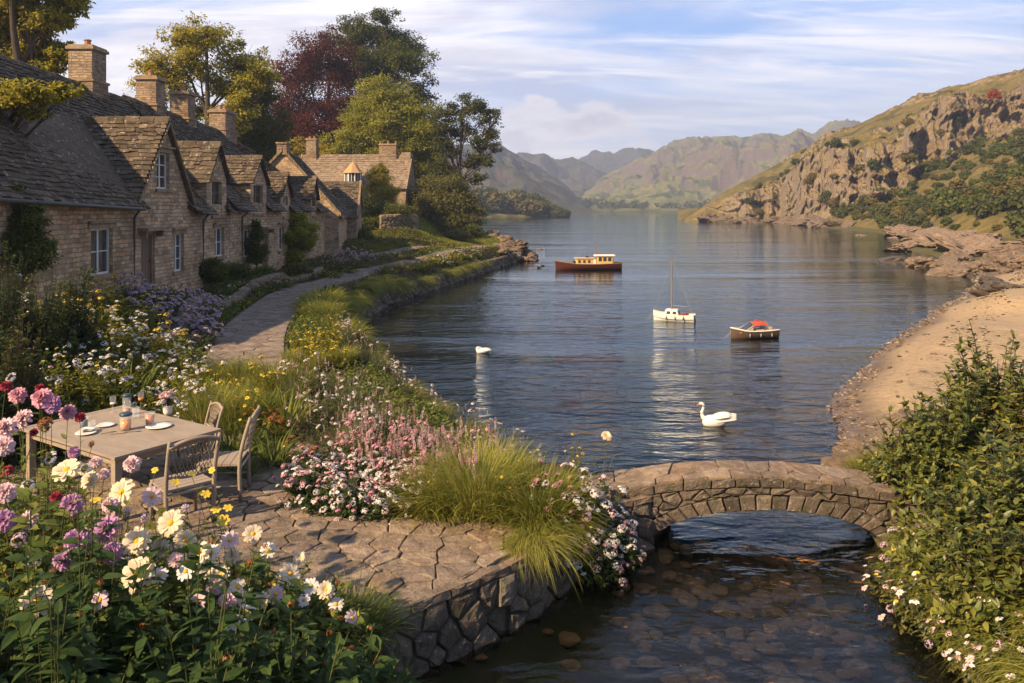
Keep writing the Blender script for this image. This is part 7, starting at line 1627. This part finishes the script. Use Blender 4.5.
def cabin_cruiser():
    P = at(588.5, 269.5, z=0); k = 1.0; r = thing('wooden_cabin_boat', 'long dark red wooden boat with a yellow cabin, farthest of the three boats', 'boat', (P[0], P[1], 0), R(2))
    L, B, H = 4.7, 1.25, .42; o, d = MB(), MB(); full, t, top, half, X = hull(o, d, L, B, H, .30, .12, .72, .22); h = o.build('hull', M_HULLR, r, smooth=True); d.build('deck', M_TEAK, r)
    rim(full, .035).build('rubbing_rail', M_TEAK, h, smooth=True)
    w = MB(); rows = full[:, [0, -1]]; 
    # aft cabin, low fore cabin, wheelhouse roof
    mb = MB(); slab(mb, rounded(-.95, .55, .40, .12), .34, .80); c1 = mb.build('fore_cabin', M_CABY, r)
    mb = MB(); slab(mb, rounded(-1.02, .50, .46, .14), .80, .86); mb.build('fore_roof', M_TAN, c1)
    for sy in (-1, 1):
        for x in (-.70, -.35, .0):
            box_part('window', M_GLASS, c1, x - .09, x + .09, sy * .402 - .006, sy * .402 + .006, .50, .70)
    mb = MB(); slab(mb, rounded(.55, 1.75, .44, .12), .34, .96); c2 = mb.build('wheelhouse', M_CABY, r)
    mb = MB(); slab(mb, rounded(.38, 1.92, .52, .18), .99, 1.07, scale_top=.93); mb.build('roof', M_CREAM, c2)
    for sy in (-1, 1):
        for x in (.78, 1.12, 1.46): box_part('window', M_GLASS, c2, x - .12, x + .12, sy * .442 - .006, sy * .442 + .006, .62, .90)
        box_part('door', M_CREAM, c2, .30, .50, sy * .41 - .01, sy * .41 + .01, .36, .78)
    mb = MB(); mb.tube([(.55, 0, .9), (.55, 0, 2.05)], [.032, .022], 6); mb.build('mast', M_TEAK, r)
    mb = MB(); mb.tube([(-2.2, 0, .62), (-2.2, 0, .78)], .02, 6); mb.build('bow_post', M_TEAK, r)
    mb = MB(); mb.tube([(-1.05, -.3, .55), (-1.0, .3, .55)], .10, 8); mb.build('deck_locker', M_DARK, r)
    mb = MB(); mb.lathe([(.0, 0), (.10, .02), (.12, .1), (.03, .14)], (-.1, 0, .86), 8); mb.build('vent', M_HULLR, c1)
cabin_cruiser()
M_FEND = mp('blue_grey_fender', (.20, .24, .28), .5)
def fender(r, x, y, z, s):
    mb = MB(); mb.lathe([(0, z - .10 * s), (.030 * s, z - .085 * s), (.034 * s, z), (.020 * s, z + .05 * s), (0, z + .06 * s)], (x, y, 0), 8); mb.tube([(x, y, z + .05 * s), (x, y * .93, z + .20 * s)], .006 * s, 4); mb.build('fender', M_FEND, r, smooth=True)
def line(r, pts, rr=.006):
    mb = MB(); mb.tube(resample3(np.array(pts, float), 10), rr, 4); mb.build('mooring_line', M_ROPE, r)
def sailboat():
    P = at(674, 320.5, z=0); r = thing('sailing_boat', 'small white sailing boat with a bare mast, between the other two boats', 'boat', (P[0], P[1], 0), R(-24))
    L, B, H = 1.62, .60, .24; o, d = MB(), MB(); full, t, top, half, X = hull(o, d, L, B, H, .35, .08, .75, .2); h = o.build('hull', M_HULLW, r, smooth=True); d.build('deck', M_CREAM, r)
    for k in (3, -4):
        st = full[:, k].copy(); st[:, 1] *= 1.012; mb = MB(); mb.tube(st, .011, 5); mb.build('stripe', M_DARK, h)
    rim(full, .013).build('rubbing_rail', M_CREAM, h, smooth=True)
    mb = MB(); slab(mb, rounded(-.38, .22, .19, .08), .22, .43, scale_top=.82); c = mb.build('cabin', M_HULLW, r)
    mb = MB(); slab(mb, rounded(-.30, .17, .16, .07), .43, .455); mb.build('cabin_roof', M_CREAM, c)
    for sy in (-1, 1):
        for x in (-.19, .05):
            mb = MB(); mb.add([(x - .08, sy * .187, .27), (x + .08, sy * .187, .27), (x + .07, sy * .168, .38), (x - .06, sy * .168, .38)], [[0, 1, 2, 3]]); mb.build('window', M_GLASS, c)
    mb = MB(); mb.add([(.215, -.15, .25), (.215, .15, .25), (.19, .13, .40), (.19, -.13, .40)], [[0, 1, 2, 3]]); mb.build('hatch', M_TEAK, c)
    mb = MB(); slab(mb, rounded(.28, .66, .17, .05), .19, .23); mb.build('cockpit_seat', M_TEAK, r)
    mb = MB(); mb.tube([(.70, 0, .18), (.82, 0, .10), (.84, 0, -.08)], [.02, .03, .02], 6); mb.build('outboard', M_DARK, r)
    mb = MB(); mb.tube([(-.10, 0, .42), (-.10, 0, 2.52)], [.030, .022], 8); mb.build('mast', M_TEAK, r)
    mb = MB(); mb.tube([(-.08, 0, .60), (.55, 0, .56)], [.014, .012], 6); mb.build('boom', M_STEEL, r)
    for q in ((-.80, 0, .36), (.74, 0, .26), (-.05, .27, .24), (-.05, -.27, .24)):
        mb = MB(); mb.tube([(-.10, 0, 2.4), q], .006, 3); mb.build('stay', M_ROPE, r)
    mb = MB(); pts = [(-.76, 0, .34), (-.74, 0, .46), (-.60, .1, .46), (-.60, .1, .34)]; mb.tube(pts, .007, 4); mb.tube([(-.74, 0, .46), (-.60, -.1, .46), (-.60, -.1, .34)], .007, 4); mb.build('pulpit', M_STEEL, r)
    for x in (-.25, .1, .42): fender(r, x, -.31, .16, .8)
    line(r, [(-.80, 0, .30), (-.95, 0, .10), (-1.15, 0, -.05)])
    mb = MB(); mb.tube([(.32, -.14, .28), (.55, .1, .28), (.45, -.05, .30)], .04, 6); mb.build('folded_sail', M_RED, r)
sailboat()
def motorboat():
    P = at(753.5, 337.5, z=0); r = thing('motor_launch', 'small dark launch with a red topped canopy, nearest of the three boats', 'boat', (P[0], P[1], 0), R(10))
    L, B, H = 1.66, .66, .26; o, d = MB(), MB(); full, t, top, half, X = hull(o, d, L, B, H, .22, .08, .82, .16); h = o.build('hull', M_HULLD, r, smooth=True); d.build('deck', M_TEAK, r)
    rim(full, .022).build('rubbing_rail', M_CREAM, h, smooth=True)
    mb = MB(); slab(mb, rounded(-.62, -.22, .22, .08), .20, .30, scale_top=.85); mb.build('foredeck', M_TEAK, r)
    mb = MB(); mb.box(-.05, .30, -.2, -.08, .2, .30); mb.build('seat', M_TAN, r); mb = MB(); mb.box(.38, .62, -.24, .24, .18, .28); mb.build('seat', M_TAN, r)
    # canopy: red top on hoops with tan sloping ends
    arc = lambda x, s=1: [(x, y, z) for y, z in ((-.27, .24), (-.26, .44), (-.17, .54), (0, .57), (.17, .54), (.26, .44), (.27, .24))]
    c = None
    rows = [[(x, y, z + dz) for (_, y, z) in arc(0)[1:-1]] for x, dz in ((-.14, -.03), (0, .0), (.22, .02), (.40, -.03))]; mb = MB(); mb.grid(np.array(rows)); c = mb.build('canopy', M_RED, r, smooth=True)
    mb = MB(); mb.lathe([(0, 0), (.05, .01), (.05, .05), (0, .07)], (.12, 0, .57), 8); mb.build('lantern', M_RED, c)
    for x in (-.14, .40):
        mb = MB(); mb.tube(arc(x), .010, 5); mb.build('hoop', M_STEEL, c)
    for xa, xb in ((-.14, -.46), (.40, .60)):
        mb = MB(); mb.grid(np.array([[(xa, y, z - .03) for (_, y, z) in arc(0)[1:-1]], [(xb, y * 1.0, .25 + (.02 if abs(y) < .2 else 0)) for (_, y, z) in arc(0)[1:-1]]]))
        if xa < 0: mb.build('windscreen', M_GLASS, r)
        for s in (-1, 1):
            q = MB(); q.add([(xa, s * .262, .40), (xb, s * .27, .25), (xb + (.1 if xa < 0 else -.1), s * .27, .25), (xa, s * .262, .30)], [[0, 1, 2, 3]]); q.tube([(xa, s * .26, .44), (xb, s * .265, .26)], .016, 5); q.build('side_curtain', M_TAN, r)
    for x in (-.3, .1, .5): fender(r, x, -.345, .14, .8)
    line(r, [(-.80, 0, .28), (-.95, 0, .10), (-1.15, 0, -.05)])
    mb = MB(); mb.tube([(.80, 0, .2), (.90, 0, .12), (.91, 0, -.06)], [.03, .035, .02], 6); mb.build('outboard', M_DARK, r)
motorboat()
def dinghy():
    P = at(540.5, 249.5, z=0); r = thing('rowing_dinghy', 'tiny pale dinghy beyond and left of the cabin boat', 'boat', (P[0], P[1], 0), R(5))
    o, d = MB(), MB(); full, *_ = hull(o, d, .85, .36, .16, .2, .05, .8, .12); h = o.build('hull', M_HULLW, r, smooth=True); d.build('floor', M_TEAK, r); rim(full, .014).build('rubbing_rail', M_RED, h)
    for x in (-.1, .18): box_part('thwart', M_TEAK, r, x - .04, x + .04, -.15, .15, .11, .13)
dinghy()

M_SWAN = mp('white_feather', (.66, .64, .60), .7, .2, .06, .35, 30); M_BEAK = mp('orange_beak', (.60, .22, .04), .5); M_BLK = mp('black_skin', (.015, .015, .015), .4); M_DUCK = mp('brown_feather', (.06, .045, .035), .8, .1, .4)
def bird_body(L, W, H, tail=.35):
    """rings along the body, breast at -x, raised pointed tail at +x, floating on z = 0"""
    t = np.linspace(0, 1, 22); x = -L / 2 + L * t; prof = np.sin(np.clip(t * 1.0, 0, 1) ** .62 * pi) ** .62; prof[0] = .02; prof[-1] = .03
    zc = .22 * H + .10 * H * t + tail * H * np.clip(t - .62, 0, 1) ** 1.3 * 2.2; a = np.linspace(0, 2 * pi, 18, endpoint=False)
    rows = [np.stack([np.full(18, x[i]), W / 2 * prof[i] * np.cos(a), zc[i] + H * .5 * prof[i] * np.sin(a) * (1 if True else 1)], 1) for i in range(22)]
    return np.array(rows)
def swan():
    P = at(717, 425, z=0); r = thing('swan', 'white swan swimming to the left beyond the footbridge', 'swan', (P[0], P[1], 0), R(-6))
    r.scale = (.92, .92, .92); L = .66; mb = MB(); B = bird_body(L, .30, .30); mb.grid(B, closed=True)
    nk = resample3(np.array([(-.22, 0, .10), (-.31, 0, .16), (-.35, 0, .27), (-.30, 0, .37), (-.29, 0, .45), (-.345, 0, .485), (-.39, 0, .465)]), 22); rr = np.interp(np.linspace(0, 1, 22), [0, .15, .35, .7, .82, .92, 1], [.085, .058, .036, .027, .030, .036, .024]); mb.tube(nk, rr, 12)
    body = mb.build('body', M_SWAN, r, smooth=True)
    for s in (-1, 1):   # folded wing with layered feathers
        w = MB(); n, k = 12, 6; t = np.linspace(0, 1, n); rows = []
        for i in range(n):
            th = np.linspace(.25, 1.25, k); rad = .165 * np.sin(np.clip(t[i] * .92 + .06, 0, 1) * pi) ** .5
            rows.append(np.stack([-.17 + .50 * t[i] + 0 * th, s * np.cos(th) * (rad + .006) * .98, .115 + .07 * t[i] + np.sin(th) * rad * (.95 + .2 * t[i])], 1))
        w.grid(np.array(rows)); g = np.random.default_rng(3)
        for j in range(3):
            for q in range(7):
                x0 = -.05 + .075 * q * .75; y0 = s * (.155 - .012 * j - .010 * q); z0 = .10 + .045 * j + .008 * q
                leaves(w, np.array([[x0, y0, z0]]), np.array([[1, -s * .18, .16]]), np.array([[0, s, .3]]), .15, .045, 0, 'leaf', .0)
        w.build('wing', M_SWAN, r, smooth=True)
    mb = MB(); mb.tube([(-.385, 0, .468), (-.42, 0, .452), (-.455, 0, .438)], [.017, .014, .005], 8); bk = mb.build('beak', M_BEAK, r, smooth=True)
    mb = MB(); mb.lathe([(0, -.012), (.013, 0), (.010, .012), (0, .016)], (-.402, 0, .478), 8); mb.tube([(-.37, -.022, .475), (-.372, .022, .475)], .007, 6); mb.build('face_patch', M_BLK, r)
swan()
def resting_bird():
    P = at(484, 352.5, z=0); r = thing('resting_swan', 'pale bird resting low on the water near the left bank, head tucked in', 'swan', (P[0], P[1], 0), R(8)); r.scale = (.85, .85, .85); mb = MB(); mb.grid(bird_body(.56, .26, .20, .2), closed=True)
    mb.tube(resample3(np.array([(-.2, 0, .07), (-.27, .02, .13), (-.22, .04, .19), (-.08, .05, .16)]), 12), np.linspace(.06, .028, 12), 10); mb.build('body', M_SWAN, r, smooth=True)
    mb = MB(); mb.tube([(-.08, .05, .16), (-.03, .055, .13)], [.016, .006], 6); mb.build('beak', M_BEAK, r)
    w = MB(); rows = [np.stack([np.full(8, -.16 + .42 * t), (.125 * np.sin((t * .9 + .05) * pi) ** .5) * np.cos(np.linspace(.1, pi - .1, 8)), .07 + .11 * np.sin((t * .9 + .05) * pi) ** .5 * np.sin(np.linspace(.1, pi - .1, 8))], 1) for t in np.linspace(0, 1, 10)]; w.grid(np.array(rows)); w.build('wings', M_SWAN, r, smooth=True)
resting_bird()
for px, py, lb in ((543, 266.3, 'tiny dark duck left of the cabin boat, right hand one of the pair'), (539, 268, 'tiny dark duck left of the cabin boat, left hand one of the pair')):
    P = at(px, py, z=0); r = thing('duck', lb, 'duck', (P[0], P[1], 0), R(20)); mb = MB(); mb.grid(bird_body(.34, .15, .13), closed=True); mb.tube([(-.10, 0, .06), (-.14, 0, .12), (-.15, 0, .16), (-.18, 0, .165)], [.035, .025, .032, .02], 8); mb.build('body', M_DUCK, r, smooth=True)
    mb = MB(); mb.tube([(-.18, 0, .165), (-.225, 0, .155)], [.012, .006], 6); mb.build('beak', M_BEAK, r)
# red post on the rocks
q = ON_PX(889, 212); r = thing('marker_post', 'short red post standing among the rocks under the cliffs', 'post', tuple(q)); mb = MB(); mb.tube([(0, 0, -.5), (0, 0, 1.8)], .22, 10); mb.build('post', mp('red_paint', (.42, .05, .03)), r); mb = MB(); mb.lathe([(.28, 1.8), (.28, 2.0), (0, 2.1)], (0, 0, 0), 10); mb.build('cap', M_DARK, r)
q = ON_PX(994, 108); r = thing('red_leaved_bush', 'rust red bush growing in a cleft near the top of the right hand cliffs', 'shrub', tuple(q)); mb = MB(); g = np.random.default_rng(2); n = 1600; v = rdir(g, n) * g.uniform(.5, 1, (n, 1)) * [1.6, 1.4, 3.0] + [0, 0, 1.5]; leaves(mb, v, rdir(g, n), rdir(g, n), .5, .4, 0, 'rhomb', .2); mb.build('foliage', mat_leaf('rust_leaf', (.20, .03, .015), (.32, .06, .02), (.4, .1, .03)), r); mb = MB(); mb.tube([(0, 0, -1), (0, 0, 2.5)], [.3, .1], 6); mb.build('stem', M_BARK, r)

# ---------------------------------------------------------------- table and chairs on the terrace
def mat_teak_old():
    t = NT('silvered_teak'); w = t.co(scale=(1, 14, 14)); n = t.noise(w, 5, 6, .7); n2 = t.noise(t.co(), 3, 5, .6)
    c = t.mix(n, (.17, .135, .10), (.42, .34, .265)); c = t.mix(t.mr(n2, .45, .7, 0, .5), c, (.22, .16, .11)); t.col(c, .75, .2); t.bump(n, .6, .01); return t.m
M_OLD = mat_teak_old()
TT = TZ + .86; tb_o = np.array([-4.84, 9.63]); ux = np.array([-1.96, 1.3]); Lx = np.linalg.norm(ux); ux /= Lx; uy = np.array([.94, 1.17]); Ly = np.linalg.norm(uy); uy /= Ly
tang = math.atan2(ux[1], ux[0]); tctr = tb_o + ux * Lx / 2 + uy * Ly / 2; Z0 = TZ + .04
def table():
    r = thing('garden_table', 'weathered plank garden table laid for drinks among the flowers', 'table', (tctr[0], tctr[1], Z0), tang, None); hl, hw = Lx / 2, Ly / 2; h = TT - Z0
    mb = MB(); n = 7; g = np.random.default_rng(1)
    for i in range(n):
        a = -hw + 2 * hw * i / n + .004; b = -hw + 2 * hw * (i + 1) / n - .004; e = g.uniform(-.008, .008); mb.box(-hl + .09, hl - .09, a, b, h - .034 + e * .2, h + e * .15)
    for s in (-1, 1): mb.box(min(s * hl, s * (hl - .085)), max(s * hl, s * (hl - .085)), -hw, hw, h - .036, h + .002)
    mb.build('tabletop', M_OLD, r)
    for s, nm in ((-1, 0), (1, 0)):
        box_part('apron', M_OLD, r, -hl + .14, hl - .14, s * (hw - .10) - .015, s * (hw - .10) + .015, h - .14, h - .037)
        box_part('apron', M_OLD, r, s * (hl - .13) - .015, s * (hl - .13) + .015, -hw + .12, hw - .12, h - .139, h - .037)
    for sx in (-1, 1):
        for sy in (-1, 1): box_part('leg', M_OLD, r, sx * (hl - .13) - .045, sx * (hl - .13) + .045, sy * (hw - .10) - .045, sy * (hw - .10) + .045, 0, h - .037)
table()
def chair(name, label, x, y, rz, group=None):
    """curved back garden chair with a trellis back; faces +y, back at -y"""
    r = thing(name, label, 'chair', (x, y, Z0), rz, group); W, D, SH, BH = .58, .54, .50, 1.10
    mb = MB(); n = 5
    for i in range(n): a = -D / 2 + D * i / n; mb.box(-W / 2 + .02 * (i / n), W / 2 - .02 * (i / n), a + .004, a + D / n - .004, SH - .03, SH)
    mb.build('seat', M_OLD, r)
    for s in (-1, 1):
        p = MB(); p.tube(resample3(np.array([(s * W / 2 * .96, -D / 2 - .02, 0), (s * W / 2, -D / 2 + .0, SH), (s * (W / 2 + .0), -D / 2 - .06, .8), (s * (W / 2 + .01), -D / 2 - .15, BH)]), 10), [.026] * 8 + [.024, .020], 6); p.build('back_post', M_OLD, r, smooth=True)
        p = MB(); p.tube([(s * W / 2 * .94, D / 2 - .04, 0), (s * W / 2 * .94, D / 2 - .04, SH - .03)], [.020, .026], 6); p.build('leg', M_OLD, r, smooth=True)
        p = MB(); p.tube([(s * W / 2 * .95, -D / 2, .20), (s * W / 2 * .94, D / 2 - .04, .20)], .014, 5); p.build('stretcher', M_OLD, r, smooth=True)
    p = MB(); p.tube([(-W / 2, -D / 2 - .02, SH - .06), (W / 2, -D / 2 - .02, SH - .06)], .018, 6); p.build('rail', M_OLD, r, smooth=True)
    top = resample3(np.array([(-W / 2 - .01, -D / 2 - .14, BH - .07), (-W * .2, -D / 2 - .17, BH - .0), (W * .2, -D / 2 - .17, BH - .0), (W / 2 + .01, -D / 2 - .14, BH - .07)]), 14); p = MB(); p.tube(top, .026, 6); p.build('top_rail', M_OLD, r, smooth=True)
    lo = resample3(np.array([(-W / 2, -D / 2 - .04, SH + .16), (0, -D / 2 - .07, SH + .12), (W / 2, -D / 2 - .04, SH + .16)]), 14); p = MB(); p.tube(lo, .016, 6); p.build('lower_rail', M_OLD, r, smooth=True)
    p = MB()   # scrolled trellis in the back
    for i in range(1, 13):
        for dj in (-3, 3):
            j = i + dj
            if 0 <= j <= 13: p.tube([lo[i], (lo[i] + top[j]) / 2 + [0, -.01, 0], top[j]], .006, 4, cap=False)
    for i in range(2, 12, 2):
        c = (lo[i] + top[i]) / 2; th = np.linspace(0, 2 * pi, 11); p.tube(np.stack([c[0] + .045 * np.cos(th), c[1] + 0 * th, c[2] + .045 * np.sin(th)], 1), .006, 4, cap=False)
    p.build('back_lattice', M_OLD, r, smooth=True)
    return r
chair('garden_chair', 'curved back garden chair turned away from us at the near right corner of the table', -4.05, 9.75, R(44)); 
chair('garden_chair', 'garden chair seen side on, its tall thin back post standing free at the right', -3.86, 10.62, R(97))
chair('garden_chair', 'garden chair behind the table with only the top of its back showing', -4.75, 11.95, R(131)).scale = (.78, .78, .76)
def tloc(px, py, h=0):
    P = at(px, py, z=TT + h); return P[0], P[1], TT
def mat_clear(name, c, a=.35, rough=.05):
    t = NT(name); t.p.inputs['Base Color'].default_value = (*c, 1); t.p.inputs['Roughness'].default_value = rough; t.p.inputs['Alpha'].default_value = a; t.p.inputs['Specular IOR Level'].default_value = .8; return t.m
M_GLS = mat_clear('clear_glass', (.85, .88, .88), .12); M_JUICE = mp('orange_juice', (.85, .30, .01), .25, .5, .15, 0); M_AMB = mp('amber_drink', (.60, .20, .03), .2, .5, .1, 0); M_CHINA = mp('white_china', (.72, .69, .64), .25, .5, .04, 0); M_RIM = mp('dark_blue_lid', (.03, .06, .09), .35); M_CLOTH = mp('folded_napkin', (.62, .58, .52), .9)
def glass(px, py, label, h, rad, liquid, fill, lid=False, stem=False):
    x, y, z = tloc(px, py); r = thing('drinking_glass', label, 'glass', (x, y, z)); mb = MB()
    if stem: mb.lathe([(.04, .0), (.04, .004), (.006, .012), (.006, h * .45), (rad * .8, h * .6), (rad, h * .8), (rad * .85, h)], (0, 0, 0), 16)
    else: mb.lathe([(.0, .002), (rad * .85, .002), (rad * .95, h * .3), (rad, h), (rad * .93, h), (rad * .88, h * .3), (rad * .78, .012), (0, .012)], (0, 0, 0), 18)
    mb.build('glass_wall', M_GLS, r, smooth=True)
    if liquid: mb = MB(); b0 = h * .48 if stem else .014; mb.lathe([(0, b0), (rad * .76, b0 + .004), (rad * .87, b0 + (h - b0) * fill), (0, b0 + (h - b0) * fill)], (0, 0, 0), 16); mb.build('drink', liquid, r, smooth=True)
    if lid: mb = MB(); mb.lathe([(0, h), (rad * 1.04, h), (rad * 1.04, h + .03), (rad * .5, h + .045), (0, h + .045)], (0, 0, 0), 16); mb.build('lid', M_RIM, r, smooth=True)
glass(126, 430, 'tall glass of orange juice with a dark band, middle of the table', .20, .078, M_JUICE, .62, True)
glass(150, 425, 'tumbler of amber drink on the white plate side of the table', .18, .068, M_AMB, .75)
glass(127, 415, 'tall jug shaped glass with a dark lid behind the orange juice', .27, .060, M_AMB, .3, True)
glass(84, 428, 'dark blue filled tumbler left of the juice', .15, .062, M_RIM, .7); glass(92, 430, 'small clear empty tumbler beside the dark blue one', .13, .05, None, 0)
glass(113, 412, 'slim stemmed glass at the back of the table, left', .24, .045, M_CHINA, .2, stem=True); glass(136, 418, 'clear tumbler right behind the orange juice', .16, .05, None, 0); glass(141, 408, 'slim stemmed glass at the far right back of the table', .24, .045, M_AMB, .3, stem=True)
def disc(name, label, cat, px, py, rad, mat):
    x, y, z = tloc(px, py); r = thing(name, label, cat, (x, y, z)); mb = MB(); mb.lathe([(0, .004), (rad * .55, .003), (rad * .6, .0), (rad * .62, .005), (rad, .022), (rad * .98, .028), (rad * .6, .012), (0, .010)], (0, 0, 0), 26); mb.build('dish', mat, r, smooth=True); return r
disc('plate', 'white plate under the amber drink', 'plate', 159, 427, .17, M_CHINA); disc('plate', 'small white plate left of the orange juice', 'plate', 106, 426, .12, M_CHINA); disc('plate', 'side plate at the near edge of the table under the napkin', 'plate', 86, 434, .13, M_CHINA)
def napkin():
    x, y, z = tloc(88, 432); r = thing('napkin', 'folded pale napkin on the near side plate', 'napkin', (x, y, z + .03), .4); mb = MB(); X, Yg = np.meshgrid(np.linspace(-.1, .1, 9), np.linspace(-.07, .07, 7)); Zg = .012 + .012 * np.sin(X * 40) * np.cos(Yg * 30)
    mb.grid(np.stack([X, Yg, Zg], -1)); mb.grid(np.stack([X * .9 + .01, Yg * .9, Zg + .012], -1)); mb.build('cloth', M_CLOTH, r, smooth=True)
napkin()
for px, py, a, nm in ((118, 434, .5, 'knife'), (133, 432, .3, 'fork'), (108, 433, .8, 'spoon')):
    x, y, z = tloc(px, py); r = thing('cutlery_' + nm, 'steel %s lying beside the orange juice' % nm, nm, (x, y, z + .006), a); mb = MB(); mb.box(-.09, .03, -.006, .006, 0, .004); mb.build('handle', mp('steel', (.5, .5, .5), .25, .5, metal=1), r); mb = MB(); mb.box(.031, .10, -.012, .012, 0, .003); mb.build('blade' if nm == 'knife' else 'bowl', mp('steel', (.5, .5, .5), .25, .5, metal=1), r)
def vase():
    x, y, z = tloc(168, 414.5); r = thing('flower_pot', 'small white pot of pink and white flowers on the far end of the table', 'flower pot', (x, y, z)); mb = MB(); mb.lathe([(0, 0), (.05, 0), (.065, .05), (.075, .13), (.08, .135), (.07, .14), (.06, .12), (0, .11)], (0, 0, 0), 18); mb.build('pot', M_CHINA, r, smooth=True)
    g = np.random.default_rng(9); tips = dome(g, 22, .17, .17, .24, .3, .6, .1, 1) + [0, 0, .10]; mb = MB(); C, d = stems_to(mb, g, np.array([0, 0, .10]), tips, .003, .1, m=1); leafy(mb, g, C, d, 8, .07, .035, m=0); mb.build('foliage', [ML['mid'], ML['stem']], r)
    for i, p in enumerate(tips): k = ('palepinkd', 'a')[0] if False else ('ppinkp', 'whitec', 'whited', 'ppinkp', 'redp')[i % 5]; put('flower', FL[k][0], r, p, face(unit(p - [0, 0, .1] + [0, -.05, .05])), .55 if k != 'whitec' else .7)
vase()
